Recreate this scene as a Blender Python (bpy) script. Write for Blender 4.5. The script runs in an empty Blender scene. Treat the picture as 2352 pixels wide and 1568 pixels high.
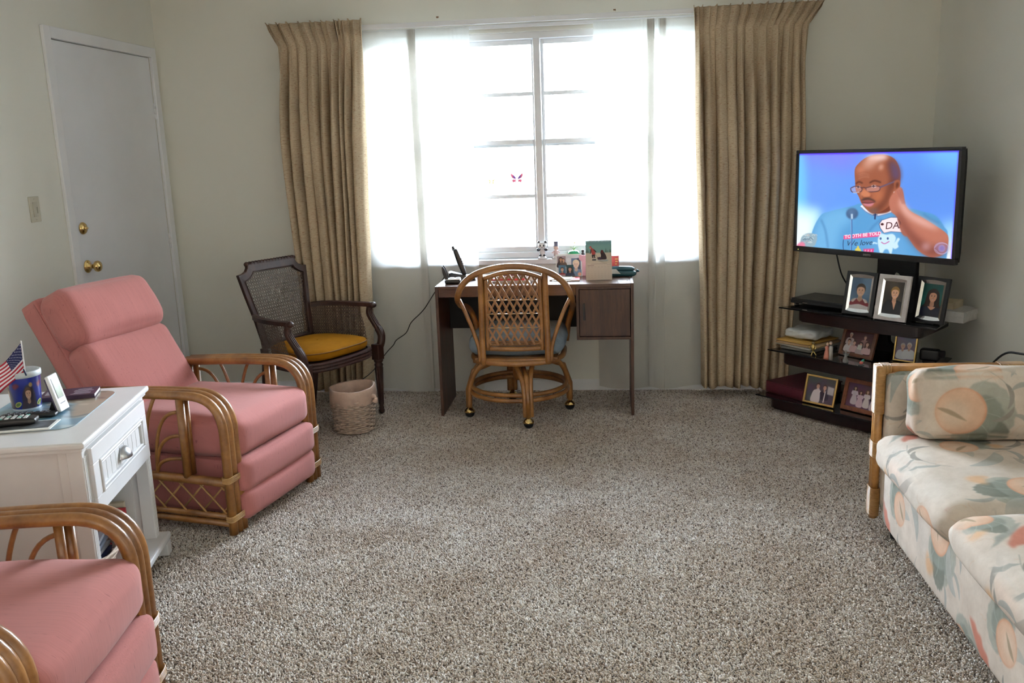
import bpy, bmesh, math, random
import numpy as np
from mathutils import Vector, Matrix, Euler
PI = math.pi
random.seed(7)
SC = bpy.context.scene
COL = SC.collection

# ------------------------------------------------------------------ camera
def make_camera():
    yaw, pitch, roll = (math.radians(a) for a in (-6.37, 12.1, -2.0))
    fwd = Vector((math.sin(yaw) * math.cos(pitch), math.cos(yaw) * math.cos(pitch), -math.sin(pitch)))
    right = Vector((math.cos(yaw), -math.sin(yaw), 0))
    up = right.cross(fwd)
    r2 = right * math.cos(roll) + up * math.sin(roll)
    u2 = up * math.cos(roll) - right * math.sin(roll)
    m = Matrix((r2, u2, -fwd)).transposed().to_4x4()
    m.translation = Vector((0, 0, 1.45))
    cd = bpy.data.cameras.new('camera')
    cd.sensor_width = 36.0
    cd.lens = 2050 * 36.0 / 2352
    cd.clip_start = 0.05
    co = bpy.data.objects.new('camera', cd)
    COL.objects.link(co)
    co.matrix_world = m
    SC.camera = co
make_camera()

# ------------------------------------------------------------------ world: a bright overcast sky
W = bpy.data.worlds.new('sky')
SC.world = W
W.use_nodes = True
wn = W.node_tree
wn.nodes.clear()
w_out = wn.nodes.new('ShaderNodeOutputWorld')
w_bg = wn.nodes.new('ShaderNodeBackground')
w_ramp = wn.nodes.new('ShaderNodeValToRGB')
w_sep = wn.nodes.new('ShaderNodeSeparateXYZ')
w_tc = wn.nodes.new('ShaderNodeTexCoord')
wn.links.new(w_tc.outputs['Generated'], w_sep.inputs[0])
wn.links.new(w_sep.outputs['Z'], w_ramp.inputs[0])
w_ramp.color_ramp.elements[0].position = 0.0
w_ramp.color_ramp.elements[0].color = (0.93, 0.97, 1.0, 1)
w_ramp.color_ramp.elements[1].position = 0.9
w_ramp.color_ramp.elements[1].color = (0.60, 0.76, 1.0, 1)
wn.links.new(w_ramp.outputs[0], w_bg.inputs['Color'])
w_bg.inputs['Strength'].default_value = 60.0
wn.links.new(w_bg.outputs[0], w_out.inputs['Surface'])

def portal(name, loc, rot, sx, sy):
    l = bpy.data.lights.new(name, 'AREA')
    l.shape = 'RECTANGLE'
    l.size, l.size_y = sx, sy
    l.cycles.is_portal = True
    o = bpy.data.objects.new(name, l)
    COL.objects.link(o)
    o.location = loc
    o.rotation_euler = rot
    return o
portal('portal_window', (-0.42, 5.46, 1.455), (-PI / 2, 0, 0), 2.0, 1.36)      # daylight through the back window

portal('portal_window', (-2.82, -3.1, 1.45), (PI / 2, 0, -PI / 2), 1.7, 1.2)              # and through the added, unseen fill window far behind the camera

SC.view_settings.view_transform = 'Standard'
SC.view_settings.look = 'None'
SC.view_settings.exposure = 0.58
SC.view_settings.gamma = 1.0
SC.view_settings.use_curve_mapping = False
SC.cycles.use_denoising = True
SC.cycles.max_bounces = 9
SC.cycles.diffuse_bounces = 6
SC.cycles.transparent_max_bounces = 16
SC.cycles.sample_clamp_indirect = 6.0
SC.cycles.caustics_reflective = False
SC.cycles.caustics_refractive = False

# ------------------------------------------------------------------ materials
def _new(name):
    m = bpy.data.materials.new(name)
    m.use_nodes = True
    nt = m.node_tree
    nt.nodes.clear()
    out = nt.nodes.new('ShaderNodeOutputMaterial')
    return m, nt, out

def nd(nt, typ, ins=None, **at):
    n = nt.nodes.new(typ)
    for k, v in at.items():
        setattr(n, k, v)
    for k, v in (ins or {}).items():
        if hasattr(v, 'is_linked') or hasattr(v, 'links'):
            nt.links.new(v, n.inputs[k])
        else:
            n.inputs[k].default_value = v
    return n

def c4(c):
    return (c[0], c[1], c[2], 1.0)

def mix(nt, fac, a, b, blend='MIX'):
    n = nt.nodes.new('ShaderNodeMix')
    n.data_type = 'RGBA'
    n.blend_type = blend
    for idx, v in ((0, fac), (6, a), (7, b)):
        if hasattr(v, 'links'):
            nt.links.new(v, n.inputs[idx])
        else:
            n.inputs[idx].default_value = v if idx == 0 else c4(v)
    return n.outputs[2]

def ramp(nt, fac, stops, interp='LINEAR'):
    n = nt.nodes.new('ShaderNodeValToRGB')
    n.color_ramp.interpolation = interp
    els = n.color_ramp.elements
    while len(els) < len(stops):
        els.new(0.5)
    for e, (p, c) in zip(els, stops):
        e.position = p
        e.color = c4(c) if not np.isscalar(c) else (c, c, c, 1)
    nt.links.new(fac, n.inputs[0])
    return n.outputs[0]

def coords(nt, kind='Object', scale=(1, 1, 1), rot=(0, 0, 0)):
    tc = nt.nodes.new('ShaderNodeTexCoord')
    mp = nt.nodes.new('ShaderNodeMapping')
    nt.links.new(tc.outputs[kind], mp.inputs[0])
    mp.inputs['Scale'].default_value = scale
    mp.inputs['Rotation'].default_value = rot
    return mp.outputs[0]

def noise(nt, vec, scale, detail=3, rough=0.55):
    n = nd(nt, 'ShaderNodeTexNoise', {'Vector': vec, 'Scale': scale, 'Detail': detail, 'Roughness': rough})
    return n.outputs['Fac']

def principled(nt, out, base, rough=0.5, metal=0.0, spec=0.5, coat=0.0, sheen=0.0, bump=None, strength=0.3, dist=0.002):
    p = nt.nodes.new('ShaderNodeBsdfPrincipled')
    for key, v in (('Base Color', base), ('Roughness', rough)):
        if hasattr(v, 'links'):
            nt.links.new(v, p.inputs[key])
        else:
            p.inputs[key].default_value = c4(v) if key == 'Base Color' else v
    p.inputs['Metallic'].default_value = metal
    p.inputs['Specular IOR Level'].default_value = spec
    p.inputs['Coat Weight'].default_value = coat
    p.inputs['Coat Roughness'].default_value = 0.15
    p.inputs['Sheen Weight'].default_value = sheen
    if bump is not None:
        b = nd(nt, 'ShaderNodeBump', {'Height': bump, 'Strength': strength, 'Distance': dist})
        nt.links.new(b.outputs[0], p.inputs['Normal'])
    nt.links.new(p.outputs[0], out.inputs['Surface'])
    return p

def plain(name, col, rough=0.5, metal=0.0, var=0.08, vscale=30, coat=0.0, spec=0.5, bumpy=0.0, bscale=200):
    m, nt, out = _new(name)
    v = coords(nt)
    f = noise(nt, v, vscale)
    d = tuple(max(0, c * (1 - var * 2)) for c in col)
    l = tuple(min(1, c * (1 + var)) for c in col)
    b = ramp(nt, f, [(0.25, d), (0.75, l)])
    bump = noise(nt, v, bscale, 2) if bumpy else None
    principled(nt, out, b, rough, metal, spec, coat, bump=bump, strength=bumpy, dist=0.001)
    return m

def wood(name, dark, light, scale=(30, 3, 30), rough=0.4, coat=0.0, fine=6):
    m, nt, out = _new(name)
    v = coords(nt, 'Object', scale)
    f = noise(nt, v, 1.0, 5, 0.65)
    v2 = coords(nt, 'Object', tuple(s * fine for s in scale))
    g = noise(nt, v2, 1.0, 2)
    b = ramp(nt, f, [(0.3, dark), (0.7, light)])
    pores = ramp(nt, g, [(0.28, 0.55), (0.5, 1.0)])
    b = mix(nt, 0.6, b, pores, 'MULTIPLY')
    principled(nt, out, b, rough, coat=coat, bump=g, strength=0.08, dist=0.001)
    return m

def rattan_mat(name, dark=(0.17, 0.062, 0.014), light=(0.40, 0.180, 0.048)):
    m, nt, out = _new(name)
    v = coords(nt, 'Object')
    f = noise(nt, v, 9, 4, 0.6)
    g = noise(nt, coords(nt, 'Object', (90, 90, 90)), 1.0, 2)
    b = ramp(nt, f, [(0.3, dark), (0.68, light)])
    b = mix(nt, 0.25, b, ramp(nt, g, [(0.3, (0.45, 0.35, 0.25)), (0.6, (1, 1, 1))]), 'MULTIPLY')
    principled(nt, out, b, 0.34, coat=0.35, bump=g, strength=0.06, dist=0.001)
    return m

def slub_fabric(name, col, dark, stretch=(6, 60, 60), speck=(10, 150, 150), rough=0.9):
    m, nt, out = _new(name)
    f = noise(nt, coords(nt, 'Object', stretch), 1.0, 3)
    s = noise(nt, coords(nt, 'Object', speck), 1.0, 1)
    w = noise(nt, coords(nt, 'Object', (900, 900, 900)), 1.0, 1)
    b = ramp(nt, f, [(0.3, tuple(c * 0.92 for c in col)), (0.7, tuple(min(1, c * 1.05) for c in col))])
    b = mix(nt, ramp(nt, s, [(0.69, 0.0), (0.77, 0.7)]), b, dark)
    h = mix(nt, 0.5, f, w)
    principled(nt, out, b, rough, spec=0.25, sheen=0.15, bump=h, strength=0.12, dist=0.002)
    return m

def glow(name, img, strength):
    m, nt, out = _new(name)
    t = nt.nodes.new('ShaderNodeTexImage')
    t.image = img
    t.extension = 'EXTEND'
    e = nd(nt, 'ShaderNodeEmission', {'Color': t.outputs[0], 'Strength': strength})
    g = nd(nt, 'ShaderNodeBsdfGlossy', {'Color': (0.04, 0.04, 0.04, 1), 'Roughness': 0.25})
    a = nt.nodes.new('ShaderNodeAddShader')
    nt.links.new(e.outputs[0], a.inputs[0])
    nt.links.new(g.outputs[0], a.inputs[1])
    nt.links.new(a.outputs[0], out.inputs['Surface'])
    return m

def printed(name, img, rough=0.45, coat=0.0, box=None, fabric=False, off=(0, 0, 0)):
    m, nt, out = _new(name)
    t = nt.nodes.new('ShaderNodeTexImage')
    t.image = img
    bump = None
    if box:
        t.projection = 'BOX'
        t.projection_blend = 0.25
        cv = coords(nt, 'Object', (box, box, box))
        cv.node.inputs['Location'].default_value = off
        nt.links.new(cv, t.inputs[0])
    else:
        t.extension = 'EXTEND'
    if fabric:
        bump = noise(nt, coords(nt, 'Object', (500, 500, 500)), 1.0, 2)
    col = t.outputs[0]
    if fabric:
        nv = noise(nt, coords(nt, 'Object', (14, 14, 14)), 1.0, 5, 0.7)
        col = mix(nt, 1.0, col, ramp(nt, nv, [(0.3, (0.86, 0.83, 0.80)), (0.65, (1.04, 1.03, 1.02))]), 'MULTIPLY')
    principled(nt, out, col, rough, coat=coat, spec=0.3 if fabric else 0.5, bump=bump, strength=0.2, dist=0.001)
    return m

def glass_mat(name, tint=(0.97, 0.99, 1.0), refl=0.06):
    m, nt, out = _new(name)
    tr = nd(nt, 'ShaderNodeBsdfTransparent', {'Color': c4(tint)})
    gl = nd(nt, 'ShaderNodeBsdfGlossy', {'Color': (1, 1, 1, 1), 'Roughness': 0.02})
    fr = nd(nt, 'ShaderNodeFresnel', {'IOR': 1.35})
    mx = nt.nodes.new('ShaderNodeMixShader')
    nt.links.new(fr.outputs[0], mx.inputs[0])
    nt.links.new(tr.outputs[0], mx.inputs[1])
    nt.links.new(gl.outputs[0], mx.inputs[2])
    nt.links.new(mx.outputs[0], out.inputs['Surface'])
    return m

# ------------------------------------------------------------------ geometry helpers
class G:
    """collects shapes into one bmesh; build() links them as one object"""
    def __init__(self):
        self.bm = bmesh.new()
        self.uv = None

    def box(self, c, s, bev=0.0, seg=2, rot=None):
        r = bmesh.ops.create_cube(self.bm, size=1.0)
        vs = r['verts']
        for v in vs:
            v.co = Vector((v.co.x * s[0], v.co.y * s[1], v.co.z * s[2]))
        fs = set(f for v in vs for f in v.link_faces)
        if bev > 0:
            es = list(set(e for v in vs for e in v.link_edges))
            b = bmesh.ops.bevel(self.bm, geom=es, offset=min(bev, min(s) * 0.49), segments=seg, profile=0.5, affect='EDGES')
            vs = list(set(b['verts']) | set(v for v in vs if v.is_valid))
        m = Matrix.Translation(c) @ (rot.to_4x4() if rot is not None else Matrix())
        for v in vs:
            v.co = m @ v.co
        return self

    def raw(self, verts, faces, smooth=False):
        bv = [self.bm.verts.new(v) for v in verts]
        for f in faces:
            try:
                ff = self.bm.faces.new([bv[i] for i in f])
                ff.smooth = smooth
            except ValueError:
                pass
        return self

    def tube(self, pts, r, n=8, closed=False, caps=True, flat=None):
        """tube along pts; r a number or one per point; flat=(up vector, width, thickness) gives a flat strip"""
        P = [Vector(p) for p in pts]
        N = len(P)
        R = [r] * N if np.isscalar(r) else list(r)
        T = []
        for i in range(N):
            a = P[(i - 1) % N] if (closed or i > 0) else P[i]
            b = P[(i + 1) % N] if (closed or i < N - 1) else P[i]
            T.append((b - a).normalized())
        ref = Vector((0, 0, 1)) if abs(T[0].z) < 0.9 else Vector((1, 0, 0))
        U = [(ref - T[0] * ref.dot(T[0])).normalized()]
        for i in range(1, N):
            u = U[-1] - T[i] * U[-1].dot(T[i])
            U.append(u.normalized() if u.length > 1e-6 else U[-1])
        verts, faces = [], []
        for i in range(N):
            w = T[i].cross(U[i])
            for k in range(n):
                a = 2 * PI * k / n
                verts.append(P[i] + (U[i] * math.cos(a) + w * math.sin(a)) * R[i])
        M = N if closed else N - 1
        for i in range(M):
            j = (i + 1) % N
            for k in range(n):
                k2 = (k + 1) % n
                faces.append((i * n + k, i * n + k2, j * n + k2, j * n + k))
        if caps and not closed:
            faces.append(tuple(range(n))[::-1])
            faces.append(tuple((N - 1) * n + k for k in range(n)))
        return self.raw(verts, faces, True)

    def strip(self, pts, nrm, w, t):
        """flat strip (rectangular section) along pts; nrm = its face normal"""
        P = [Vector(p) for p in pts]
        nrm = Vector(nrm).normalized()
        verts, faces = [], []
        N = len(P)
        for i in range(N):
            d = (P[min(i + 1, N - 1)] - P[max(i - 1, 0)]).normalized()
            s = d.cross(nrm).normalized() * (w / 2)
            h = nrm * (t / 2)
            verts += [P[i] + s + h, P[i] - s + h, P[i] - s - h, P[i] + s - h]
        for i in range(N - 1):
            for k in range(4):
                k2 = (k + 1) % 4
                faces.append((i * 4 + k, i * 4 + k2, (i + 1) * 4 + k2, (i + 1) * 4 + k))
        faces += [(3, 2, 1, 0), tuple((N - 1) * 4 + k for k in range(4))]
        return self.raw(verts, faces)

    def lathe(self, prof, n=24, c=(0, 0, 0), m=None, smooth=True):
        """prof: list of (radius, height)"""
        m = m or Matrix()
        c = Vector(c)
        verts, faces = [], []
        K = len(prof)
        for r, z in prof:
            for k in range(n):
                a = 2 * PI * k / n
                verts.append(c + m @ Vector((max(r, 1e-5) * math.cos(a), max(r, 1e-5) * math.sin(a), z)))
        for i in range(K - 1):
            for k in range(n):
                k2 = (k + 1) % n
                faces.append((i * n + k, i * n + k2, (i + 1) * n + k2, (i + 1) * n + k))
        faces.append(tuple(range(n))[::-1])
        faces.append(tuple((K - 1) * n + k for k in range(n)))
        return self.raw(verts, faces, smooth)

    def ball(self, c, r, seg=16, rings=10, m=None):
        r = (r, r, r) if np.isscalar(r) else r
        m = m or Matrix()
        verts, faces = [], []
        for i in range(rings + 1):
            t = PI * i / rings
            for k in range(seg):
                a = 2 * PI * k / seg
                rr = max(math.sin(t), 1e-4)
                verts.append(Vector(c) + m @ Vector((rr * math.cos(a) * r[0], rr * math.sin(a) * r[1], -math.cos(t) * r[2])))
        for i in range(rings):
            for k in range(seg):
                k2 = (k + 1) % seg
                faces.append((i * seg + k, i * seg + k2, (i + 1) * seg + k2, (i + 1) * seg + k))
        return self.raw(verts, faces, True)

    def prism(self, poly, t, m=None, bev=0.0):
        """2-D polygon (x, y) extruded along +z by t, then moved by m"""
        m = m or Matrix()
        n = len(poly)
        lo = [self.bm.verts.new((p[0], p[1], 0)) for p in poly]
        hi = [self.bm.verts.new((p[0], p[1], t)) for p in poly]
        f1 = self.bm.faces.new(lo[::-1])
        f2 = self.bm.faces.new(hi)
        for i in range(n):
            j = (i + 1) % n
            self.bm.faces.new((lo[i], lo[j], hi[j], hi[i]))
        vs = lo + hi
        if bev > 0:
            es = list(set(list(f1.edges) + list(f2.edges)))
            b = bmesh.ops.bevel(self.bm, geom=es, offset=bev, segments=2, profile=0.5, affect='EDGES')
            vs = list(set(b['verts']) | set(v for v in vs if v.is_valid))
        for v in vs:
            v.co = m @ v.co
        return self

    def cushion(self, c, s, r=0.04, n=10, crown=(0, 0, 0), rot=None, wob=0.0, seed=0):
        """soft box: rounded edges of radius r, faces bulged by crown (metres) on x, y, z"""
        h = [x / 2 for x in s]
        rng = random.Random(seed)
        ph = [rng.uniform(0, 6) for _ in range(6)]
        idx, verts, faces = {}, [], []
        def vert(p):
            key = tuple(round(x, 5) for x in p)
            if key in idx:
                return idx[key]
            q = [p[i] * h[i] for i in range(3)]
            inner = [max(-(h[i] - r), min(h[i] - r, q[i])) for i in range(3)]
            d = Vector([q[i] - inner[i] for i in range(3)])
            if d.length > 1e-9:
                d = d.normalized() * r
            o = Vector(inner) + d
            x, y, z = p
            k = (1 - x * x), (1 - y * y), (1 - z * z)
            o.x += x * crown[0] * k[1] * k[2]
            o.y += y * crown[1] * k[0] * k[2]
            o.z += z * crown[2] * (k[0] * k[1]) ** 0.7
            if wob:
                o += Vector((math.sin(y * 5 + ph[0]) * math.sin(z * 4 + ph[1]), math.sin(x * 5 + ph[2]) * math.sin(z * 4 + ph[3]), math.sin(x * 6 + ph[4]) * math.sin(y * 5 + ph[5]))) * wob
            idx[key] = len(verts)
            verts.append(o)
            return idx[key]
        # parameters denser near the edges
        g = []
        for i in range(n + 1):
            t = -1 + 2 * i / n
            g.append(math.copysign(abs(t) ** 0.7, t))
        for ax in range(3):
            for sg in (-1, 1):
                a, b = (ax + 1) % 3, (ax + 2) % 3
                for i in range(n):
                    for j in range(n):
                        q = []
                        for (u, v) in ((g[i], g[j]), (g[i + 1], g[j]), (g[i + 1], g[j + 1]), (g[i], g[j + 1])):
                            p = [0, 0, 0]
                            p[ax], p[a], p[b] = sg, u, v
                            q.append(vert(p))
                        faces.append(q if sg > 0 else q[::-1])
        m = Matrix.Translation(c) @ (rot.to_4x4() if rot is not None else Matrix())
        return self.raw([m @ v for v in verts], faces, True)

    def quad(self, a, b, c, d, uv=((0, 0), (1, 0), (1, 1), (0, 1))):
        """one printed quad with UVs"""
        if self.uv is None:
            self.uv = self.bm.loops.layers.uv.new('UVMap')
        vs = [self.bm.verts.new(p) for p in (a, b, c, d)]
        f = self.bm.faces.new(vs)
        for l, t in zip(f.loops, uv):
            l[self.uv].uv = t
        return self

    def build(self, name, mat, parent=None, fix=True):
        if fix:
            bmesh.ops.recalc_face_normals(self.bm, faces=self.bm.faces)
        me = bpy.data.meshes.new(name)
        self.bm.to_mesh(me)
        self.bm.free()
        me.materials.append(mat)
        o = bpy.data.objects.new(name, me)
        COL.objects.link(o)
        if parent is not None:
            o.parent = parent
        return o

def tag(o, label=None, cat=None, group=None, kind=None):
    for k, v in (('label', label), ('category', cat), ('group', group), ('kind', kind)):
        if v:
            o[k] = v
    return o

def thing(name, label, cat, loc=(0, 0, 0), rotz=0.0, group=None, kind=None):
    o = bpy.data.objects.new(name, None)
    o.empty_display_size = 0.05
    COL.objects.link(o)
    o.location = loc
    o.rotation_euler = (0, 0, rotz)
    return tag(o, label, cat, group, kind)

def copy_tree(o, parent=None):
    c = o.copy()
    COL.objects.link(c)
    if parent is not None:
        c.parent = parent
    for ch in list(o.children):
        copy_tree(ch, c)
    return c

def mesh_uv(name, verts, faces, uvs, mat, parent=None, smooth=True):
    me = bpy.data.meshes.new(name)
    me.from_pydata([tuple(v) for v in verts], [], faces)
    l = me.uv_layers.new(name='UVMap')
    flat = np.array([uvs[v] for f in faces for v in f], dtype=np.float32).ravel()
    l.data.foreach_set('uv', flat)
    if smooth:
        me.polygons.foreach_set('use_smooth', [True] * len(faces))
    me.materials.append(mat)
    o = bpy.data.objects.new(name, me)
    COL.objects.link(o)
    if parent is not None:
        o.parent = parent
    return o

def bez(pts, n=12):
    """Catmull-Rom through pts"""
    P = [Vector(p) for p in pts]
    P = [P[0] * 2 - P[1]] + P + [P[-1] * 2 - P[-2]]
    out = []
    for i in range(1, len(P) - 2):
        for k in range(n):
            t = k / n
            a, b, c, d = P[i - 1:i + 3]
            out.append(0.5 * ((2 * b) + (c - a) * t + (2 * a - 5 * b + 4 * c - d) * t * t + (3 * b - a - 3 * c + d) * t ** 3))
    out.append(P[-2])
    return out

def qb(a, b, c, n=10):
    a, b, c = Vector(a), Vector(b), Vector(c)
    return [a * (1 - t) ** 2 + b * 2 * t * (1 - t) + c * t * t for t in (i / n for i in range(n + 1))]

def fillet(pts, r, n=7):
    """polyline with rounded corners"""
    P = [Vector(p) for p in pts]
    out = [P[0]]
    for i in range(1, len(P) - 1):
        a, b, c = P[i - 1], P[i], P[i + 1]
        ra = min(r, (a - b).length * 0.49, (c - b).length * 0.49)
        p, q = b + (a - b).normalized() * ra, b + (c - b).normalized() * ra
        out += qb(p, b, q, n)
    out.append(P[-1])
    return out

# ------------------------------------------------------------------ painter for flat prints and the television picture
class Paint:
    def __init__(self, w, h, bg=(255, 255, 255)):
        self.w, self.h = w, h
        self.a = np.zeros((h, w, 3), np.float32)
        self.a[:] = np.array(bg, np.float32) / 255
        self.H = None

    def tx(self, pts):
        p = np.array(pts, float)
        if self.H is None:
            return p
        q = np.c_[p, np.ones(len(p))] @ self.H.T
        return q[:, :2] / q[:, 2:]

    @staticmethod
    def blur(m, r):
        r = int(round(r))
        if r < 1:
            return m
        for ax in (0, 1):
            for _ in range(2):
                p = np.pad(m, [(r + 1, r) if i == ax else (0, 0) for i in (0, 1)], mode='edge')
                c = np.cumsum(p, axis=ax)
                n = m.shape[ax]
                hi = np.take(c, range(2 * r + 1, 2 * r + 1 + n), axis=ax)
                lo = np.take(c, range(0, n), axis=ax)
                m = (hi - lo) / (2 * r + 1)
        return m

    def mask(self, p, soft):
        pad = int(soft * 3) + 2
        x0, y0 = np.floor(p.min(0)).astype(int) - pad
        x1, y1 = np.ceil(p.max(0)).astype(int) + pad
        x0, y0, x1, y1 = max(x0, 0), max(y0, 0), min(x1, self.w), min(y1, self.h)
        if x1 <= x0 or y1 <= y0:
            return None
        S = 2
        xs = (np.arange((x1 - x0) * S) + .5) / S + x0
        ys = (np.arange((y1 - y0) * S) + .5) / S + y0
        m = np.zeros((len(ys), len(xs)), bool)
        n = len(p)
        X = xs[None, :]
        for i in range(n):
            ax, ay = p[i]
            bx, by = p[(i + 1) % n]
            if ay == by:
                continue
            rows = (ys >= min(ay, by)) & (ys < max(ay, by))
            if rows.any():
                xc = ax + (ys[rows] - ay) * (bx - ax) / (by - ay)
                m[rows] ^= X < xc[:, None]
        m = m.astype(np.float32).reshape(y1 - y0, S, x1 - x0, S).mean((1, 3))
        return x0, y0, x1, y1, self.blur(m, soft)

    def put(self, mk, col, alpha):
        if mk is None:
            return
        x0, y0, x1, y1, m = mk
        m = (m * alpha)[..., None]
        reg = self.a[y0:y1, x0:x1]
        self.a[y0:y1, x0:x1] = reg * (1 - m) + np.array(col, np.float32) / 255 * m

    def poly(self, pts, col, soft=0, alpha=1.0):
        self.put(self.mask(self.tx(pts), soft), col, alpha)
        return self

    def blob(self, pts, col, soft=0, alpha=1.0, n=6):
        """closed smooth curve through pts"""
        P = [np.array(p, float) for p in pts]
        N = len(P)
        out = []
        for i in range(N):
            a, b, c, d = P[i - 1], P[i], P[(i + 1) % N], P[(i + 2) % N]
            for k in range(n):
                t = k / n
                out.append(0.5 * ((2 * b) + (c - a) * t + (2 * a - 5 * b + 4 * c - d) * t * t + (3 * b - a - 3 * c + d) * t ** 3))
        return self.poly(out, col, soft, alpha)

    def oval(self, cx, cy, rx, ry, col, rot=0, soft=0, alpha=1.0):
        c, s = math.cos(rot), math.sin(rot)
        pts = [(cx + rx * math.cos(t) * c - ry * math.sin(t) * s, cy + rx * math.cos(t) * s + ry * math.sin(t) * c) for t in np.linspace(0, 2 * PI, 33)[:-1]]
        return self.poly(pts, col, soft, alpha)

    def line(self, pts, wd, col, soft=0, alpha=1.0, taper=False):
        p = [np.array(q, float) for q in pts]
        if len(p) > 2:
            e = [2 * p[0] - p[1]] + p + [2 * p[-1] - p[-2]]
            p = [0.5 * ((2 * e[i]) + (e[i + 1] - e[i - 1]) * t + (2 * e[i - 1] - 5 * e[i] + 4 * e[i + 1] - e[i + 2]) * t * t + (3 * e[i] - e[i - 1] - 3 * e[i + 1] + e[i + 2]) * t ** 3)
                 for i in range(1, len(e) - 2) for t in (0, .25, .5, .75)] + [p[-1]]
        L, R = [], []
        for i in range(len(p)):
            d = p[min(i + 1, len(p) - 1)] - p[max(i - 1, 0)]
            d = d / (np.linalg.norm(d) + 1e-9)
            k = wd / 2 * ((1 - abs(2 * i / (len(p) - 1) - 1) ** 2 + 0.1) if taper else 1)
            nn = np.array((-d[1], d[0])) * k
            L.append(p[i] + nn)
            R.append(p[i] - nn)
        return self.poly(L + R[::-1], col, soft, alpha)

    def text(self, s, org, xv, yv, col, italic=0.0, bold=0.0, alpha=1.0):
        """letters drawn from the built-in font's outlines; org = baseline start, xv/yv = one em"""
        for poly in font_tris(s, bold):
            q = [(org[0] + xv[0] * (x + italic * y) + yv[0] * y, org[1] + xv[1] * (x + italic * y) + yv[1] * y) for x, y in poly]
            self.poly(q, col, 0, alpha)
        return self

    def image(self, name):
        im = bpy.data.images.new(name, self.w, self.h)
        out = np.ones((self.h, self.w, 4), np.float32)
        out[..., :3] = np.clip(self.a[::-1], 0, 1)
        im.pixels.foreach_set(out.ravel())
        im.update()
        im.pack()
        return im

def font_mesh(s, bold=0.0, extrude=0.0):
    cu = bpy.data.curves.new('lettering', 'FONT')
    cu.body = s
    cu.size = 1.0
    cu.offset = bold
    cu.extrude = extrude
    cu.resolution_u = 3
    o = bpy.data.objects.new('lettering', cu)
    COL.objects.link(o)
    dg = bpy.context.evaluated_depsgraph_get()
    me = bpy.data.meshes.new_from_object(o.evaluated_get(dg))
    bpy.data.objects.remove(o)
    bpy.data.curves.remove(cu)
    return me

def font_tris(s, bold=0.0):
    me = font_mesh(s, bold)
    out = [[(me.vertices[i].co.x, me.vertices[i].co.y) for i in f.vertices] for f in me.polygons]
    bpy.data.meshes.remove(me)
    return out

def homography(src, dst):
    A = []
    for (x, y), (u, v) in zip(src, dst):
        A.append([x, y, 1, 0, 0, 0, -u * x, -u * y, -u])
        A.append([0, 0, 0, x, y, 1, -v * x, -v * y, -v])
    return np.linalg.svd(np.array(A, float))[2][-1].reshape(3, 3)

# ------------------------------------------------------------------ shared materials
M = {}
def wall_paint(name, col):
    m, nt, out = _new(name)
    v = coords(nt)
    f = noise(nt, v, 1.5, 3)
    b = ramp(nt, f, [(0.3, tuple(c * 0.97 for c in col)), (0.7, col)])
    bump = noise(nt, v, 180, 3)
    principled(nt, out, b, 0.62, spec=0.3, bump=bump, strength=0.06, dist=0.001)
    return m
M['wall'] = wall_paint('cream wall paint', (0.77, 0.76, 0.685))
M['wall_warm_bounce'] = wall_paint('tan bounce tint behind the camera', (0.66, 0.55, 0.43))  # tan chosen for the unseen wall to warm the bounced light
M['ceiling'] = wall_paint('ceiling paint', (0.82, 0.81, 0.77))
M['white_trim'] = plain('white gloss paint', (0.80, 0.805, 0.82), 0.32, var=0.02, vscale=5)
M['door'] = plain('door white paint', (0.79, 0.80, 0.825), 0.38, var=0.02, vscale=4)
M['gap_shade'] = plain('painted gap shade', (0.02, 0.018, 0.016), 0.9)  # near-black colour stands in for shade in the door gap
M['brass'] = plain('polished brass', (0.72, 0.50, 0.20), 0.16, metal=1.0, var=0.05)
M['steel'] = plain('brushed nickel', (0.55, 0.55, 0.56), 0.28, metal=1.0, var=0.05)
M['ivory'] = plain('ivory plastic', (0.55, 0.51, 0.40), 0.4, var=0.02)
M['glass'] = glass_mat('window glass')
M['rattan'] = rattan_mat('honey rattan pole')
M['rattan_light'] = rattan_mat('pale cane wrapping', (0.30, 0.145, 0.04), (0.55, 0.32, 0.115))
M['rattan_dark'] = rattan_mat('sofa rattan pole', (0.24, 0.095, 0.018), (0.50, 0.24, 0.06))
M['pink'] = slub_fabric('rose slub upholstery', (0.445, 0.160, 0.142), (0.17, 0.05, 0.05), (5, 300, 5), (220, 300, 26))
M['pink_front'] = slub_fabric('rose slub upholstery front', (0.445, 0.160, 0.142), (0.17, 0.05, 0.05), (300, 300, 5), (300, 220, 28))
M['pink_seat'] = slub_fabric('rose slub upholstery seat', (0.445, 0.160, 0.142), (0.17, 0.05, 0.05), (5, 300, 5), (28, 300, 28))
M['black'] = plain('black plastic', (0.012, 0.012, 0.013), 0.35, var=0.1)
M['black_matte'] = plain('matte black', (0.010, 0.010, 0.011), 0.7, var=0.1)
M['white_plastic'] = plain('white plastic', (0.78, 0.79, 0.80), 0.35, var=0.02)
M['paper'] = plain('white paper', (0.78, 0.77, 0.73), 0.8, var=0.02)
M['gold'] = plain('gilt metal', (0.66, 0.46, 0.16), 0.28, metal=1.0, var=0.08)
M['silver'] = plain('silver metal', (0.80, 0.79, 0.77), 0.22, metal=1.0, var=0.04)

# ------------------------------------------------------------------ room shell
XL, XR, YB, YF, ZC = -2.66, 1.80, 5.30, -4.20, 2.44
T = 0.14
WX0, WX1, WZ0, WZ1 = -1.385, 0.545, 0.79, 2.105          # back window opening
DY0, DY1, DZ = 4.235, 5.205, 2.05                        # door opening in the left wall

def struct(o):
    o['kind'] = 'structure'
    return o

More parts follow.
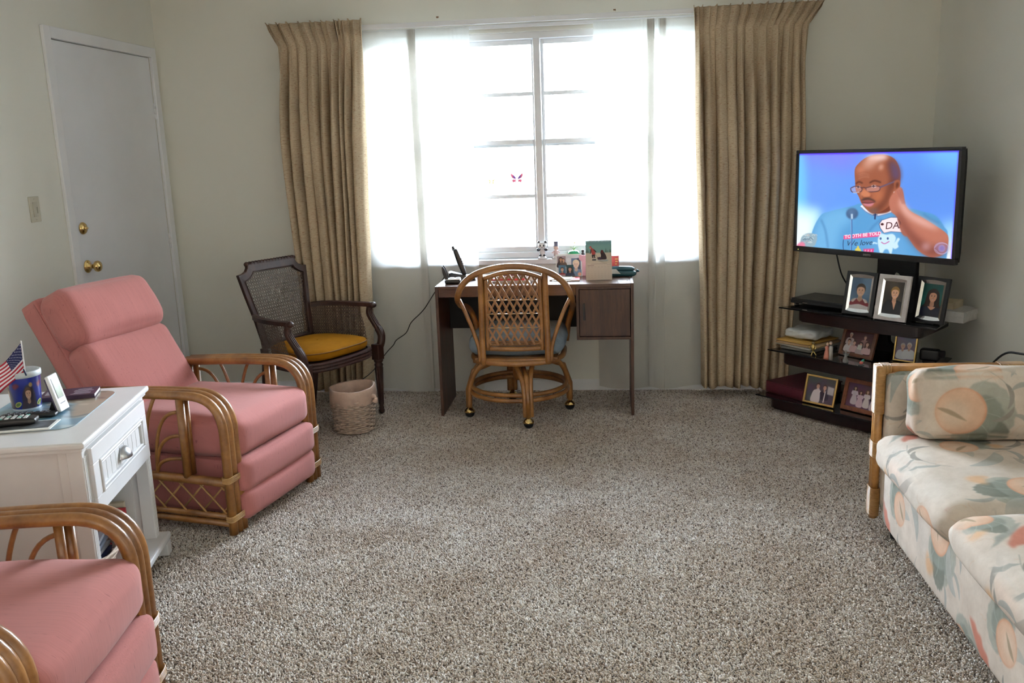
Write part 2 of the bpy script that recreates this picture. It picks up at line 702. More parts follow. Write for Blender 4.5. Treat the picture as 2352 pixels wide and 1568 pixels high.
def wall_with_hole(name, y0, y1, hx0, hx1, hz0, hz1):
    g = G()
    x0, x1 = XL - T, XR + T
    ym, dy = (y0 + y1) / 2, y1 - y0
    for (a, b, c, d) in ((x0, hx0, 0, ZC), (hx1, x1, 0, ZC), (hx0, hx1, 0, hz0), (hx0, hx1, hz1, ZC)):
        g.box(((a + b) / 2, ym, (c + d) / 2), (b - a, dy, d - c))
    return struct(g.build(name, M['wall']))
wall_with_hole('wall_back', YB, YB + T, WX0, WX1, WZ0, WZ1)
struct(G().box(((XL + XR) / 2, YF - T / 2, ZC / 2), (XR - XL + 2 * T, T, ZC)).build('wall_front', M['wall_warm_bounce']))
g = G()
LY0, LY1, LZ0, LZ1 = -3.90, -2.30, 0.90, 2.00          # opening for the added fill window, unseen, left wall far behind the camera
for (a, b, c, e) in ((YF, LY0, 0, ZC), (LY1, DY0, 0, ZC), (LY0, LY1, 0, LZ0), (LY0, LY1, LZ1, ZC)):
    g.box((XL - T / 2, (a + b) / 2, (c + e) / 2), (T, b - a, e - c))
g.box((XL - T / 2, (DY1 + YB) / 2, ZC / 2), (T, YB - DY1, ZC))
g.box((XL - T / 2, (DY0 + DY1) / 2, (DZ + ZC) / 2), (T, DY1 - DY0, ZC - DZ))
struct(g.build('wall_left', M['wall']))
struct(G().box((XR + T / 2, (YF + YB) / 2, ZC / 2), (T, YB - YF, ZC)).build('wall_right', M['wall']))
struct(G().box(((XL + XR) / 2, (YF + YB) / 2, ZC + 0.05), (XR - XL + 2 * T, YB - YF + 2 * T, 0.1)).build('ceiling', M['ceiling']))
M['backing'] = plain('carpet backing', (0.40, 0.34, 0.29), 1.0, var=0.2)
floor = struct(G().box(((XL + XR) / 2, (YF + YB) / 2, -0.06), (XR - XL + 2 * T, YB - YF + 2 * T, 0.1)).build('floor', M['backing']))
M['ground'] = plain('pale concrete outdoors', (0.30, 0.30, 0.27), 0.9, var=0.1, vscale=2)
g = G()
g.box((0, 17.5, -0.35), (60, 24, 0.1))
struct(g.build('ground', M['ground']))

# baseboards
g = G().box(((XL + XR) / 2, YB - 0.006, 0.034), (XR - XL, 0.012, 0.068), 0.003)
struct(g.build('baseboard_back', M['white_trim']))
g = G().box((XL + 0.006, (YF + DY0 - 0.06) / 2, 0.034), (0.012, DY0 - 0.06 - YF, 0.068), 0.003)
struct(g.build('baseboard_left', M['white_trim']))
g = G().box((XR - 0.006, (YF + YB) / 2 - 0.01, 0.034), (0.012, YB - YF - 0.02, 0.068), 0.003)
struct(g.build('baseboard_right', M['white_trim']))

# ------------------------------------------------------------------ carpet pile
def carpet():
    rng = np.random.default_rng(3)
    TILE = 0.30
    n = 56
    step = TILE / n
    verts, faces, cols = [], [], []
    for i in range(n):
        for j in range(n):
            x = (i + .5 + rng.uniform(-.45, .45)) * step - TILE / 2
            y = (j + .5 + rng.uniform(-.45, .45)) * step - TILE / 2
            h = rng.uniform(0.009, 0.014)
            r = rng.uniform(0.0026, 0.0042)
            a, lean = rng.uniform(0, 2 * PI), rng.uniform(0.002, 0.010)
            dx, dy = math.cos(a) * lean, math.sin(a) * lean
            b = len(verts)
            for lv, (k, rr) in enumerate(((0, 0.8), (0.62, 1.15), (1.0, 0.65))):
                ox, oy = dx * k * k, dy * k * k
                for q in range(3):
                    t = a + q * 2 * PI / 3 + lv * 0.7
                    verts.append((x + ox + math.cos(t) * r * rr, y + oy + math.sin(t) * r * rr, -0.012 + h * k * (1 - 0.2 * lean / 0.010)))
            for lv in (0, 1):
                for q in range(3):
                    q2 = (q + 1) % 3
                    faces.append((b + lv * 3 + q, b + lv * 3 + q2, b + lv * 3 + 3 + q2, b + lv * 3 + 3 + q))
            faces.append((b + 6, b + 7, b + 8))
            u = rng.random()
            if u < 0.50:
                c = np.array((0.80, 0.745, 0.685)) * rng.uniform(0.90, 1.08)
            elif u < 0.80:
                c = np.array((0.66, 0.57, 0.48)) * rng.uniform(0.8, 1.15)
            elif u < 0.93:
                c = np.array((0.44, 0.35, 0.28)) * rng.uniform(0.7, 1.2)
            else:
                c = np.array((0.18, 0.14, 0.11)) * rng.uniform(0.7, 1.2)
            cols += [(*c, 1.0)] * 9
    me = bpy.data.meshes.new('carpet_pile')
    me.from_pydata(verts, [], faces)
    ca = me.color_attributes.new('tuft', 'FLOAT_COLOR', 'POINT')
    ca.data.foreach_set('color', np.array(cols, np.float32).ravel())
    me.polygons.foreach_set('use_smooth', [True] * len(faces))
    m, nt, out = _new('twist pile carpet')
    at = nt.nodes.new('ShaderNodeVertexColor')
    at.layer_name = 'tuft'
    geo = nt.nodes.new('ShaderNodeNewGeometry')
    f = noise(nt, geo.outputs['Position'], 2.6, 4, 0.6)
    f2 = noise(nt, geo.outputs['Position'], 22, 3, 0.6)
    wear = ramp(nt, f, [(0.35, (0.86, 0.80, 0.74)), (0.62, (1.06, 1.06, 1.06))])
    wear2 = ramp(nt, f2, [(0.3, (0.86, 0.82, 0.78)), (0.65, (1.06, 1.06, 1.06))])
    b = mix(nt, 1.0, at.outputs[0], wear, 'MULTIPLY')
    b = mix(nt, 1.0, b, wear2, 'MULTIPLY')
    principled(nt, out, b, 0.85, spec=0.25, sheen=0.2)
    me.materials.append(m)
    o = bpy.data.objects.new('carpet_pile', me)
    COL.objects.link(o)
    o.parent = floor
    tag(o, kind='stuff', label='speckled beige and brown twist pile carpet')
    ng = bpy.data.node_groups.new('carpet tiles', 'GeometryNodeTree')
    ng.interface.new_socket('Geometry', in_out='INPUT', socket_type='NodeSocketGeometry')
    ng.interface.new_socket('Geometry', in_out='OUTPUT', socket_type='NodeSocketGeometry')
    N = ng.nodes
    gi, go = N.new('NodeGroupInput'), N.new('NodeGroupOutput')
    nx, ny = 15, 17
    gr = N.new('GeometryNodeMeshGrid')
    gr.inputs['Size X'].default_value = (nx - 1) * TILE * 0.993
    gr.inputs['Size Y'].default_value = (ny - 1) * TILE * 0.993
    gr.inputs['Vertices X'].default_value = nx
    gr.inputs['Vertices Y'].default_value = ny
    tr = N.new('GeometryNodeTransform')
    tr.inputs['Translation'].default_value = ((XL + XR) / 2, YB - ny * TILE * 0.993 / 2 - 0.005, 0)
    ip = N.new('GeometryNodeInstanceOnPoints')
    rv = N.new('FunctionNodeRandomValue')
    rv.data_type = 'INT'
    rv.inputs['Min'].default_value = 0
    rv.inputs['Max'].default_value = 3
    ml = N.new('ShaderNodeMath')
    ml.operation = 'MULTIPLY'
    ml.inputs[1].default_value = PI / 2
    cb = N.new('ShaderNodeCombineXYZ')
    L = ng.links
    L.new(gr.outputs['Mesh'], tr.inputs['Geometry'])
    L.new(tr.outputs[0], ip.inputs['Points'])
    L.new(gi.outputs[0], ip.inputs['Instance'])
    L.new([s for s in rv.outputs if s.type == 'INT'][0], ml.inputs[0])
    L.new(ml.outputs[0], cb.inputs['Z'])
    L.new(cb.outputs[0], ip.inputs['Rotation'])
    L.new(ip.outputs[0], go.inputs[0])
    md = o.modifiers.new('tiles', 'NODES')
    md.node_group = ng
carpet()

# ------------------------------------------------------------------ windows
def window(name, x0, x1, z0, z1, yi, sgn, mull_x, rail_z, label):
    """double-hung pair; yi = inner wall face, sgn = direction outwards"""
    w = struct(thing(name, None, None))
    yf = yi + sgn * 0.085
    fw = 0.035
    g = G()
    for c, s in ((((x0 + fw / 2), yf, (z0 + z1) / 2), (fw, 0.09, z1 - z0)), (((x1 - fw / 2), yf, (z0 + z1) / 2), (fw, 0.09, z1 - z0)),
                 (((x0 + x1) / 2, yf, z1 - fw / 2), (x1 - x0 - 2 * fw, 0.09, fw)), (((x0 + x1) / 2, yf, z0 + fw / 2), (x1 - x0 - 2 * fw, 0.09, fw))):
        g.box(c, s, 0.003)
    g.build('window_frame', M['white_trim'], w)
    G().box((mull_x, yf - sgn * 0.012, (z0 + z1) / 2), (0.040, 0.10, z1 - z0 - 2 * fw), 0.004).build('mullion', M['white_trim'], w)
    for side in (0, 1):
        a, b = (x0 + fw, mull_x - 0.020) if side == 0 else (mull_x + 0.020, x1 - fw)
        for up in (0, 1):
            c, d = (z0 + fw, rail_z + 0.020) if up == 0 else (rail_z - 0.020, z1 - fw)
            y = yf + sgn * (0.0 if up == 0 else 0.026)
            sw = 0.016
            g = G()
            for cc, ss in (((a + sw / 2, y, (c + d) / 2), (sw, 0.024, d - c)), ((b - sw / 2, y, (c + d) / 2), (sw, 0.024, d - c)),
                           (((a + b) / 2, y, c + (0.03 if up == 0 else .026) / 2), (b - a - 2 * sw, 0.024, 0.03 if up == 0 else .026)), (((a + b) / 2, y, d - 0.013), (b - a - 2 * sw, 0.024, 0.026))):
                g.box(cc, ss, 0.002)
            sash = g.build('sash', M['white_trim'], w)
            zm = (c + d) / 2
            G().box(((a + b) / 2, y, zm), (b - a - 2 * sw, 0.018, 0.022), 0.002).build('muntin', M['white_trim'], sash)
            for (p, q) in ((c + 0.028, zm - 0.011), (zm + 0.011, d - 0.026)):
                G().box(((a + b) / 2, y + sgn * 0.002, (p + q) / 2), (b - a - 2 * sw + 0.004, 0.003, q - p + 0.004)).build('pane', M['glass'], sash)
    return w
win = window('window_1', WX0, WX1, WZ0 + 0.022, WZ1, YB, 1, -0.397, 1.487, 'window')
G().box(((WX0 + WX1) / 2, YB + 0.052, WZ0 + 0.006), (WX1 - WX0 - 0.002, 0.168, 0.030), 0.004).build('sill', M['white_trim'], win)

w2 = struct(thing('fill_window', None, None))  # added window out of view, lets in soft fill light
g = G()
for (yy, zz, sy, sz) in (((LY0 + LY1) / 2, LZ1 - 0.02, LY1 - LY0, 0.04), ((LY0 + LY1) / 2, LZ0 + 0.02, LY1 - LY0, 0.04), (LY0 + 0.02, (LZ0 + LZ1) / 2, 0.04, LZ1 - LZ0 - 0.08), (LY1 - 0.02, (LZ0 + LZ1) / 2, 0.04, LZ1 - LZ0 - 0.08), ((LY0 + LY1) / 2, (LZ0 + LZ1) / 2, 0.05, LZ1 - LZ0 - 0.08)):
    g.box((XL - 0.08, yy, zz), (0.06, sy, sz), 0.003)
g.build('window_frame', M['white_trim'], w2)
for k in (0, 1):
    ya = LY0 + 0.04 + k * ((LY1 - LY0) / 2 - 0.015)
    G().box((XL - 0.085, ya + ((LY1 - LY0) / 2 - 0.065) / 2, (LZ0 + LZ1) / 2), (0.003, (LY1 - LY0) / 2 - 0.065, LZ1 - LZ0 - 0.08)).build('pane', M['glass'], w2)

# ------------------------------------------------------------------ door in the left wall
d = struct(thing('door_1', None, None))
g = G()
cw = 0.056
for (y0, y1, z0, z1) in ((DY0 - cw, DY0, 0, DZ + cw), (DY1, DY1 + cw, 0, DZ + cw), (DY0, DY1, DZ, DZ + cw)):
    g.box((XL + 0.009, (y0 + y1) / 2, (z0 + z1) / 2), (0.018, y1 - y0, z1 - z0), 0.003)
g.build('door_casing', M['white_trim'], d)
G().box((XL - T + 0.01, (DY0 + DY1) / 2, DZ / 2), (0.02, DY1 - DY0, DZ)).build('light_block_panel', M['gap_shade'], d)  # added dark panel behind the slab, keeps sky light from leaking in
slab = G().box((XL - 0.018, (DY0 + DY1) / 2, DZ / 2 + 0.001), (0.036, DY1 - DY0 - 0.009, DZ - 0.008), 0.002).build('door_slab', M['door'], d)
rx = Matrix.Rotation(PI / 2, 4, 'Y')
ky = DY0 + 0.075
kn = G().lathe([(0.033, 0), (0.033, 0.004), (0.028, 0.009), (0.012, 0.012), (0.011, 0.034), (0.017, 0.04), (0.027, 0.048), (0.029, 0.058), (0.024, 0.068), (0.010, 0.073)], 28, (XL, ky, 0.94), rx)
kn.build('door_knob', M['brass'], d)
kn = G().lathe([(0.031, 0), (0.031, 0.005), (0.026, 0.013), (0.012, 0.016)], 28, (XL, ky, 1.135), rx)
kn.box((XL + 0.020, ky, 1.135), (0.014, 0.026, 0.010), 0.004)
kn.build('deadbolt', M['brass'], d)
for z in (1.745, 0.98, 0.22):
    g = G()
    for k in range(3):
        g.tube([(XL + 0.004, DY1 - 0.004, z - 0.045 + k * 0.031), (XL + 0.004, DY1 - 0.004, z - 0.045 + k * 0.031 + 0.028)], 0.007, 10)
    g.build('hinge', M['white_trim'], d)

# ------------------------------------------------------------------ light switch beside the door
sw = thing('light_switch', 'ivory rectangular dimmer switch plate on the wall beside the white door', 'switch', (XL, 3.945, 1.255))
G().box((0.003, 0, 0), (0.006, 0.074, 0.118), 0.0025).build('cover_plate', M['ivory'], sw)
G().box((0.007, 0, 0.0), (0.005, 0.034, 0.068), 0.0015).build('rocker', plain('switch rocker', (0.50, 0.46, 0.36), 0.4), sw)
G().box((0.0105, 0.009, -0.004), (0.004, 0.005, 0.030), 0.001).build('slider', plain('switch slider', (0.40, 0.37, 0.28), 0.4), sw)
for z in (-0.048, 0.048):
    G().lathe([(0.0032, 0), (0.0032, 0.0012), (0.0018, 0.002)], 10, (0.006, 0, z), rx).build('screw', M['ivory'], sw)

# ------------------------------------------------------------------ curtains
def curtain_mat():
    m, nt, out = _new('tan slub drapery')
    uv = coords(nt, 'UV', (1, 1, 1))
    def n_(sx, sy, det=2, off=0):
        tc = nt.nodes.new('ShaderNodeMapping')
        nt.links.new(uv, tc.inputs[0])
        tc.inputs['Scale'].default_value = (sx, sy, 1)
        tc.inputs['Location'].default_value = (off, off * 1.7, off)
        return noise(nt, tc.outputs[0], 1.0, det)
    base = ramp(nt, n_(30, 420, 3), [(0.3, (0.44, 0.345, 0.24)), (0.7, (0.65, 0.54, 0.395))])
    big = ramp(nt, n_(5, 3, 2, 3), [(0.3, (0.86, 0.84, 0.80)), (0.7, (1.06, 1.04, 1.0))])
    base = mix(nt, 1.0, base, big, 'MULTIPLY')
    base = mix(nt, ramp(nt, n_(64, 300, 1, 5), [(0.63, 0.0), (0.70, 0.8)]), base, (0.26, 0.085, 0.045))
    base = mix(nt, ramp(nt, n_(80, 340, 1, 11), [(0.68, 0.0), (0.75, 0.6)]), base, (0.06, 0.045, 0.03))
    df = nt.nodes.new('ShaderNodeBsdfDiffuse')
    tl = nt.nodes.new('ShaderNodeBsdfTranslucent')
    nt.links.new(base, df.inputs[0])
    nt.links.new(mix(nt, 1.0, base, (1.0, 0.80, 0.55), 'MULTIPLY'), tl.inputs[0])
    bp = nd(nt, 'ShaderNodeBump', {'Height': n_(60, 420, 2, 9), 'Strength': 0.35, 'Distance': 0.002})
    nt.links.new(bp.outputs[0], df.inputs['Normal'])
    mx = nt.nodes.new('ShaderNodeMixShader')
    mx.inputs[0].default_value = 0.09
    nt.links.new(df.outputs[0], mx.inputs[1])
    nt.links.new(tl.outputs[0], mx.inputs[2])
    nt.links.new(mx.outputs[0], out.inputs['Surface'])
    return m
M['drape'] = curtain_mat()

def sheer_mat(name, tr_amt):
    m, nt, out = _new(name)
    f = noise(nt, coords(nt, 'UV', (700, 160, 1)), 1.0, 2)
    col = ramp(nt, f, [(0.3, (0.76, 0.75, 0.71)), (0.7, (0.85, 0.84, 0.81))])
    df, tl = nt.nodes.new('ShaderNodeBsdfDiffuse'), nt.nodes.new('ShaderNodeBsdfTranslucent')
    nt.links.new(col, df.inputs[0])
    nt.links.new(col, tl.inputs[0])
    a = nt.nodes.new('ShaderNodeMixShader')
    a.inputs[0].default_value = 0.41
    nt.links.new(df.outputs[0], a.inputs[1])
    nt.links.new(tl.outputs[0], a.inputs[2])
    tr = nt.nodes.new('ShaderNodeBsdfTransparent')
    b = nt.nodes.new('ShaderNodeMixShader')
    b.inputs[0].default_value = tr_amt
    nt.links.new(a.outputs[0], b.inputs[1])
    nt.links.new(tr.outputs[0], b.inputs[2])
    nt.links.new(b.outputs[0], out.inputs['Surface'])
    return m
M['sheer'] = sheer_mat('sheer voile', 0.22)

def interp(tab, z):
    return float(np.interp(z, [t[0] for t in tab], [t[1] for t in tab]))

def drape(name, left, right, zt, zb, n, seed, ymid=5.108, depth=1.0, flat_l=0.0, flat_r=0.0):
    rng = random.Random(seed)
    per = 22
    cols = n * per + 1
    # uneven folds
    wts = [rng.uniform(0.6, 1.5) for _ in range(n)]
    cum = np.cumsum([0] + wts) / sum(wts)
    amp = [rng.uniform(0.65, 1.2) for _ in range(n + 1)]
    ph = [rng.uniform(-0.25, 0.25) for _ in range(n + 1)]
    zs = list(np.linspace(zt, zt - 0.02, 3)) + list(np.linspace(zt - 0.03, zt - 0.14, 9)) + list(np.linspace(zt - 0.18, zb, 30))
    verts, uvs, faces = [], [], []
    arc = 0.0
    for zi, z in enumerate(zs):
        xl, xr = interp(left, z), interp(right, z)
        head = min(1, max(0, (z - (zt - 0.11)) / 0.06))         # 1 in the heading
        neck = math.exp(-((z - (zt - 0.115)) / 0.035) ** 2)      # pinched line
        drop = min(1, max(0, (zt - 0.12 - z) / 0.5))
        A = 0.030 * head + 0.016 * (1 - head) * (1 - drop) + 0.068 * drop
        A *= (1 - 0.25 * neck) * depth
        for c in range(cols):
            t = c / per
            i = min(int(t), n - 1)
            fr = t - i
            u = cum[i] + (cum[i + 1] - cum[i]) * fr
            am = amp[i] * (1 - fr) + amp[i + 1] * fr
            p = 2 * PI * (t + 0.5) + (ph[i] * (1 - fr) + ph[i + 1] * fr) * drop
            pw = (cum[min(i + 1, n)] - cum[i]) * (xr - xl)
            y = -A * am * math.cos(p) - A * 0.22 * math.cos(2 * p + 0.6 + i)
            x = xl + (xr - xl) * u + pw * am * (0.27 * drop * math.sin(p) - 0.10 * (1 - drop) * math.sin(2 * p))
            fin = max(0, -math.cos(p)) ** 3
            y += head * 0.013 * math.cos(2 * PI * t * 7) * fin - head * 0.036 * fin
            x += 0.004 * math.sin(3 * z + i * 1.7) * drop
            dz = 0.010 * head * fin * (1 if zi < 3 else 0) + (0.008 * math.sin(t * 2.1 + seed) if z == zs[-1] else 0)
            verts.append((x, ymid + y, z + dz))
            uvs.append((t * 0.16, z))
    for r in range(len(zs) - 1):
        for c in range(cols - 1):
            a = r * cols + c
            faces.append((a, a + 1, a + cols + 1, a + cols))
    o = mesh_uv(name, verts, faces, uvs, M['drape'])
    s = o.modifiers.new('cloth thickness', 'SOLIDIFY')
    s.thickness = 0.0018
    return o
o = drape('drape', [(0.06, -1.80), (0.6, -1.815), (1.35, -1.85), (1.73, -1.855), (2.06, -1.842), (2.185, -1.900)],
          [(0.06, -1.440), (0.6, -1.412), (1.71, -1.374), (2.06, -1.358), (2.185, -1.352)], 2.185, 0.065, 9, 5)
tag(o, 'tan slub drape with pinch pleats hanging at the left of the window', 'curtain', 'pinch pleated drapes')
o = drape('drape.001', [(0.06, 0.535), (1.2, 0.505), (2.06, 0.478), (2.17, 0.470)],
          [(0.06, 1.02), (1.3, 1.078), (1.43, 1.072), (1.86, 1.066), (2.05, 1.075), (2.165, 1.155)], 2.165, 0.065, 11, 21, 5.132, 0.84)
tag(o, 'tan slub drape with pinch pleats hanging beside the television', 'curtain', 'pinch pleated drapes')

def sheer(name, prof, z0, z1, seed, label):
    """prof: list of (x, y offset) along the heading; nearly flat panels with one gathered fold"""
    rng = random.Random(seed)
    P = [Vector((p[0], p[1], 0)) for p in bez([(a, b, 0) for a, b in prof], 8)]
    zs = [z1, z1 - 0.02, z1 - 0.05] + list(np.linspace(z1 - 0.10, z0, 16))
    verts, uvs, faces = [], [], []
    n = len(P)
    arc = [0]
    for i in range(1, n):
        arc.append(arc[-1] + (P[i] - P[i - 1]).length)
    for z in zs:
        k = (z1 - z) / (z1 - z0)
        for i, p in enumerate(P):
            gather = max(0, 1 - k * 14)
            y = 5.236 + p.y * (0.6 + 0.4 * k) + 0.005 * math.sin(arc[i] * 42 + seed) * k + 0.003 * gather * math.sin(arc[i] * 260)
            verts.append((p.x + 0.010 * math.sin(arc[i] * 17 + seed) * k, y, z + (0.012 * math.sin(arc[i] * 14 + seed) if z == zs[-1] else 0)))
            uvs.append((arc[i], z))
    for r in range(len(zs) - 1):
        for c in range(n - 1):
            a = r * n + c
            faces.append((a, a + 1, a + n + 1, a + n))
    o = mesh_uv(name, verts, faces, uvs, M['sheer'])
    tag(o, label, 'curtain', 'white sheer curtains')
    # the doubled hem at the bottom and the heading tape at the top
    for nm, za, zb in (('hem', z0 + 0.115, z0), ('heading_tape', z1, z1 - 0.045)):
        rows = [i for i, z in enumerate(zs)]
        v2, u2, f2 = [], [], []
        for kk in range(3):
            z = za + (zb - za) * kk / 2
            k = (z1 - z) / (z1 - z0)
            for i, p in enumerate(P):
                gather = max(0, 1 - k * 14)
                y = 5.236 + p.y * (0.6 + 0.4 * k) + 0.005 * math.sin(arc[i] * 42 + seed) * k + 0.003 * gather * math.sin(arc[i] * 260) + 0.0022
                v2.append((p.x + 0.010 * math.sin(arc[i] * 17 + seed) * k, y, z + (0.012 * math.sin(arc[i] * 14 + seed) if (nm == 'hem') else 0)))
                u2.append((arc[i], z))
        for r in range(2):
            for c in range(n - 1):
                a = r * n + c
                f2.append((a, a + 1, a + n + 1, a + n))
        mesh_uv(nm, v2, f2, u2, M['sheer'], o)
    return o
sheer('sheer_curtain', [(-1.43, 0.0), (-1.30, 0.004), (-1.17, 0.0), (-1.090, -0.010), (-1.082, -0.006), (-1.118, -0.002), (-1.120, 0.001), (-1.084, 0.004), (-1.083, 0.007), (-1.122, 0.010), (-1.122, 0.013), (-1.086, 0.016), (-1.0, 0.004), (-0.90, 0.012), (-0.84, 0.0), (-0.768, 0.006)], 0.022, 2.138, 1.0,
      'white sheer curtain panel between the left drape and the bare window panes')
sheer('sheer_curtain.001', [(-0.070, 0.004), (0.02, 0.0), (0.12, 0.010), (0.205, 0.002), (0.258, -0.010), (0.264, -0.006), (0.230, -0.002), (0.229, 0.001), (0.262, 0.004), (0.263, 0.007), (0.232, 0.010), (0.236, 0.013), (0.275, 0.004), (0.322, -0.010), (0.328, -0.006), (0.296, 0.002), (0.297, 0.006), (0.326, 0.010), (0.40, 0.0), (0.50, 0.008), (0.60, 0.0)], 0.030, 2.130, 2.3,
      'white sheer curtain panel between the right drape and the bare window panes')

rod = thing('curtain_rod', 'white traverse curtain rod running across the top of the window', 'rod', (-0.42, 5.197, 2.155))
G().box((0, 0.0, 0.0), (2.80, 0.014, 0.028), 0.004).build('rail', M['white_trim'], rod)
G().box((0, 0.080, -0.020), (2.30, 0.012, 0.020), 0.003).build('inner_rail', M['white_trim'], rod)
for x in (-1.39, 0.02, 1.39):
    G().box((x, 0.055, 0.012), (0.018, 0.096, 0.016), 0.002).build('bracket', M['white_trim'], rod)
for (hx, hz, nm) in ((-0.955, 2.205, 'small brown wall hook above the rod near the left sheer'), (0.05, 2.196, 'small brown wall hook above the rod near the right sheer')):
    h = thing('wall_hook', nm, 'hook', (hx, YB, hz))
    G().tube(qb((0, 0, 0), (0, -0.02, 0.0), (0.004, -0.022, -0.008), 5), 0.0022, 6).build('hook', plain('hook bronze', (0.20, 0.11, 0.05), 0.4), h)
    G().box((0, -0.0015, 0.0), (0.014, 0.003, 0.008), 0.001).build('plate', plain('hook plate bronze', (0.20, 0.11, 0.05), 0.4), h)

# ------------------------------------------------------------------ rattan recliner chairs (local +x = front, +y = the far arm)
def yaw_of(fx, fy):
    return math.atan2(fy, fx)

def make_recliner(label):
    t = thing('rattan_recliner', label, 'armchair')
    H, HW = 0.578, 0.345
    for s in (-1, 1):
        g = G()
        for k in range(3):
            y = s * (HW - 0.018 - k * 0.033)
            pts = fillet([(0.0, y, 0.002), (0.0, y, H - 0.02 + 0.002), (-0.30, y, H - 0.018), (-0.62, y, H - 0.038)], 0.165, 10)
            g.tube(pts, 0.018, 10)
        arm = g.build('arm', M['rattan'], t)
        g = G()
        yo, ym = s * (HW - 0.018), s * (HW - 0.051)
        for x in (-0.187, -0.60):
            g.tube([(x, yo, 0.225 if x > -0.3 else 0.002), (x, yo, H - 0.03)], 0.0165, 10)
            g.tube([(x - 0.004, ym - s * 0.006, 0.225), (x - 0.004, ym - s * 0.006, H - 0.03)], 0.013, 8)
        g.tube([(-0.01, yo, 0.214), (-0.60, yo, 0.224)], 0.0175, 10)
        g.tube([(-0.01, ym, 0.206), (-0.60, ym, 0.216)], 0.014, 8)
        g.tube([(-0.01, yo, 0.074), (-0.60, yo, 0.078)], 0.013, 8)
        g.tube([(-0.01, yo, 0.044), (-0.60, yo, 0.048)], 0.014, 8)
        g.build('side_post', M['rattan'], arm)
        # fan of bent rods
        g = G()
        bx = -0.392
        for (ex, ez, off) in ((-0.20, 0.300, 0.0), (-0.20, 0.395, 0.0), (-0.20, 0.492, 0.0)):
            for mir in (1, -1):
                e = bx + (ex - bx) * mir
                b0 = bx + mir * 0.012
                cx = bx + mir * 0.055
                g.tube(qb((b0 + mir * 0.05, yo, 0.235), (cx + mir * 0.015, yo, ez), (e, yo, ez), 12), 0.0075, 7)
        for mir in (1, -1):
            g.tube(qb((bx + mir * 0.008, yo, 0.235), (bx + mir * 0.02, yo, 0.44), (bx + mir * 0.085, yo, H - 0.035), 10), 0.0075, 7)
        g.build('fan_rods', M['rattan'], arm)
        g = G()
        n = 7
        for k in range(-2, n):
            for mir in (0, 1):
                x0 = -0.015 - k * 0.095
                a, b = Vector((x0, yo, 0.078)), Vector((x0 - 0.13, yo, 0.212))
                if mir:
                    a, b = Vector((x0 - 0.13, yo, 0.078)), Vector((x0, yo, 0.212))
                # clip to the bay
                d = b - a
                lo, hi = 0.0, 1.0
                for lim, sg in ((-0.022, 1), (-0.595, -1)):
                    if abs(d.x) > 1e-6:
                        tt = (lim - a.x) / d.x
                        if sg * d.x > 0:
                            hi = min(hi, tt)
                        else:
                            lo = max(lo, tt)
                if hi - lo > 0.12:
                    g.tube([a + d * lo + Vector((0, 0.003 * (1 if mir else -1), 0)), a + d * hi + Vector((0, 0.003 * (1 if mir else -1), 0))], 0.0042, 6)
        g.build('lattice', M['rattan_light'], arm)
        for z in (0.222, 0.062):
            g = G()
            for k in range(5):
                ring = []
                yc = s * (HW - 0.051)
                for q in range(24):
                    a = 2 * PI * q / 24
                    cx, cy = math.cos(a), math.sin(a)
                    ring.append((0.020 * math.copysign(abs(cx) ** 0.6, cx), yc + 0.054 * math.copysign(abs(cy) ** 0.35, cy), z + k * 0.005 + 0.004 * math.sin(a)))
                g.tube(ring, 0.0032, 5, closed=True)
            tag(g.build('cane_wrap', M['rattan_light'], arm), kind='stuff')
    # upholstery
    g = G()
    g.box((-0.31, 0, 0.165), (0.56, 0.515, 0.235), 0.02)
    g.build('seat_base', M['pink'], t)
    g = G()
    g.cushion((-0.275, 0, 0.372), (0.60, 0.560, 0.165), 0.050, 14, (0.012, 0.006, 0.016), wob=0.002, seed=3)
    cu = g.build('seat_cushion', M['pink_seat'], t)
    g = G()
    g.cushion((0.006, 0, 0.221), (0.070, 0.560, 0.135), 0.030, 12, (0.012, 0.004, 0.004))
    g.cushion((0.000, 0, 0.098), (0.074, 0.556, 0.128), 0.032, 12, (0.014, 0.004, 0.004))
    g.build('footrest', M['pink_front'], t)
    # reclined back: profile runs from the seat to the head
    lean = math.atan2(0.30, 0.54)
    R = Matrix.Rotation(-lean, 3, 'Y')
    ax = Vector((-math.sin(lean), 0, math.cos(lean)))
    nf = Vector((math.cos(lean), 0, math.sin(lean)))
    base = Vector((-0.515, 0, 0.40))
    def at(u, v):            # u up the back, v out of its front face
        return base + ax * u + nf * v
    g = G()
    g.cushion(at(0.315, -0.135), (0.105, 0.530, 0.655), 0.022, 10, (0.004, 0, 0), rot=R)
    g.build('back_shell', M['pink'], t)
    g = G()
    g.cushion(at(0.165, -0.048), (0.130, 0.530, 0.440), 0.045, 14, (0.020, 0.003, 0.004), rot=R, wob=0.002, seed=8)
    g.build('backrest', M['pink'], t)
    g = G()
    g.cushion(at(0.500, -0.032), (0.160, 0.545, 0.255), 0.058, 14, (0.022, 0.004, 0.006), rot=R, wob=0.002, seed=9)
    g.build('headrest', M['pink'], t)
    for yy in (-1, 1):
        g = G()
        g.tube([at(-0.02, -0.098) + Vector((0, yy * 0.266, 0)), at(0.62, -0.098) + Vector((0, yy * 0.266, 0))], 0.003, 6)
        g.build('piping', M['pink'], t)
    return t
rec = make_recliner('rose pink rattan recliner beside the cane armchair, far side of the white table')
rec.location = (-1.42, 3.48, 0)
rec.rotation_euler.z = yaw_of(0.98, -0.20)
rec['group'] = 'rose pink rattan recliners'
r2 = copy_tree(rec)
r2.location = (-1.213, 1.7775, 0)
r2.rotation_euler.z = yaw_of(0.993, 0.12)
r2['label'] = 'rose pink rattan recliner nearest the camera, in front of the white side table'

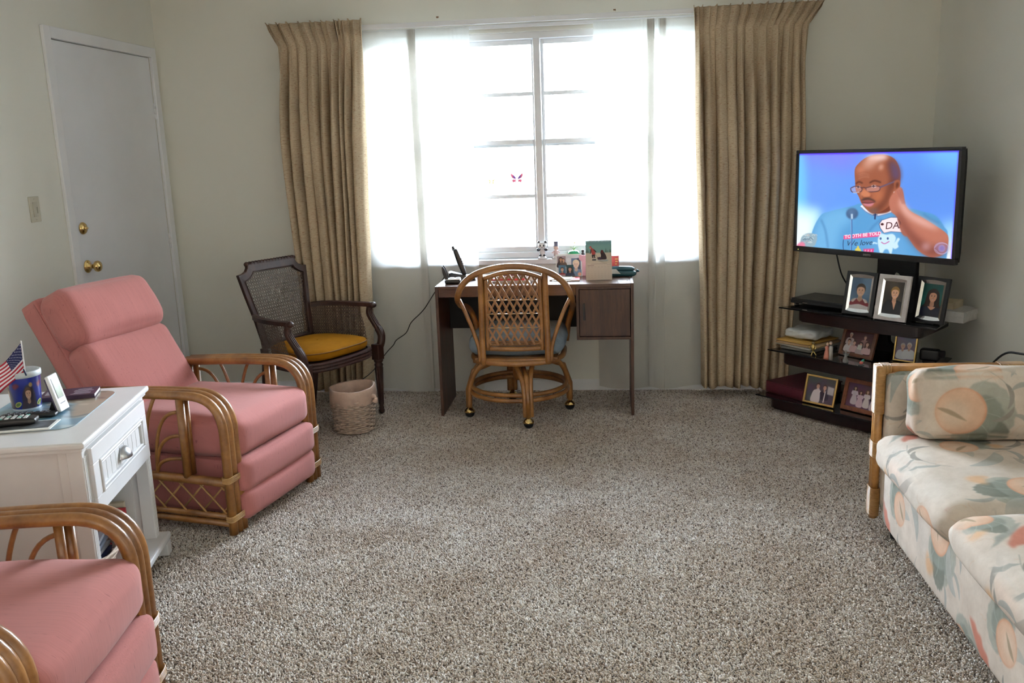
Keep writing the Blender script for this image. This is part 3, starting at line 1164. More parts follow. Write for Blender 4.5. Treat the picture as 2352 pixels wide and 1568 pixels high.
# ------------------------------------------------------------------ white side table (local +x = drawer front)
ST_O, ST_F = (-1.617, 2.688), (0.977, 0.213)
M['cottage'] = plain('white satin cottage paint', (0.73, 0.72, 0.715), 0.30, var=0.03, vscale=6, coat=0.1)
st = thing('side_table', 'white cottage side table with one drawer, standing between the two pink recliners', 'table', (*ST_O, 0), yaw_of(*ST_F))
TD = 0.56                                    # depth
g = G()
g.box((-TD / 2 + 0.002, 0, 0.640), (TD, 0.676, 0.020), 0.007, 3)
g.box((-TD / 2 + 0.002, 0, 0.624), (TD - 0.022, 0.654, 0.014), 0.004)
g.build('table_top', M['cottage'], st)
for s in (-1, 1):
    g = G()
    g.box((-TD / 2 - 0.02, s * 0.290, 0.345), (TD - 0.13, 0.020, 0.545), 0.002)
    g.box((-0.075, s * 0.295, 0.345), (0.030, 0.022, 0.545), 0.002)
    g.build('side_panel', M['cottage'], st)
    g = G()
    g.box((-0.040, s * 0.292, 0.345), (0.046, 0.040, 0.545), 0.003)
    for k in (-1, 0, 1):
        g.box((-0.0165, s * 0.292 + k * 0.011, 0.345), (0.004, 0.006, 0.50), 0.001)
    g.build('front_post', M['cottage'], st)
g = G()
g.box((-TD + 0.035, 0, 0.345), (0.018, 0.57, 0.545))
g.build('back_panel', M['cottage'], st)
g = G()
g.box((-TD / 2 - 0.006, 0, 0.375), (TD - 0.08, 0.56, 0.014))
g.build('drawer_shelf', M['cottage'], st)
g = G()
g.box((-TD / 2 + 0.012, 0, 0.064), (TD + 0.012, 0.676, 0.026), 0.008, 3)
g.build('bottom_shelf', M['cottage'], st)
for sx in (0, 1):
    for s in (-1, 1):
        g = G()
        x = -0.012 if sx == 0 else -TD + 0.05
        g.prism([(-0.06, 0.0), (0.03, 0.0), (0.03, 0.05), (-0.085, 0.05), (-0.08, 0.03)], 0.05, Matrix.Translation((x, s * 0.30 + 0.025, 0.001)) @ Matrix.Rotation(PI / 2, 4, 'X'), 0.004)
        g.build('foot', M['cottage'], st)
# drawer: a framed front with beaded panel
g = G()
dw, z0, z1, xf = 0.548, 0.400, 0.612, -0.012
zc, zh = (z0 + z1) / 2, z1 - z0
g.box((xf - 0.008, 0, zc), (0.016, dw, zh), 0.003)
fr = 0.052
for (cy, cz, sy, sz) in ((0, z1 - fr / 2, dw, fr), (0, z0 + fr / 2, dw, fr), (dw / 2 - fr / 2, zc, fr, zh - 2 * fr), (-dw / 2 + fr / 2, zc, fr, zh - 2 * fr)):
    g.box((xf + 0.004, cy, cz), (0.012, sy, sz), 0.002)
iy, iz = dw - 2 * fr, zh - 2 * fr
for q, (e, h) in enumerate(((0.010, 0.016), (0.021, 0.013))):
    for sg in (-1, 1):
        g.box((xf + h / 2, 0, zc + sg * (iz / 2 - e + 0.005)), (h, iy - 2 * e + 0.02, 0.008), 0.003)
        g.box((xf + h / 2, sg * (iy / 2 - e + 0.005), zc), (h, 0.008, iz - 2 * e + 0.02), 0.003)
dr = g.build('drawer', M['cottage'], st)
g = G()
nb = 9
for k in range(nb):
    w = (iy - 0.05) / nb
    g.box((xf + 0.0025, -(iy - 0.05) / 2 + w * (k + 0.5), zc), (0.005, w - 0.003, iz - 0.04), 0.0015)
g.build('beaded_panel', M['cottage'], dr)
g = G()
verts, faces = [], []
ns, nr = 16, 8
for i in range(nr + 1):
    a = PI / 2 * i / nr
    for k in range(ns + 1):
        b = PI * k / ns
        verts.append((xf + 0.006 + 0.030 * math.sin(a) * math.sin(b) ** 0.8, 0.038 * math.cos(b), zc - 0.014 + 0.038 * math.cos(a) * math.sin(b) ** 0.8))
for i in range(nr):
    for k in range(ns):
        a = i * (ns + 1) + k
        faces.append((a, a + 1, a + ns + 2, a + ns + 1))
g.raw(verts, faces, True)
o = g.build('cup_pull', M['steel'], dr)
sd = o.modifiers.new('shell', 'SOLIDIFY')
sd.thickness = 0.002

# ------------------------------------------------------------------ rattan swivel chair at the desk (faces +y)
def make_desk_chair():
    t = thing('swivel_chair', 'rattan swivel desk chair with lattice back and blue-grey cushion', 'chair', (-0.493, 4.56, 0))
    yb = lambda z: -0.03 * (z - 0.36) / 0.5           # the back leans slightly to the camera
    g = G()
    side = [(-0.250, 0.395, 0.385), (-0.262, 0.395, 0.48), (-0.285, 0.380, 0.560), (-0.297, 0.28, 0.608), (-0.300, 0.13, 0.640), (-0.298, 0.015, 0.700), (-0.268, -0.010, 0.768), (-0.205, -0.022, 0.822), (-0.11, -0.030, 0.856), (0.0, -0.032, 0.868)]
    path = side + [(-p[0], p[1], p[2]) for p in side[::-1][1:]]
    g.tube(bez(path, 6), 0.0165, 10)
    g.build('hoop_arm', M['rattan'], t)
    g = G()
    for s in (-1, 1):
        g.tube(bez([(s * 0.292, 0.03, 0.688), (s * 0.262, 0.01, 0.630), (s * 0.222, 0.0, 0.53), (s * 0.195, 0.0, 0.44), (s * 0.188, 0.0, 0.358)], 6), 0.0105, 8)
        g.tube(bez([(s * 0.172, 0.0, 0.345), (s * 0.172, -0.005, 0.50), (s * 0.168, -0.016, 0.68), (s * 0.166, -0.024, 0.832)], 6), 0.0160, 10)
        g.tube(bez([(s * 0.143, 0.002, 0.420), (s * 0.143, -0.004, 0.55), (s * 0.142, -0.012, 0.68), (s * 0.140, -0.022, 0.802)], 6), 0.0110, 8)
    arc = [(x, -0.024 - 0.004, 0.803 + 0.034 * (1 - (x / 0.15) ** 2)) for x in np.linspace(-0.150, 0.150, 13)]
    g.tube(arc, 0.0115, 8)
    g.build('back_frame', M['rattan'], t)
    g = G()
    g.tube([(x, -0.010 + 0.03 * (x / 0.17) ** 2, 0.428) for x in np.linspace(-0.165, 0.165, 11)], 0.0135, 10)
    g.tube([(x, -0.022 + 0.06 * (x / 0.23) ** 2, 0.350 + 0.008 * (x / 0.23) ** 2) for x in np.linspace(-0.225, 0.225, 15)], 0.0155, 10)
    g.build('back_rail', M['rattan'], t)
    # lattice of flat cane strips in two layers, each strip a part
    def top(x):
        return 0.800 + 0.034 * (1 - (x / 0.15) ** 2)
    zb_, slope = 0.452, 1.85
    for mir in (1, -1):
        for k in range(-10, 11):
            x0 = k * 0.0385 + 0.010 * mir
            pts = []
            for q in range(181):                       # x = x0 + mir * (z - zb) / slope, kept inside the frame
                z = zb_ + (0.84 - zb_) * q / 180
                x = x0 + mir * (z - zb_) / slope
                if abs(x) <= 0.139 and z <= top(x):
                    pts.append((x, -0.006 + 0.0030 * mir + yb(z) * 0.6, z))
            if len(pts) > 8:
                G().strip([pts[0], pts[len(pts) // 2], pts[-1]], (0, 1, 0.05), 0.0108, 0.0036).build('lattice_strip', M['rattan'], t)
    for z in (0.690, 0.617, 0.543):
        g = G()
        for ph in (0, PI):
            g.tube([(x, -0.008 + yb(z) * 0.6 + 0.0045 * math.cos(x * 163 + ph), z + 0.002 * math.sin(x * 60 + z * 90 + ph)) for x in np.linspace(-0.138, 0.138, 40)], 0.0021, 5)
        g.build('cane_binding', M['rattan_light'], t)
    g = G()
    for k in range(5):
        g.tube([(x, -0.006 + 0.004 * math.sin(x * 200 + k * PI), 0.447 + k * 0.0055) for x in np.linspace(-0.137, 0.137, 40)], 0.0030, 5)
    g.build('woven_edge', M['rattan'], t)
    M['blue_cushion'] = plain('blue-grey cushion cloth', (0.20, 0.245, 0.285), 0.9, var=0.08, vscale=40, bumpy=0.2, bscale=600, spec=0.2)
    cu = G().cushion((0, 0.235, 0.440), (0.500, 0.440, 0.110), 0.050, 14, (0.014, 0.012, 0.018), wob=0.003, seed=5).build('seat_cushion', M['blue_cushion'], t)
    G().tube([(0.245 * math.copysign(abs(math.cos(a)) ** 0.5, math.cos(a)), 0.235 + 0.216 * math.copysign(abs(math.sin(a)) ** 0.5, math.sin(a)), 0.418) for a in np.linspace(0, 2 * PI, 49)[:-1]], 0.003, 6, closed=True).build('piping', M['blue_cushion'], cu)
    g = G()
    ring = [(0.245 * math.copysign(abs(math.cos(a)) ** 0.55, math.cos(a)), 0.215 + 0.215 * math.copysign(abs(math.sin(a)) ** 0.55, math.sin(a)), 0.362) for a in np.linspace(0, 2 * PI, 41)[:-1]]
    g.tube(ring, 0.015, 10, closed=True)
    g.box((0, 0.215, 0.370), (0.44, 0.40, 0.012), 0.003)
    g.build('seat_frame', M['rattan'], t)
    hub = Vector((-0.010, 0.245, 0))
    g = G()
    g.lathe([(0.03, 0.20), (0.034, 0.22), (0.034, 0.30), (0.05, 0.315), (0.05, 0.345), (0.09, 0.350), (0.09, 0.364)], 24, hub)
    g.build('swivel_hub', M['rattan'], t)
    angs = [math.radians(a) for a in (-75.5, 14.5, 104.5, 194.5)]
    RR = 0.285
    g = G()
    for i in range(4):
        a, b = angs[i], angs[(i + 1) % 4]
        if b < a:
            b += 2 * PI
        e = 0.060
        def pt(an, r, z):
            return hub + Vector((math.cos(an) * r, math.sin(an) * r, z))
        m_ = (a + b) / 2
        path = [pt(a + e, RR, 0.062), pt(a + e, RR - 0.006, 0.17), pt(a + e * 1.5, RR - 0.035, 0.255), pt(a + e * 4.2, RR * 0.66, 0.318), pt(m_, RR * 0.42, 0.328),
                pt(b - e * 4.2, RR * 0.66, 0.318), pt(b - e * 1.5, RR - 0.035, 0.255), pt(b - e, RR - 0.006, 0.17), pt(b - e, RR, 0.062)]
        g.tube(bez(path, 7), 0.0135, 9)
        g.tube([pt(a, RR + 0.006, 0.060), pt(a, RR + 0.004, 0.16), pt(a, RR - 0.03, 0.265), pt(a, RR * 0.4, 0.315)], 0.014, 9)
    g.build('base_arches', M['rattan'], t)
    for (r, z) in ((0.262, 0.176), (0.270, 0.148)):
        G().tube([hub + Vector((math.cos(q) * r, math.sin(q) * r, z)) for q in np.linspace(0, 2 * PI, 57)[:-1]], 0.0125, 9, closed=True).build('ring_stretcher', M['rattan'], t)
    for a in angs:
        p = hub + Vector((math.cos(a) * RR, math.sin(a) * RR, 0))
        c = G().ball(p + Vector((0, 0, 0.024)), (0.027, 0.022, 0.025), 18, 10).build('caster', M['black'], t)
        G().lathe([(0.030, 0.030), (0.029, 0.038), (0.020, 0.050), (0.013, 0.054), (0.013, 0.066)], 20, p).build('caster_cup', M['brass'], c)
    return t
make_desk_chair()

# ------------------------------------------------------------------ cane armchair (local +x = front)
M['walnut'] = wood('dark walnut', (0.020, 0.0070, 0.0042), (0.062, 0.022, 0.013), (18, 18, 6), 0.42, coat=0.0)
M['cane'] = plain('natural cane webbing', (0.090, 0.052, 0.030), 0.5, var=0.15, vscale=60)
M['mustard'] = plain('mustard velvet', (0.31, 0.125, 0.006), 1.0, var=0.10, vscale=14, spec=0.08, bumpy=0.12, bscale=500)

def cane_web(parent, outline, to3, pitch=0.0170, wd=0.0024):
    """six-way cane: pairs of uprights and cross strands plus both diagonals, clipped to a 2-D outline"""
    g = G()
    P = [np.array(p, float) for p in outline]
    def clip(a, b):
        """pieces of segment a-b inside the polygon"""
        ts = [0.0, 1.0]
        d = b - a
        for i in range(len(P)):
            p, q = P[i], P[(i + 1) % len(P)]
            e = q - p
            den = d[0] * e[1] - d[1] * e[0]
            if abs(den) < 1e-12:
                continue
            w = p - a
            t = (w[0] * e[1] - w[1] * e[0]) / den
            u = (w[0] * d[1] - w[1] * d[0]) / den
            if 0 <= u <= 1 and 0 < t < 1:
                ts.append(t)
        ts.sort()
        out = []
        for t0, t1 in zip(ts, ts[1:]):
            m = a + d * (t0 + t1) / 2
            ins = False
            for i in range(len(P)):
                p, q = P[i], P[(i + 1) % len(P)]
                if (p[1] > m[1]) != (q[1] > m[1]) and m[0] < p[0] + (m[1] - p[1]) * (q[0] - p[0]) / (q[1] - p[1]):
                    ins = not ins
            if ins and t1 - t0 > 1e-4:
                out.append((a + d * t0, a + d * t1))
        return out
    lo, hi = np.min(P, 0), np.max(P, 0)
    c = (lo + hi) / 2
    R = np.linalg.norm(hi - lo) / 2 + 0.02
    for ang, off, lay in ((0, 0, 0), (PI / 2, 0, 1), (PI / 4, 0, 2), (-PI / 4, 0, 3)):
        d = np.array((math.cos(ang), math.sin(ang)))
        nn = np.array((-d[1], d[0]))
        pit = pitch if lay < 2 else pitch / math.sqrt(2)
        n = int(R / pit) + 1
        for k in range(-n, n + 1):
            shifts = (-0.16 * pitch, 0.16 * pitch) if lay < 2 else (0.0,)
            for sft in shifts:
                kk = k + (0.5 if lay >= 2 else 0.0)
                o = c + nn * (kk * pit + sft)
                for a, b in clip(o - d * R, o + d * R):
                    w = (wd if lay >= 2 else wd * 0.8) / 2
                    q = [a - nn * w, b - nn * w, b + nn * w, a + nn * w]
                    h = (lay - 1.5) * 0.0006
                    v = [to3(p[0], p[1], h + 0.0004) for p in q] + [to3(p[0], p[1], h - 0.0004) for p in q]
                    g.raw(v, [(0, 1, 2, 3), (7, 6, 5, 4), (0, 4, 5, 1), (1, 5, 6, 2), (2, 6, 7, 3), (3, 7, 4, 0)])
    o = g.build('cane_panel', M['cane'], parent, fix=False)
    return tag(o, kind='stuff')

def make_armchair():
    t = thing('cane_armchair', 'dark carved armchair with cane back and mustard yellow seat cushion', 'armchair', (-1.40, 4.55, 0), yaw_of(0.89, -0.45))
    # back: flat frame in its own plane, leaning back
    zb0, lean = 0.43, 0.10
    xb = -0.430
    def b3(y, z, h=0.0):
        return Vector((xb - lean * (z - zb0) / 0.46 + h * 0.98, y, z))
    half = [(0.185, 0.435), (0.205, 0.60), (0.228, 0.72), (0.247, 0.842), (0.214, 0.846), (0.190, 0.856), (0.176, 0.872), (0.172, 0.893)]
    half_in = [(0.152, 0.470), (0.172, 0.60), (0.193, 0.72), (0.208, 0.803), (0.196, 0.808), (0.170, 0.820), (0.150, 0.836), (0.142, 0.848)]
    outer = half + [(-y, z) for y, z in half[::-1]]
    inner = half_in + [(-y, z) for y, z in half_in[::-1]]
    g = G()
    n = len(outer)
    v = []
    for loop, hs in ((outer, (-0.014, 0.010)), (inner, (-0.012, 0.012))):
        for h in hs:
            v += [b3(y, z, h) for y, z in loop]
    # v blocks: outer back, outer front, inner back, inner front
    f = []
    for i in range(n):
        j = (i + 1) % n
        f += [(n + i, n + j, 3 * n + j, 3 * n + i), (i, 2 * n + i, 2 * n + j, j), (i, j, n + j, n + i), (2 * n + i, 3 * n + i, 3 * n + j, 2 * n + j)]
    g.raw(v, f)
    bf = g.build('back_frame', M['walnut'], t)
    bv = bf.modifiers.new('edge', 'BEVEL')
    bv.width, bv.segments = 0.003, 2
    g = G()
    g.tube([b3(y, 0.893, 0.0) for y in np.linspace(-0.176, 0.176, 9)], 0.010, 8)
    for k in range(16):
        g.box(b3(-0.165 + k * 0.022, 0.895, 0.0), (0.024, 0.005, 0.022), 0.002)
    for s in (-1, 1):
        g.ball(b3(s * 0.174, 0.893), 0.012, 10, 8)
    g.build('crest_rail', M['walnut'], bf)
    g = G()
    def inset(loop, k):
        c = np.mean(loop, 0)
        return [(y + (c[0] - y) * k, z + (c[1] - z) * k) for y, z in loop]
    g.tube([b3(y, z, 0.013) for y, z in inset(inner, -0.03)], 0.0035, 6, closed=True)
    g.build('moulding', M['walnut'], bf)
    cane_web(bf, inner, lambda a, b, h: b3(a, b, h + 0.002), 0.0170)
    # seat frame
    def seat_loop(k, z, n_=40):
        out = []
        for i in range(n_):
            a = 2 * PI * i / n_
            cx, cy = math.cos(a), math.sin(a)
            x = -0.215 + 0.232 * math.copysign(abs(cx) ** 0.62, cx) * k
            w = 0.285 - 0.055 * (1 - (x + 0.45) / 0.45)
            out.append((x, w * math.copysign(abs(cy) ** 0.62, cy) * k, z))
        return out
    g = G()
    prof = [(0.93, 0.350), (0.985, 0.350), (1.0, 0.358), (0.985, 0.366), (1.0, 0.374), (0.985, 0.383), (1.0, 0.392), (0.985, 0.400), (0.93, 0.402)]
    loops = [seat_loop(k, z) for k, z in prof]
    v = [p for l in loops for p in l]
    f = []
    for i in range(len(loops)):
        i2 = (i + 1) % len(loops)
        for k in range(40):
            k2 = (k + 1) % 40
            f.append((i * 40 + k, i * 40 + k2, i2 * 40 + k2, i2 * 40 + k))
    g.raw(v, f, False)
    g.raw([p for p in seat_loop(0.94, 0.392)] + [p for p in seat_loop(0.94, 0.384)], [tuple(range(40)), tuple(range(40, 80))[::-1]])
    g.build('seat_frame', M['walnut'], t)
    # legs: turned and fluted in front, square raked behind
    for s in (-1, 1):
        g = G()
        pf = [(0.008, 0.001), (0.015, 0.006), (0.017, 0.020), (0.013, 0.030), (0.016, 0.036), (0.0125, 0.042)] + [(0.0125 + 0.0095 * k, 0.045 + 0.235 * k) for k in (0.25, 0.5, 0.75, 1.0)] + [(0.026, 0.288), (0.018, 0.298), (0.026, 0.308), (0.028, 0.322)]
        g.lathe(pf, 18, (-0.03, s * 0.278, 0))
        g.box((-0.032, s * 0.278, 0.362), (0.052, 0.050, 0.090), 0.004)
        for k in range(8):
            a = 2 * PI * k / 8
            g.tube([(-0.03 + math.cos(a) * 0.0125, s * 0.278 + math.sin(a) * 0.0125, 0.055), (-0.03 + math.cos(a) * 0.0215, s * 0.278 + math.sin(a) * 0.0215, 0.272)], 0.0028, 5)
        g.build('leg', M['walnut'], t)
        g = G()
        g.tube([(-0.485, s * 0.185, 0.001), (-0.455, s * 0.185, 0.18), (-0.425, s * 0.187, 0.37), (-0.430, s * 0.190, 0.44)], [0.017, 0.021, 0.024, 0.022], 8)
        g.build('leg', M['walnut'], t)
    # arms
    for s in (-1, 1):
        g = G()
        path = bez([(-0.455, s * 0.205, 0.618), (-0.40, s * 0.250, 0.622), (-0.30, s * 0.290, 0.622), (-0.19, s * 0.307, 0.622), (-0.085, s * 0.314, 0.624)], 6)
        g.strip(path, (0, 0, 1), 0.036, 0.022)
        g.tube(path, 0.015, 8)
        g.ball((-0.078, s * 0.315, 0.622), (0.022, 0.021, 0.018), 12, 8)
        arm = g.build('arm_rail', M['walnut'], t)
        g = G()
        sup = bez([(-0.10, s * 0.312, 0.612), (-0.105, s * 0.311, 0.570), (-0.070, s * 0.310, 0.520), (-0.025, s * 0.306, 0.465), (-0.018, s * 0.298, 0.420), (-0.03, s * 0.286, 0.372)], 7)
        g.tube(sup, [0.018] * (len(sup) // 2) + [0.022] * (len(sup) - len(sup) // 2), 8)
        for k in (-1, 0, 1):
            g.tube([p + Vector((0.016, k * 0.010, 0.006)) for p in sup[4:-4]], 0.0042, 5)
        g.build('arm_support', M['walnut'], arm)
        # cane side panel, following the seat's curve (a ruled band)
        top_ = [Vector(p) for p in path]
        def side3(a, b, h, s=s):
            k = min(max(a, 0), 1) * 0.90
            i = min(int(k * (len(top_) - 1)), len(top_) - 2)
            fr_ = k * (len(top_) - 1) - i
            tp = top_[i].lerp(top_[i + 1], fr_)
            bt = Vector((tp.x * 0.96 - 0.0, tp.y * 0.93, 0.398))
            p = bt.lerp(tp, b)
            return p + Vector((0, s * h, 0))
        # strands in the (along, up) square scaled to metres
        La, Lb = 0.40, 0.215
        cane_web(arm, [(0.0, 0.0), (La * 1.02, 0.0), (La * 0.96, Lb * 0.5), (La * 0.84, Lb), (0.0, Lb)], lambda a, b, h: side3(a / La, b / Lb, h), 0.0170)
    # cushion
    g = G()
    loops = []
    for k, z in ((0.02, 0.470), (0.5, 0.468), (0.80, 0.462), (0.90, 0.452), (0.925, 0.440), (0.925, 0.420), (0.90, 0.408), (0.80, 0.404)):
        loops.append([(p[0] * 1.0 + (1 - k) * 0, p[1], z) for p in seat_loop(k, z)])
    v = [p for l in loops for p in l]
    f = []
    for i in range(len(loops) - 1):
        for k in range(40):
            k2 = (k + 1) % 40
            f.append((i * 40 + k, i * 40 + k2, (i + 1) * 40 + k2, (i + 1) * 40 + k))
    g.raw(v, f, True)
    g.raw(loops[-1], [tuple(range(40))])
    cu = g.build('seat_cushion', M['mustard'], t)
    g = G()
    g.tube(seat_loop(0.925, 0.446), 0.0035, 6, closed=True)
    g.build('piping', plain('mustard piping', (0.20, 0.080, 0.008), 0.8), cu)
    return t
make_armchair()

# ------------------------------------------------------------------ wicker wastebasket in front of the armchair
def make_basket():
    bx, by = -1.372, 4.500
    t = thing('wastebasket', 'small round wicker wastebasket with a pinkish liner beneath the cane armchair', 'basket', (bx, by, 0))
    M['wicker'] = plain('pale wicker', (0.60, 0.46, 0.36), 0.6, var=0.25, vscale=45)
    M['liner'] = plain('pinkish plastic liner', (0.58, 0.41, 0.32), 0.45, var=0.12, vscale=18)
    def rad(z):
        return 0.098 + 0.016 * min(1, z / 0.17)
    g = G()
    nst, rows = 22, 17
    for r in range(rows):
        z = 0.012 + r * 0.0105
        pts = []
        for k in range(nst * 4):
            a = 2 * PI * k / (nst * 4)
            pts.append(((rad(z) + 0.0060 * math.cos(a * nst / 2 * 1 + (PI if r % 2 else 0))) * math.cos(a), (rad(z) + 0.0060 * math.cos(a * nst / 2 + (PI if r % 2 else 0))) * math.sin(a), z + 0.0015 * math.sin(a * 3 + r)))
        g.tube(pts, 0.0053, 5, closed=True)
    tag(g.build('weave', M['wicker'], t), kind='stuff')
    g = G()
    g.lathe([(0.02, 0.004), (0.094, 0.004), (0.096, 0.012), (0.096, 0.02), (0.02, 0.012)], 32)
    for k in range(nst):
        a = 2 * PI * (k + 0.5) / nst
        g.tube([(0.097 * math.cos(a), 0.097 * math.sin(a), 0.006), (0.1135 * math.cos(a), 0.1135 * math.sin(a), 0.185)], 0.0028, 5)
    g.build('stakes', M['wicker'], t)
    # liner: inside, over the rim, and down outside with wrinkles
    prof = [(0.088, 0.03), (0.100, 0.12), (0.108, 0.20), (0.112, 0.240), (0.116, 0.248), (0.121, 0.243), (0.124, 0.215), (0.123, 0.180), (0.119, 0.160)]
    n = 48
    v, f = [], []
    for i, (r, z) in enumerate(prof):
        for k in range(n):
            a = 2 * PI * k / n
            wv = 0.003 * math.sin(a * 7 + i * 0.9) + 0.002 * math.sin(a * 13 + i * 1.7)
            zz = z + (0.006 * math.sin(a * 5 + 1) if i >= 7 else 0.004 * math.sin(a * 2 + 0.5) + 0.006 * math.sin(a + 0.6))
            v.append(((r + wv) * math.cos(a), (r + wv) * math.sin(a), zz))
    for i in range(len(prof) - 1):
        for k in range(n):
            k2 = (k + 1) % n
            f.append((i * n + k, i * n + k2, (i + 1) * n + k2, (i + 1) * n + k))
    ln = G().raw(v, f, True).build('liner', M['liner'], t)
    g = G()
    g.tube(bez([(0.112, -0.03, 0.200), (0.130, -0.035, 0.196), (0.137, -0.036, 0.180), (0.128, -0.04, 0.165)], 5), [0.012] * 5 + [0.008] * 6 + [0.014] * 5, 8)
    g.ball((0.136, -0.036, 0.182), 0.011, 10, 8)
    g.build('knot', M['liner'], ln)
    g = G()
    g.lathe([(0.02, 0.10), (0.095, 0.10), (0.097, 0.108), (0.02, 0.115)], 24)
    g.build('bottom_lining', M['liner'], t)
    return t
make_basket()
def crumple(name, c, r, mat, label, seed):
    rng = random.Random(seed)
    o = G().ball((0, 0, 0), r, 14, 9)
    for v in o.bm.verts:
        v.co *= 1 + rng.uniform(-0.22, 0.16)
    o = o.build(name, mat)
    o.location = c
    return tag(o, label, 'litter')
crumple('crumpled_paper', (-1.355, 4.50, 0.150), 0.036, plain('dark crumpled wrapper', (0.035, 0.05, 0.04), 0.5), 'dark crumpled wrapper inside the wicker wastebasket', 4)

# ------------------------------------------------------------------ desk under the window
M['desk'] = wood('brown laminate desk', (0.050, 0.019, 0.010), (0.110, 0.046, 0.024), (3, 30, 30), 0.26, coat=0.2)
M['desk_v'] = wood('brown laminate upright', (0.036, 0.0135, 0.007), (0.098, 0.040, 0.020), (26, 26, 3), 0.45, coat=0.0)
DX0, DX1, DYF, DYB, DZT = -0.945, 0.132, 4.752, 5.165, 0.735
dk = thing('desk', 'brown wood-grain desk with a hanging cabinet below the window', 'desk', ((DX0 + DX1) / 2, DYF, 0))
cx = (DX0 + DX1) / 2
def dbox(name, x0, x1, y0, y1, z0, z1, mat, bev=0.0015, parent=None):
    p = parent if parent is not None else dk
    return G().box(((x0 + x1) / 2 - cx, (y0 + y1) / 2 - DYF, (z0 + z1) / 2), (x1 - x0, y1 - y0, z1 - z0), bev).build(name, mat, p)
dbox('desk_top', DX0 + 0.0165, DX1 - 0.0165, DYF, DYB, DZT - 0.018, DZT, M['desk'])
dbox('side_panel', DX0, DX0 + 0.016, DYF + 0.002, DYB, 0.001, DZT, M['desk_v'])
dbox('side_panel', DX1 - 0.016, DX1, DYF + 0.002, DYB, 0.001, DZT, M['desk_v'])
dbox('apron', DX0 + 0.0165, -0.1765, DYF + 0.014, DYF + 0.030, 0.672, DZT - 0.0185, M['desk'])
dbox('back_panel', DX0 + 0.0165, -0.1765, DYF + 0.335, DYF + 0.349, 0.436, DZT - 0.0185, M['black_matte'])
g = G()
for (x0, x1, y0, y1, z0, z1) in ((-0.176, -0.161, 4.756, 5.13, 0.428, 0.7165), (-0.161, 0.1155, 4.756, 5.13, 0.428, 0.443), (-0.161, 0.1155, 5.118, 5.13, 0.443, 0.7165), (-0.161, 0.1155, 4.756, 5.118, 0.706, 0.7165)):
    g.box(((x0 + x1) / 2 - cx, (y0 + y1) / 2 - DYF, (z0 + z1) / 2), (x1 - x0, y1 - y0, z1 - z0), 0.001)
g.build('cabinet', M['desk_v'], dk)
dr_ = dbox('cabinet_door', -0.158, 0.1125, 4.762, 4.778, 0.446, 0.703, M['desk_v'])
dbox('handle', -0.140, -0.128, 4.7565, 4.763, 0.535, 0.628, plain('dark recessed pull', (0.012, 0.009, 0.008), 0.4), 0.002, dr_)

# ------------------------------------------------------------------ flat prints
def small_face(p, x, y, s, skin, hair, style='short', shirt=None, tilt=0.0):
    """a little printed head-and-shoulders; s = head height"""
    if shirt is not None:
        p.blob([(x - s * 1.05, y + s * 2.2), (x - s * 0.95, y + s * 0.95), (x - s * 0.35, y + s * 0.62), (x + s * 0.35, y + s * 0.62), (x + s * 0.95, y + s * 0.95), (x + s * 1.05, y + s * 2.2)], shirt)
    if style == 'long':
        p.blob([(x, y - s * 0.66), (x + s * 0.5, y - s * 0.4), (x + s * 0.66, y + s * 0.35), (x + s * 0.72, y + s * 0.95), (x + s * 0.25, y + s * 0.8), (x - s * 0.25, y + s * 0.8), (x - s * 0.72, y + s * 0.95), (x - s * 0.66, y + s * 0.35), (x - s * 0.5, y - s * 0.4)], hair, 1)
    p.poly([(x - s * 0.17, y + s * 0.3), (x + s * 0.17, y + s * 0.3), (x + s * 0.22, y + s * 0.80), (x, y + s * 0.95), (x - s * 0.22, y + s * 0.80)], tuple(c * 0.86 for c in skin), 1)
    if style != 'long':
        p.oval(x, y - s * 0.16, s * 0.43, s * 0.46, hair, soft=1)
    p.oval(x, y, s * 0.36, s * 0.48, skin, soft=1)
    p.blob([(x - s * 0.38, y - s * 0.12), (x - s * 0.30, y - s * 0.46), (x, y - s * 0.58), (x + s * 0.30, y - s * 0.46), (x + s * 0.38, y - s * 0.12), (x + s * 0.26, y - s * 0.27), (x, y - s * 0.34), (x - s * 0.26, y - s * 0.27)], hair, 1)
    dk_ = tuple(c * 0.35 for c in skin)
    for q in (-1, 1):
        p.oval(x + q * s * 0.14, y - s * 0.03, s * 0.055, s * 0.032, dk_, soft=0.6)
        p.line([(x + q * s * 0.08, y - s * 0.11), (x + q * s * 0.21, y - s * 0.12)], s * 0.03, tuple(c * 0.5 for c in hair), 0.5, 0.8)
    p.line([(x + s * 0.02, y), (x + s * 0.05, y + s * 0.12), (x - s * 0.03, y + s * 0.13)], s * 0.025, tuple(c * 0.7 for c in skin), 0.6)
    p.blob([(x - s * 0.14, y + s * 0.22), (x, y + s * 0.24), (x + s * 0.14, y + s * 0.22), (x, y + s * 0.31)], (225, 200, 195), 0.6)
    p.line([(x - s * 0.15, y + s * 0.215), (x, y + s * 0.235), (x + s * 0.15, y + s * 0.215)], s * 0.022, (150, 70, 65), 0.5)

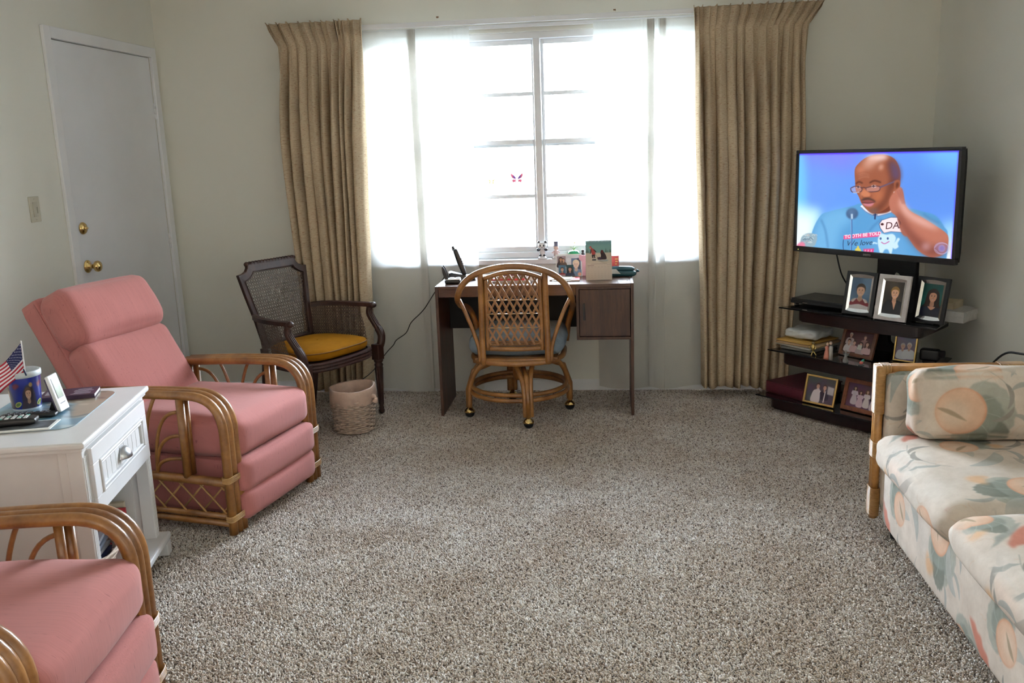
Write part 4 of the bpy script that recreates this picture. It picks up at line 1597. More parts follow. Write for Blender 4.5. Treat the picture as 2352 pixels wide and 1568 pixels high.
def portrait_boy():
    p = Paint(180, 270, (88, 112, 138))
    for q in range(14):
        p.oval(random.uniform(0, 180), random.uniform(0, 270), 45, 55, random.choice([(104, 130, 156), (70, 94, 122)]), soft=22, alpha=0.5)
    p.blob([(5, 275), (12, 205), (50, 178), (130, 178), (168, 205), (176, 275)], (198, 190, 188), 1)
    p.blob([(2, 240), (10, 208), (58, 180), (90, 200), (122, 180), (170, 208), (178, 240), (90, 226)], (122, 34, 44), 1)
    p.poly([(12, 208), (52, 177), (60, 184), (34, 214)], (205, 196, 190), 1)
    p.poly([(168, 208), (128, 177), (120, 184), (146, 214)], (205, 196, 190), 1)
    small_face(p, 92, 112, 100, (212, 168, 140), (62, 48, 40))
    return p.image('portrait_boy')

def portrait_woman():
    p = Paint(180, 270, (58, 50, 44))
    for q in range(14):
        p.oval(random.uniform(0, 180), random.uniform(0, 270), 40, 60, random.choice([(82, 66, 54), (44, 40, 38), (96, 80, 60)]), soft=22, alpha=0.5)
    small_face(p, 104, 96, 92, (226, 172, 138), (150, 112, 62), 'short', (26, 26, 34))
    p.blob([(0, 275), (6, 205), (54, 170), (84, 166), (104, 220), (110, 275)], (24, 25, 34), 1)
    p.blob([(180, 275), (176, 205), (140, 172), (124, 168), (114, 220), (112, 275)], (28, 28, 36), 1)
    p.poly([(86, 164), (124, 166), (112, 235)], (214, 160, 130), 1.5)
    return p.image('portrait_woman')

def portrait_girl():
    p = Paint(180, 270, (30, 78, 74))
    for q in range(12):
        p.oval(random.uniform(0, 180), random.uniform(0, 270), 40, 60, random.choice([(40, 104, 98), (22, 58, 58)]), soft=24, alpha=0.5)
    small_face(p, 100, 104, 94, (214, 158, 130), (46, 32, 30), 'long', (34, 38, 54))
    p.blob([(40, 150), (50, 70), (80, 44), (120, 44), (146, 72), (158, 160), (136, 176), (138, 100), (118, 66), (84, 66), (66, 104), (66, 176)], (46, 32, 30), 2)
    p.blob([(4, 275), (14, 212), (60, 190), (100, 206), (140, 190), (172, 212), (178, 275)], (34, 38, 56), 1)
    p.blob([(66, 188), (100, 186), (134, 188), (100, 214)], (206, 150, 124), 1)
    return p.image('portrait_girl')

def group_photo(name, bg, people, w=300, h=210, extra=None):
    p = Paint(w, h, bg)
    for q in range(12):
        p.oval(random.uniform(0, w), random.uniform(0, h), 60, 40, tuple(min(255, c * random.uniform(0.7, 1.2)) for c in bg), soft=26, alpha=0.5)
    for (x, y, s, hair, shirt, style) in people:
        small_face(p, x, y, s, (214, 170, 150), hair, style, shirt)
    if extra:
        extra(p)
    return p.image(name)

# ------------------------------------------------------------------ things on the desk
def on(o, x, y, z, rz=0.0):
    o.location = (x, y, z)
    o.rotation_euler.z = rz
    return o

# cordless phone standing in its base
ph = thing('cordless_telephone', 'black cordless telephone upright in its charging base on the desk', 'telephone', (-0.832, 5.000, DZT), 0.20)
g = G()
g.prism([(-0.075, 0.0), (0.070, 0.0), (0.078, 0.010), (0.060, 0.022), (0.0, 0.030), (-0.060, 0.050), (-0.075, 0.046)], 0.095, Matrix.Translation((0, 0.0475, 0)) @ Matrix.Rotation(PI / 2, 4, 'X'), 0.006)
g.build('charging_base', M['black'], ph)
lean = -0.32
rot = Matrix.Rotation(lean, 3, 'Y')
hs = thing('handset', None, None)
hs.parent = ph
hs.location = (0.015, 0, 0.028)
G().cushion((-0.024, 0, 0.075), (0.026, 0.046, 0.160), 0.010, 8, (0.003, 0, 0), rot=rot).build('handset_body', M['black'], hs)
G().tube([(-0.052, 0.004, 0.140), (-0.061, 0.004, 0.165)], [0.010, 0.007], 10).build('antenna', M['black'], hs)
for r in range(4):
    for c in range(3):
        u, v = 0.025 + r * 0.014, (c - 1) * 0.012
        q = rot @ Vector((0.0145, v, u - 0.02))
        G().box((-0.012 + q.x - 0.001, q.y, 0.045 + q.z), (0.003, 0.009, 0.009), 0.001, rot=rot).build('key', M['white_plastic'], hs)

# small router with two upright fins
md = thing('router', 'small white-topped black router with upright fins at the left end of the desk', 'router', (-0.862, 4.872, DZT), 0.08)
G().cushion((0, 0, 0.012), (0.088, 0.075, 0.022), 0.008, 8).build('body', M['black'], md)
tp = G().cushion((0.002, 0, 0.0245), (0.078, 0.066, 0.007), 0.003, 6).build('top_cover', M['white_plastic'], md)
for k in (-1, 1):
    G().lathe([(0.012, 0), (0.014, 0.002), (0.012, 0.004), (0.008, 0.0035)], 20, (0.012 + k * 0.017, 0.004, 0.028)).build('dial', M['steel'], tp)
for k, yy in enumerate((-0.026, 0.026)):
    G().prism([(0, 0), (0.014, 0), (0.004, 0.038), (-0.006, 0.066), (-0.016, 0.080), (-0.022, 0.072), (-0.018, 0.040), (-0.010, 0.015)], 0.006, Matrix.Translation((-0.036, yy + 0.003, 0.020)) @ Matrix.Rotation(PI / 2, 4, 'X'), 0.0015).build('fin', M['black'], md)

# calendar with a winter sledding picture
def calendar_art():
    p = Paint(310, 480, (203, 190, 176))
    p.poly([(0, 0), (310, 0), (310, 170), (0, 150)], (104, 150, 152), 4)
    p.poly([(0, 60), (310, 40), (310, 140), (0, 140)], (118, 160, 152), 16, 0.7)
    for (x, y, s) in ((18, 150, 60), (36, 152, 40), (242, 152, 62), (262, 150, 36), (288, 150, 52), (6, 150, 40), (304, 150, 46)):
        p.poly([(x, y - s), (x + s * .18, y), (x - s * .18, y)], (72, 96, 84), 2, 0.9)
    p.poly([(0, 150), (310, 146), (310, 275), (0, 262)], (196, 184, 166), 6)
    p.oval(205, 240, 66, 12, (130, 150, 160), 0.05, 5, 0.8)
    p.oval(105, 232, 30, 10, (140, 160, 170), 0, 5, 0.8)
    # walker in red
    p.blob([(60, 96), (76, 90), (104, 112), (116, 150), (108, 172), (82, 176), (70, 150), (62, 120)], (176, 66, 62), 1)
    p.oval(57, 82, 13, 15, (190, 62, 58), 0.5, 1)
    p.blob([(48, 86), (56, 78), (60, 92), (54, 98)], (222, 176, 150), 1)
    p.line([(96, 108), (116, 128), (124, 140)], 11, (44, 40, 44), 1)
    p.line([(64, 110), (60, 140), (52, 156)], 10, (50, 44, 46), 1)
    p.blob([(74, 172), (92, 174), (90, 200), (96, 212), (84, 214), (76, 200)], (36, 32, 38), 1)
    p.blob([(92, 172), (112, 170), (110, 196), (116, 210), (104, 212), (98, 196)], (36, 32, 38), 1)
    for x in (88, 110):
        p.poly([(x - 6, 212), (x + 6, 212), (x + 6, 222), (x - 6, 222)], (220, 210, 200), 1)
        p.poly([(x - 6, 222), (x + 6, 222), (x + 8, 242), (x - 10, 242)], (40, 32, 34), 1)
    # figures on the sled
    p.blob([(184, 128), (200, 118), (214, 136), (240, 180), (246, 226), (196, 232), (176, 226), (182, 180), (176, 150)], (46, 30, 38), 1)
    p.oval(195, 134, 16, 19, (96, 38, 42), 0, 1)
    p.blob([(142, 220), (150, 204), (168, 200), (186, 210), (184, 232), (150, 234)], (58, 36, 60), 1)
    p.oval(146, 212, 9, 10, (60, 40, 50), 0, 1)
    p.line([(120, 170), (148, 214)], 2, (90, 80, 80), 0.6)
    p.line([(136, 236), (240, 236)], 5, (214, 204, 190), 1)
    # text lines and the empty month
    p.line([(60, 284), (250, 282)], 5, (150, 138, 128), 1.2, 0.8)
    p.line([(18, 304), (96, 303)], 7, (150, 128, 124), 1.4, 0.8)
    p.line([(250, 292), (300, 290)], 4, (160, 146, 138), 1.2, 0.7)
    for c in range(7):
        p.text(['SUN', 'MON', 'TUE', 'WED', 'THU', 'FRI', 'SAT'][c], (22 + c * 40, 324), (9, 0), (0, -9), (112, 100, 96), alpha=0.75)
    d = 1
    for r in range(5):
        for c in range(7):
            if 5 <= r * 7 + c < 36 and d <= 31:
                p.text(str(d), (24 + c * 40, 352 + r * 25), (11, 0), (0, -11), (142, 130, 122), alpha=0.6)
                d += 1
    return p.image('calendar_page')
ca = thing('desk_calendar', 'spiral desk calendar showing a snowy sledding picture, standing on the desk', 'calendar', (-0.052, 4.885, DZT), 0.04)
cw_, ch_, cl = 0.142, 0.216, 0.20
def cal(u, v, off=0.0):                  # u across, v up the leaning page
    return Vector((u, v * math.sin(cl) - off * math.cos(cl), v * math.cos(cl) + off * math.sin(cl) + 0.001))
M['card'] = plain('calendar card', (0.55, 0.50, 0.44), 0.8)
g = G()
g.raw([cal(a, b, c) for c in (0, -0.004) for a, b in ((-cw_ / 2, 0), (cw_ / 2, 0), (cw_ / 2, ch_), (-cw_ / 2, ch_))], [(0, 1, 2, 3), (7, 6, 5, 4), (0, 4, 5, 1), (1, 5, 6, 2), (2, 6, 7, 3), (3, 7, 4, 0)])
bk = [Vector((a, ch_ * math.sin(cl) + (ch_ - b) * 0.33 + 0.006, b * math.cos(cl) + 0.001)) for a, b in ((-cw_ / 2, 0), (cw_ / 2, 0), (cw_ / 2, ch_), (-cw_ / 2, ch_))]
g.raw(bk + [p + Vector((0, 0.002, 0)) for p in bk], [(0, 1, 2, 3), (7, 6, 5, 4), (0, 4, 5, 1), (1, 5, 6, 2), (2, 6, 7, 3), (3, 7, 4, 0)])
tag(g.build('easel', M['card'], ca))
G().quad(cal(-cw_ / 2, 0.0, 0.0006), cal(cw_ / 2, 0.0, 0.0006), cal(cw_ / 2, ch_, 0.0006), cal(-cw_ / 2, ch_, 0.0006)).build('page', printed('calendar page', calendar_art(), 0.6), ca, fix=False)
g = G()
for k in range(17):
    u = -cw_ / 2 + 0.008 + k * (cw_ - 0.016) / 16
    c = cal(u, ch_ - 0.002, -0.004)
    g.tube([c + Vector((0, math.cos(a) * 0.007, math.sin(a) * 0.007)) for a in np.linspace(0, 2 * PI, 13)[:-1]], 0.0011, 5, closed=True)
tag(g.build('spiral_binding', M['white_plastic'], ca), kind='stuff')

# leaning card of pasted family photographs
def collage_art():
    p = Paint(300, 260, (206, 206, 212))
    def pic(x0, y0, x1, y1, bg):
        p.poly([(x0, y0), (x1, y0), (x1, y1), (x0, y1)], bg)
    pic(10, 12, 112, 120, (150, 132, 138))
    small_face(p, 52, 52, 44, (190, 140, 112), (54, 38, 34), 'long', (60, 44, 46))
    small_face(p, 84, 60, 36, (200, 150, 120), (70, 48, 40), 'short', (90, 70, 60))
    p.oval(150, 60, 30, 26, (222, 222, 228), 0, 4)
    pic(180, 42, 290, 245, (92, 104, 130))
    p.poly([(250, 42), (290, 42), (290, 245), (262, 200)], (40, 44, 62), 6)
    small_face(p, 236, 118, 96, (222, 190, 170), (214, 190, 160), 'short', (110, 124, 150))
    p.oval(276, 240, 22, 24, (216, 150, 124), 0, 2)
    pic(22, 122, 110, 254, (70, 104, 126))
    p.poly([(26, 232), (66, 208), (106, 232), (106, 254), (26, 254)], (132, 40, 48), 1)
    p.poly([(28, 240), (104, 240), (104, 250), (28, 250)], (200, 190, 186), 1)
    small_face(p, 66, 176, 48, (206, 160, 136), (58, 44, 40))
    pic(116, 122, 204, 254, (24, 66, 70))
    small_face(p, 160, 176, 50, (206, 152, 128), (40, 28, 28), 'long', (32, 36, 60))
    return p.image('collage')
cg = thing('photo_collage', 'white-edged card of four family portraits leaning beside the calendar', 'photograph', (-0.222, 5.045, DZT), 0.10)
cw2, ch2, cl2 = 0.148, 0.128, 0.28
def cgp(u, v, off=0.0):
    return Vector((u, v * math.sin(cl2) - off * math.cos(cl2), v * math.cos(cl2) + off * math.sin(cl2) + 0.001))
G().raw([cgp(a, b, c) for c in (0, -0.004) for a, b in ((-cw2 / 2, 0), (cw2 / 2, 0), (cw2 / 2, ch2), (-cw2 / 2, ch2))], [(0, 1, 2, 3), (7, 6, 5, 4), (0, 4, 5, 1), (1, 5, 6, 2), (2, 6, 7, 3), (3, 7, 4, 0)]).build('backing_card', M['paper'], cg)
G().quad(cgp(-cw2 / 2 + .004, 0.002, 0.0006), cgp(cw2 / 2 - .004, 0.002, 0.0006), cgp(cw2 / 2 - .004, ch2 - .005, 0.0006), cgp(-cw2 / 2 + .004, ch2 - .005, 0.0006)).build('photographs', printed('collage print', collage_art(), 0.3), cg, fix=False)

M['teal'] = plain('dark teal plastic', (0.016, 0.075, 0.095), 0.3, var=0.05)
ts = thing('stapler', 'dark teal rounded stapler behind the calendar at the right end of the desk', 'stapler', (0.070, 5.03, DZT), -0.12)
G().cushion((0, 0, 0.016), (0.165, 0.046, 0.030), 0.013, 10, (0.004, 0, 0.002)).build('base', M['teal'], ts)
G().cushion((-0.004, 0, 0.041), (0.150, 0.040, 0.024), 0.011, 10, (0.006, 0, 0.004)).build('top_arm', M['teal'], ts)
G().prism([(-0.03, 0), (0.03, 0), (0.005, 0.026), (-0.03, 0.026)], 0.001, Matrix.Translation((-0.03, -0.0236, 0.016)) @ Matrix.Rotation(PI / 2, 4, 'X')).build('sticker', M['paper'], ts)
G().tube([(0.085, 0, 0.030), (0.102, 0, 0.028)], [0.010, 0.004], 10).build('nose', M['teal'], ts)

# sheets, envelopes and books on the desk
def slab_thing(name, label, cat, x, y, z, sx, sy, sz, rz, mat, extra=None, bev=0.0006, group=None):
    t = G().box((0, 0, sz / 2), (sx, sy, sz), bev).build(name, mat)
    t.location = (x, y, z)
    t.rotation_euler.z = rz
    return tag(t, label, cat, group)
M['red_card'] = plain('red glossy cover', (0.50, 0.035, 0.045), 0.35, var=0.06)
M['cream_paper'] = plain('cream paper', (0.66, 0.58, 0.42), 0.8, var=0.04)
nb_ = thing('spiral_notebook', 'red spiral notebook lying flat in front of the photo card', 'notebook', (-0.235, 4.915, DZT), 0.03)
G().box((0, 0, 0.004), (0.150, 0.120, 0.006), 0.001).build('pages', M['paper'], nb_)
G().box((0.052, 0, 0.0078), (0.046, 0.120, 0.0012)).build('cover', M['red_card'], nb_)
g = G()
for k in range(12):
    g.tube([(0.030 + 0.005 * math.cos(a), -0.052 + k * 0.0095, 0.0080 + 0.0035 * math.sin(a)) for a in np.linspace(0, 2 * PI, 9)[:-1]], 0.0010, 5, closed=True)
tag(g.build('wire_coil', M['white_plastic'], nb_), kind='stuff')
en = thing('envelope', 'cream envelope with an open flap lying on the red notebook', 'envelope', (-0.268, 4.918, DZT + 0.0095), 0.03)
G().box((0, 0, 0.001), (0.118, 0.085, 0.002), 0.0004).build('body', M['cream_paper'], en)
G().prism([(0.059, -0.042), (0.059, 0.042), (0.083, 0.012), (0.083, -0.012)][::-1], 0.0008, Matrix.Translation((0, 0, 0.0006))).build('flap', M['cream_paper'], en)
slab_thing('paper_sheet', 'bluish white sheet of paper on the desk edge right of the rattan chair back', 'paper', -0.330, 4.810, DZT, 0.17, 0.085, 0.0012, 0.05, plain('bluish paper', (0.70, 0.74, 0.80), 0.6))
slab_thing('label_sticker', 'small white label stuck on the desk top near its right corner', 'label', 0.073, 4.850, DZT, 0.052, 0.020, 0.0006, 0.0, M['paper'])
mail = [('magazine', 'thick stack-bottom magazine with grey cover behind the rattan chair back', 'magazine', -0.545, 4.915, 0.20, 0.16, 0.012, 0.05, plain('grey magazine cover', (0.42, 0.38, 0.35), 0.5)),
        ('catalog', 'red-covered catalog on the grey magazine behind the chair back', 'catalog', -0.552, 4.925, 0.19, 0.15, 0.010, -0.04, M['red_card']),
        ('newspaper', 'folded beige newspaper on the red catalog behind the chair back', 'newspaper', -0.540, 4.930, 0.18, 0.14, 0.012, 0.08, plain('newsprint', (0.48, 0.43, 0.36), 0.9, var=0.2, vscale=90)),
        ('folder', 'maroon folder on top of the mail stack behind the chair back', 'folder', -0.545, 4.940, 0.17, 0.13, 0.008, -0.02, plain('maroon folder', (0.18, 0.03, 0.035), 0.5)),
        ('envelope', 'white envelope topmost on the mail stack behind the chair back', 'envelope', -0.535, 4.945, 0.15, 0.09, 0.006, 0.10, M['paper'])]
zz = DZT
for (nm, lb, ct, x, y, sx, sy, sz, rz, mt) in mail:
    slab_thing(nm, lb, ct, x, y, zz, sx, sy, sz, rz, mt)
    zz += sz + 0.0004
slab_thing('pillbox', 'small white and red box on the desk left of the mail stack', 'box', -0.690, 4.960, DZT, 0.060, 0.045, 0.030, 0.2, M['white_plastic'])
G_ = slab_thing('greeting_card', 'pink card standing between the photo card and the calendar', 'card', -0.132, 5.075, DZT, 0.070, 0.004, 0.118, -0.10, plain('pink card', (0.55, 0.28, 0.32), 0.6))
rc = thing('red_booklet', 'red booklet with gold lettering standing behind the calendar', 'booklet', (0.028, 5.060, DZT), 0.0)
G().box((0, 0, 0.056), (0.060, 0.012, 0.112), 0.001).build('cover', plain('red booklet cover', (0.42, 0.05, 0.045), 0.5), rc)
for k, (a, b) in enumerate(((0.008, 0.026), (0.010, 0.024), (0.008, 0.020))):
    G().box((0.5 * (a + b), -0.0064, 0.094 - k * 0.014), (b - a, 0.0006, 0.005)).build('gilt_line', M['gold'], rc)
crumple('tissue', (-0.655, 4.885, DZT + 0.020), 0.021, M['paper'], 'crumpled white tissue on the desk behind the left of the chair lattice', 8)
crumple('tissue.001', (-0.420, 4.860, DZT + 0.018), 0.018, M['paper'], 'crumpled white tissue on the desk behind the right of the chair lattice', 12)

# cable from the desk down to the outlet behind the armchair
cab = G().tube(bez([(-0.900, 4.915, 0.760), (-0.925, 5.00, 0.742), (-0.955, 5.10, 0.742), (-0.968, 5.17, 0.728), (-1.005, 5.185, 0.675), (-1.042, 5.188, 0.622), (-1.094, 5.188, 0.546), (-1.131, 5.188, 0.506), (-1.187, 5.188, 0.454), (-1.221, 5.186, 0.392), (-1.282, 5.184, 0.349), (-1.303, 5.18, 0.318), (-1.338, 5.12, 0.280), (-1.385, 5.02, 0.21), (-1.44, 4.985, 0.165), (-1.52, 4.98, 0.118)], 5), 0.0028, 6).build('power_cord', M['black'])
tag(cab, 'thin black cord running from the desk down in front of the left sheer curtain', 'cord')

# ------------------------------------------------------------------ window sill ornaments and window stickers
SZ = WZ0 + 0.021
M['china'] = plain('white china', (0.80, 0.80, 0.82), 0.15, coat=0.5, var=0.01)
M['china_black'] = plain('black glaze', (0.02, 0.02, 0.03), 0.15, coat=0.5)
pd = thing('panda_figurine', 'white china panda figurine on a round base, on the window sill at the mullion', 'figurine', (-0.390, 5.285, SZ))
G().lathe([(0.026, 0), (0.028, 0.004), (0.024, 0.010), (0.016, 0.016)], 24).build('base', M['china'], pd)
G().ball((0, 0, 0.038), (0.019, 0.016, 0.025), 18, 12).build('body', M['china'], pd)
hd = G().ball((0, -0.002, 0.078), (0.026, 0.023, 0.023), 20, 14).build('head', M['china'], pd)
for s in (-1, 1):
    G().ball((s * 0.020, 0, 0.099), (0.0085, 0.006, 0.0085), 10, 8).build('ear', M['china_black'], hd)
    G().ball((s * 0.0095, -0.0215, 0.080), (0.0055, 0.0035, 0.0070), 10, 8, Matrix.Rotation(s * 0.4, 3, 'Y')).build('eye_patch', M['china_black'], hd)
    G().tube(bez([(s * 0.012, 0, 0.056), (s * 0.024, -0.008, 0.052), (s * 0.026, -0.012, 0.062)], 5), 0.0065, 8).build('arm', M['china_black'], pd)
    G().tube([(s * 0.009, -0.004, 0.026), (s * 0.013, -0.014, 0.019)], 0.0072, 8).build('leg', M['china_black'], pd)
G().ball((0, -0.0255, 0.072), (0.0035, 0.0025, 0.0025), 8, 6).build('nose', M['china_black'], hd)

hf = thing('hatted_figurine', 'small china figurine in a grey top hat, on the sill right of the panda', 'figurine', (-0.308, 5.285, SZ))
G().lathe([(0.024, 0), (0.026, 0.004), (0.018, 0.012), (0.012, 0.018)], 24).build('base', M['china'], hf)
G().lathe([(0.013, 0.014), (0.015, 0.026), (0.011, 0.044), (0.006, 0.052)], 16).build('body', plain('rose glaze', (0.70, 0.50, 0.48), 0.3), hf)
G().ball((0, 0, 0.064), 0.0145, 16, 12).build('head', plain('skin glaze', (0.75, 0.52, 0.42), 0.3), hf)
g = G().lathe([(0.019, 0.074), (0.019, 0.0765), (0.0125, 0.078), (0.0135, 0.102), (0.0125, 0.103)], 20)
g.build('top_hat', plain('grey hat', (0.16, 0.16, 0.22), 0.5), hf)
for s in (-1, 1):
    G().tube(bez([(s * 0.011, 0, 0.046), (s * 0.019, -0.006, 0.036), (s * 0.022, -0.014, 0.038)], 4), 0.0035, 6).build('arm', plain('rose glaze arm', (0.70, 0.50, 0.48), 0.3), hf)

gj = thing('green_glass_pot', 'round green glass pot holding a tiny plant, on the sill behind the photo card', 'pot', (-0.204, 5.285, SZ))
mg, nt, out = _new('green glass')
p_ = principled(nt, out, (0.02, 0.42, 0.16), 0.08, coat=0.5)
p_.inputs['Transmission Weight'].default_value = 0.6
M['green_glass'] = mg
G().lathe([(0.022, 0), (0.034, 0.008), (0.037, 0.022), (0.031, 0.040), (0.018, 0.047), (0.014, 0.046)], 28).build('bowl', M['green_glass'], gj)
M['leaf'] = plain('pale leaf', (0.35, 0.50, 0.22), 0.6)
for k in range(5):
    a = k * 1.3
    G().strip(bez([(0, 0, 0.045), (0.010 * math.cos(a), 0.010 * math.sin(a), 0.060), (0.026 * math.cos(a), 0.026 * math.sin(a), 0.066)], 4), (0.2, 0.3, 1), 0.005, 0.0008).build('leaf', M['leaf'], gj)
G().tube(bez([(0, 0, 0.045), (0.002, 0, 0.07), (0.006, 0.0, 0.088)], 4), 0.001, 5).build('stem', M['leaf'], gj)
G().ball((0.006, 0, 0.091), 0.005, 8, 6).build('flower', plain('yellow flower', (0.75, 0.62, 0.12), 0.6), gj)
bt = thing('dark_bottle', 'small dark bottle on the sill just left of the calendar', 'bottle', (-0.150, 5.275, SZ))
G().lathe([(0.011, 0), (0.0125, 0.003), (0.0125, 0.026), (0.006, 0.033), (0.006, 0.036)], 16).build('body', plain('dark glass', (0.03, 0.025, 0.03), 0.15), bt)
G().lathe([(0.008, 0.036), (0.008, 0.048), (0.007, 0.050)], 14).build('cap', M['black'], bt)

def film(name, col):
    m, nt, out = _new(name)
    df, tl = nd(nt, 'ShaderNodeBsdfDiffuse', {'Color': c4(col)}), nd(nt, 'ShaderNodeBsdfTranslucent', {'Color': c4(col)})
    mx = nt.nodes.new('ShaderNodeMixShader')
    mx.inputs[0].default_value = 0.010
    nt.links.new(df.outputs[0], mx.inputs[1])
    nt.links.new(tl.outputs[0], mx.inputs[2])
    nt.links.new(mx.outputs[0], out.inputs['Surface'])
    return m
def butterfly(name, label, x, z, s, c1, c2, cb):
    t = thing(name, label, 'sticker', (x, 5.3795, z))
    m1, m2, m3 = film(name + ' wing', c1), film(name + ' inner wing', c2), film(name + ' body', cb)
    up = [(0.004, 0.002), (0.016, 0.020), (0.034, 0.034), (0.040, 0.030), (0.038, 0.016), (0.028, 0.002), (0.012, -0.004)]
    lo = [(0.004, -0.002), (0.014, -0.004), (0.028, -0.002), (0.032, -0.012), (0.026, -0.026), (0.016, -0.020), (0.010, -0.030), (0.007, -0.018)]
    for q in (-1, 1):
        mt = Matrix.Translation((0, 0, 0)) @ Matrix.Rotation(PI / 2, 4, 'X')
        for poly, mm, nm, h in ((up, m1, 'upper_wing', 0), (lo, m1, 'lower_wing', 0), ([(a * 0.62, b * 0.62) for a, b in up], m2, 'wing_marking', 0.0006)):
            pp = [(q * a * s, b * s) for a, b in poly]
            if q < 0:
                pp = pp[::-1]
            G().prism(pp, 0.0006, Matrix.Translation((0, -h, 0)) @ mt).build(nm, mm, t)
    G().tube([(0, -0.001, -0.024 * s), (0, -0.0015, 0.0), (0, -0.001, 0.012 * s)], [0.0010 * s, 0.0018 * s, 0.0012 * s], 8).build('body', m3, t)
    for q in (-1, 1):
        G().tube(bez([(0, -0.001, 0.012 * s), (q * 0.006 * s, -0.001, 0.024 * s), (q * 0.010 * s, -0.001, 0.028 * s)], 4), 0.0006, 5).build('antenna', m3, t)
butterfly('butterfly_sticker', 'pink and violet butterfly sticker on the left lower window pane', -0.537, 1.282, 0.95, (0.80, 0.20, 0.32), (0.22, 0.10, 0.42), (0.85, 0.35, 0.12))
butterfly('butterfly_sticker.001', 'small pale yellow butterfly sticker near the edge of the left sheer curtain', -0.690, 1.268, 0.50, (0.90, 0.78, 0.30), (0.80, 0.60, 0.20), (0.4, 0.35, 0.2))

# ------------------------------------------------------------------ corner television stand (local +x = front, +y = to its right)
M['mahogany'] = wood('dark mahogany', (0.007, 0.0022, 0.0020), (0.020, 0.0060, 0.0050), (14, 3, 30), 0.32, coat=0.12)
M['dark_glass'] = plain('black tempered glass', (0.006, 0.006, 0.007), 0.06, coat=0.5, var=0.02)
TS_O, TS_F = (1.24, 4.64), (-0.73, -0.68)
TSY = yaw_of(*TS_F)
def stand_pt(x, y, z):
    v = Matrix.Rotation(TSY, 3, 'Z') @ Vector((x, y, 0))
    return Vector((TS_O[0] + v.x, TS_O[1] + v.y, z))
tv_st = thing('tv_stand', 'dark mahogany corner television stand with three black glass shelves', 'stand', (*TS_O, 0), TSY)
SHELF = {}
for nm, zt, wf, wb, xf, xb, wt, th in (('bottom', 0.079, 0.490, 0.36, 0.140, -0.36, 0.42, 0.060), ('middle', 0.333, 0.450, 0.33, 0.095, -0.38, 0.38, 0.066), ('top', 0.558, 0.443, 0.33, 0.015, -0.40, 0.35, 0.062)):
    SHELF[nm] = zt
    pl = [(xf, -wf), (xf, wf), (xf - 0.19, wf - 0.045), (xb, wb), (xb, -wb), (xf - 0.19, -wf + 0.045)]
    G().prism(pl, 0.007, Matrix.Translation((0, 0, zt - 0.007)), 0.0015).build('glass_shelf', M['dark_glass'], tv_st)
    r = 0.05
    fr_ = xf - 0.028
    tray = [(xb + 0.02, -wb + 0.03)] + [(fr_ - 0.035 + 0.035 * math.cos(a), -wt + 0.035 + 0.035 * math.sin(a)) for a in np.linspace(-PI / 2, 0, 6)]
    tray += [(fr_ + 0.014 * math.cos(q * PI / 2), q * (wt - 0.05)) for q in np.linspace(-0.85, 0.85, 9)]
    tray += [(fr_ - 0.035 + 0.035 * math.cos(a), wt - 0.035 + 0.035 * math.sin(a)) for a in np.linspace(0, PI / 2, 6)] + [(xb + 0.02, wb - 0.03)]
    G().prism(tray, th, Matrix.Translation((0, 0, zt - 0.0075 - th)), 0.008).build('wood_tray', M['mahogany'], tv_st)
# back column: a slotted plate
def slotted(parent, x, y, z0, z1, w, holes, mat, t=0.03):
    g = G()
    zs = [z0] + [v for h in holes for v in (h[0] - 0.006, h[1] + 0.006)] + [z1]
    for a, b in zip(zs[::2], zs[1::2]):
        g.box((x, y, (a + b) / 2), (t, w, b - a), 0.002)
    for h0, h1, hw in holes:
        n = 24
        inner, outer = [], []
        zc_, hh, hr = (h0 + h1) / 2, (h1 - h0) / 2, hw / 2
        for k in range(n):
            a = 2 * PI * k / n
            inner.append((hr * math.cos(a), zc_ + (hh - hr) * (1 if math.sin(a) > 0 else -1 if math.sin(a) < 0 else 0) + hr * math.sin(a)))
            m_ = max(abs(math.cos(a)), abs(math.sin(a)))
            outer.append((w / 2 * math.cos(a) / m_, zc_ + (hh + 0.006) * math.sin(a) / m_))
        v = [Vector((x + sx * t / 2, y + p[0], p[1])) for sx in (-1, 1) for lp in (outer, inner) for p in lp]
        f = []
        for k in range(n):
            j = (k + 1) % n
            f += [(k, j, n + j, n + k), (2 * n + j, 2 * n + k, 3 * n + k, 3 * n + j), (n + k, n + j, 3 * n + j, 3 * n + k), (k, 2 * n + k, 2 * n + j, j)]
        g.raw(v, f)
    return g.build('back_column', mat, parent)
slotted(tv_st, -0.300, 0.055, 0.0, 1.17, 0.215, [(0.11, 0.24, 0.05), (0.375, 0.475, 0.052), (0.64, 0.76, 0.05)], M['black_matte'])
G().box((-0.213, 0.03, 1.11), (0.14, 0.20, 0.16), 0.004).build('tv_bracket', M['black_matte'], tv_st)

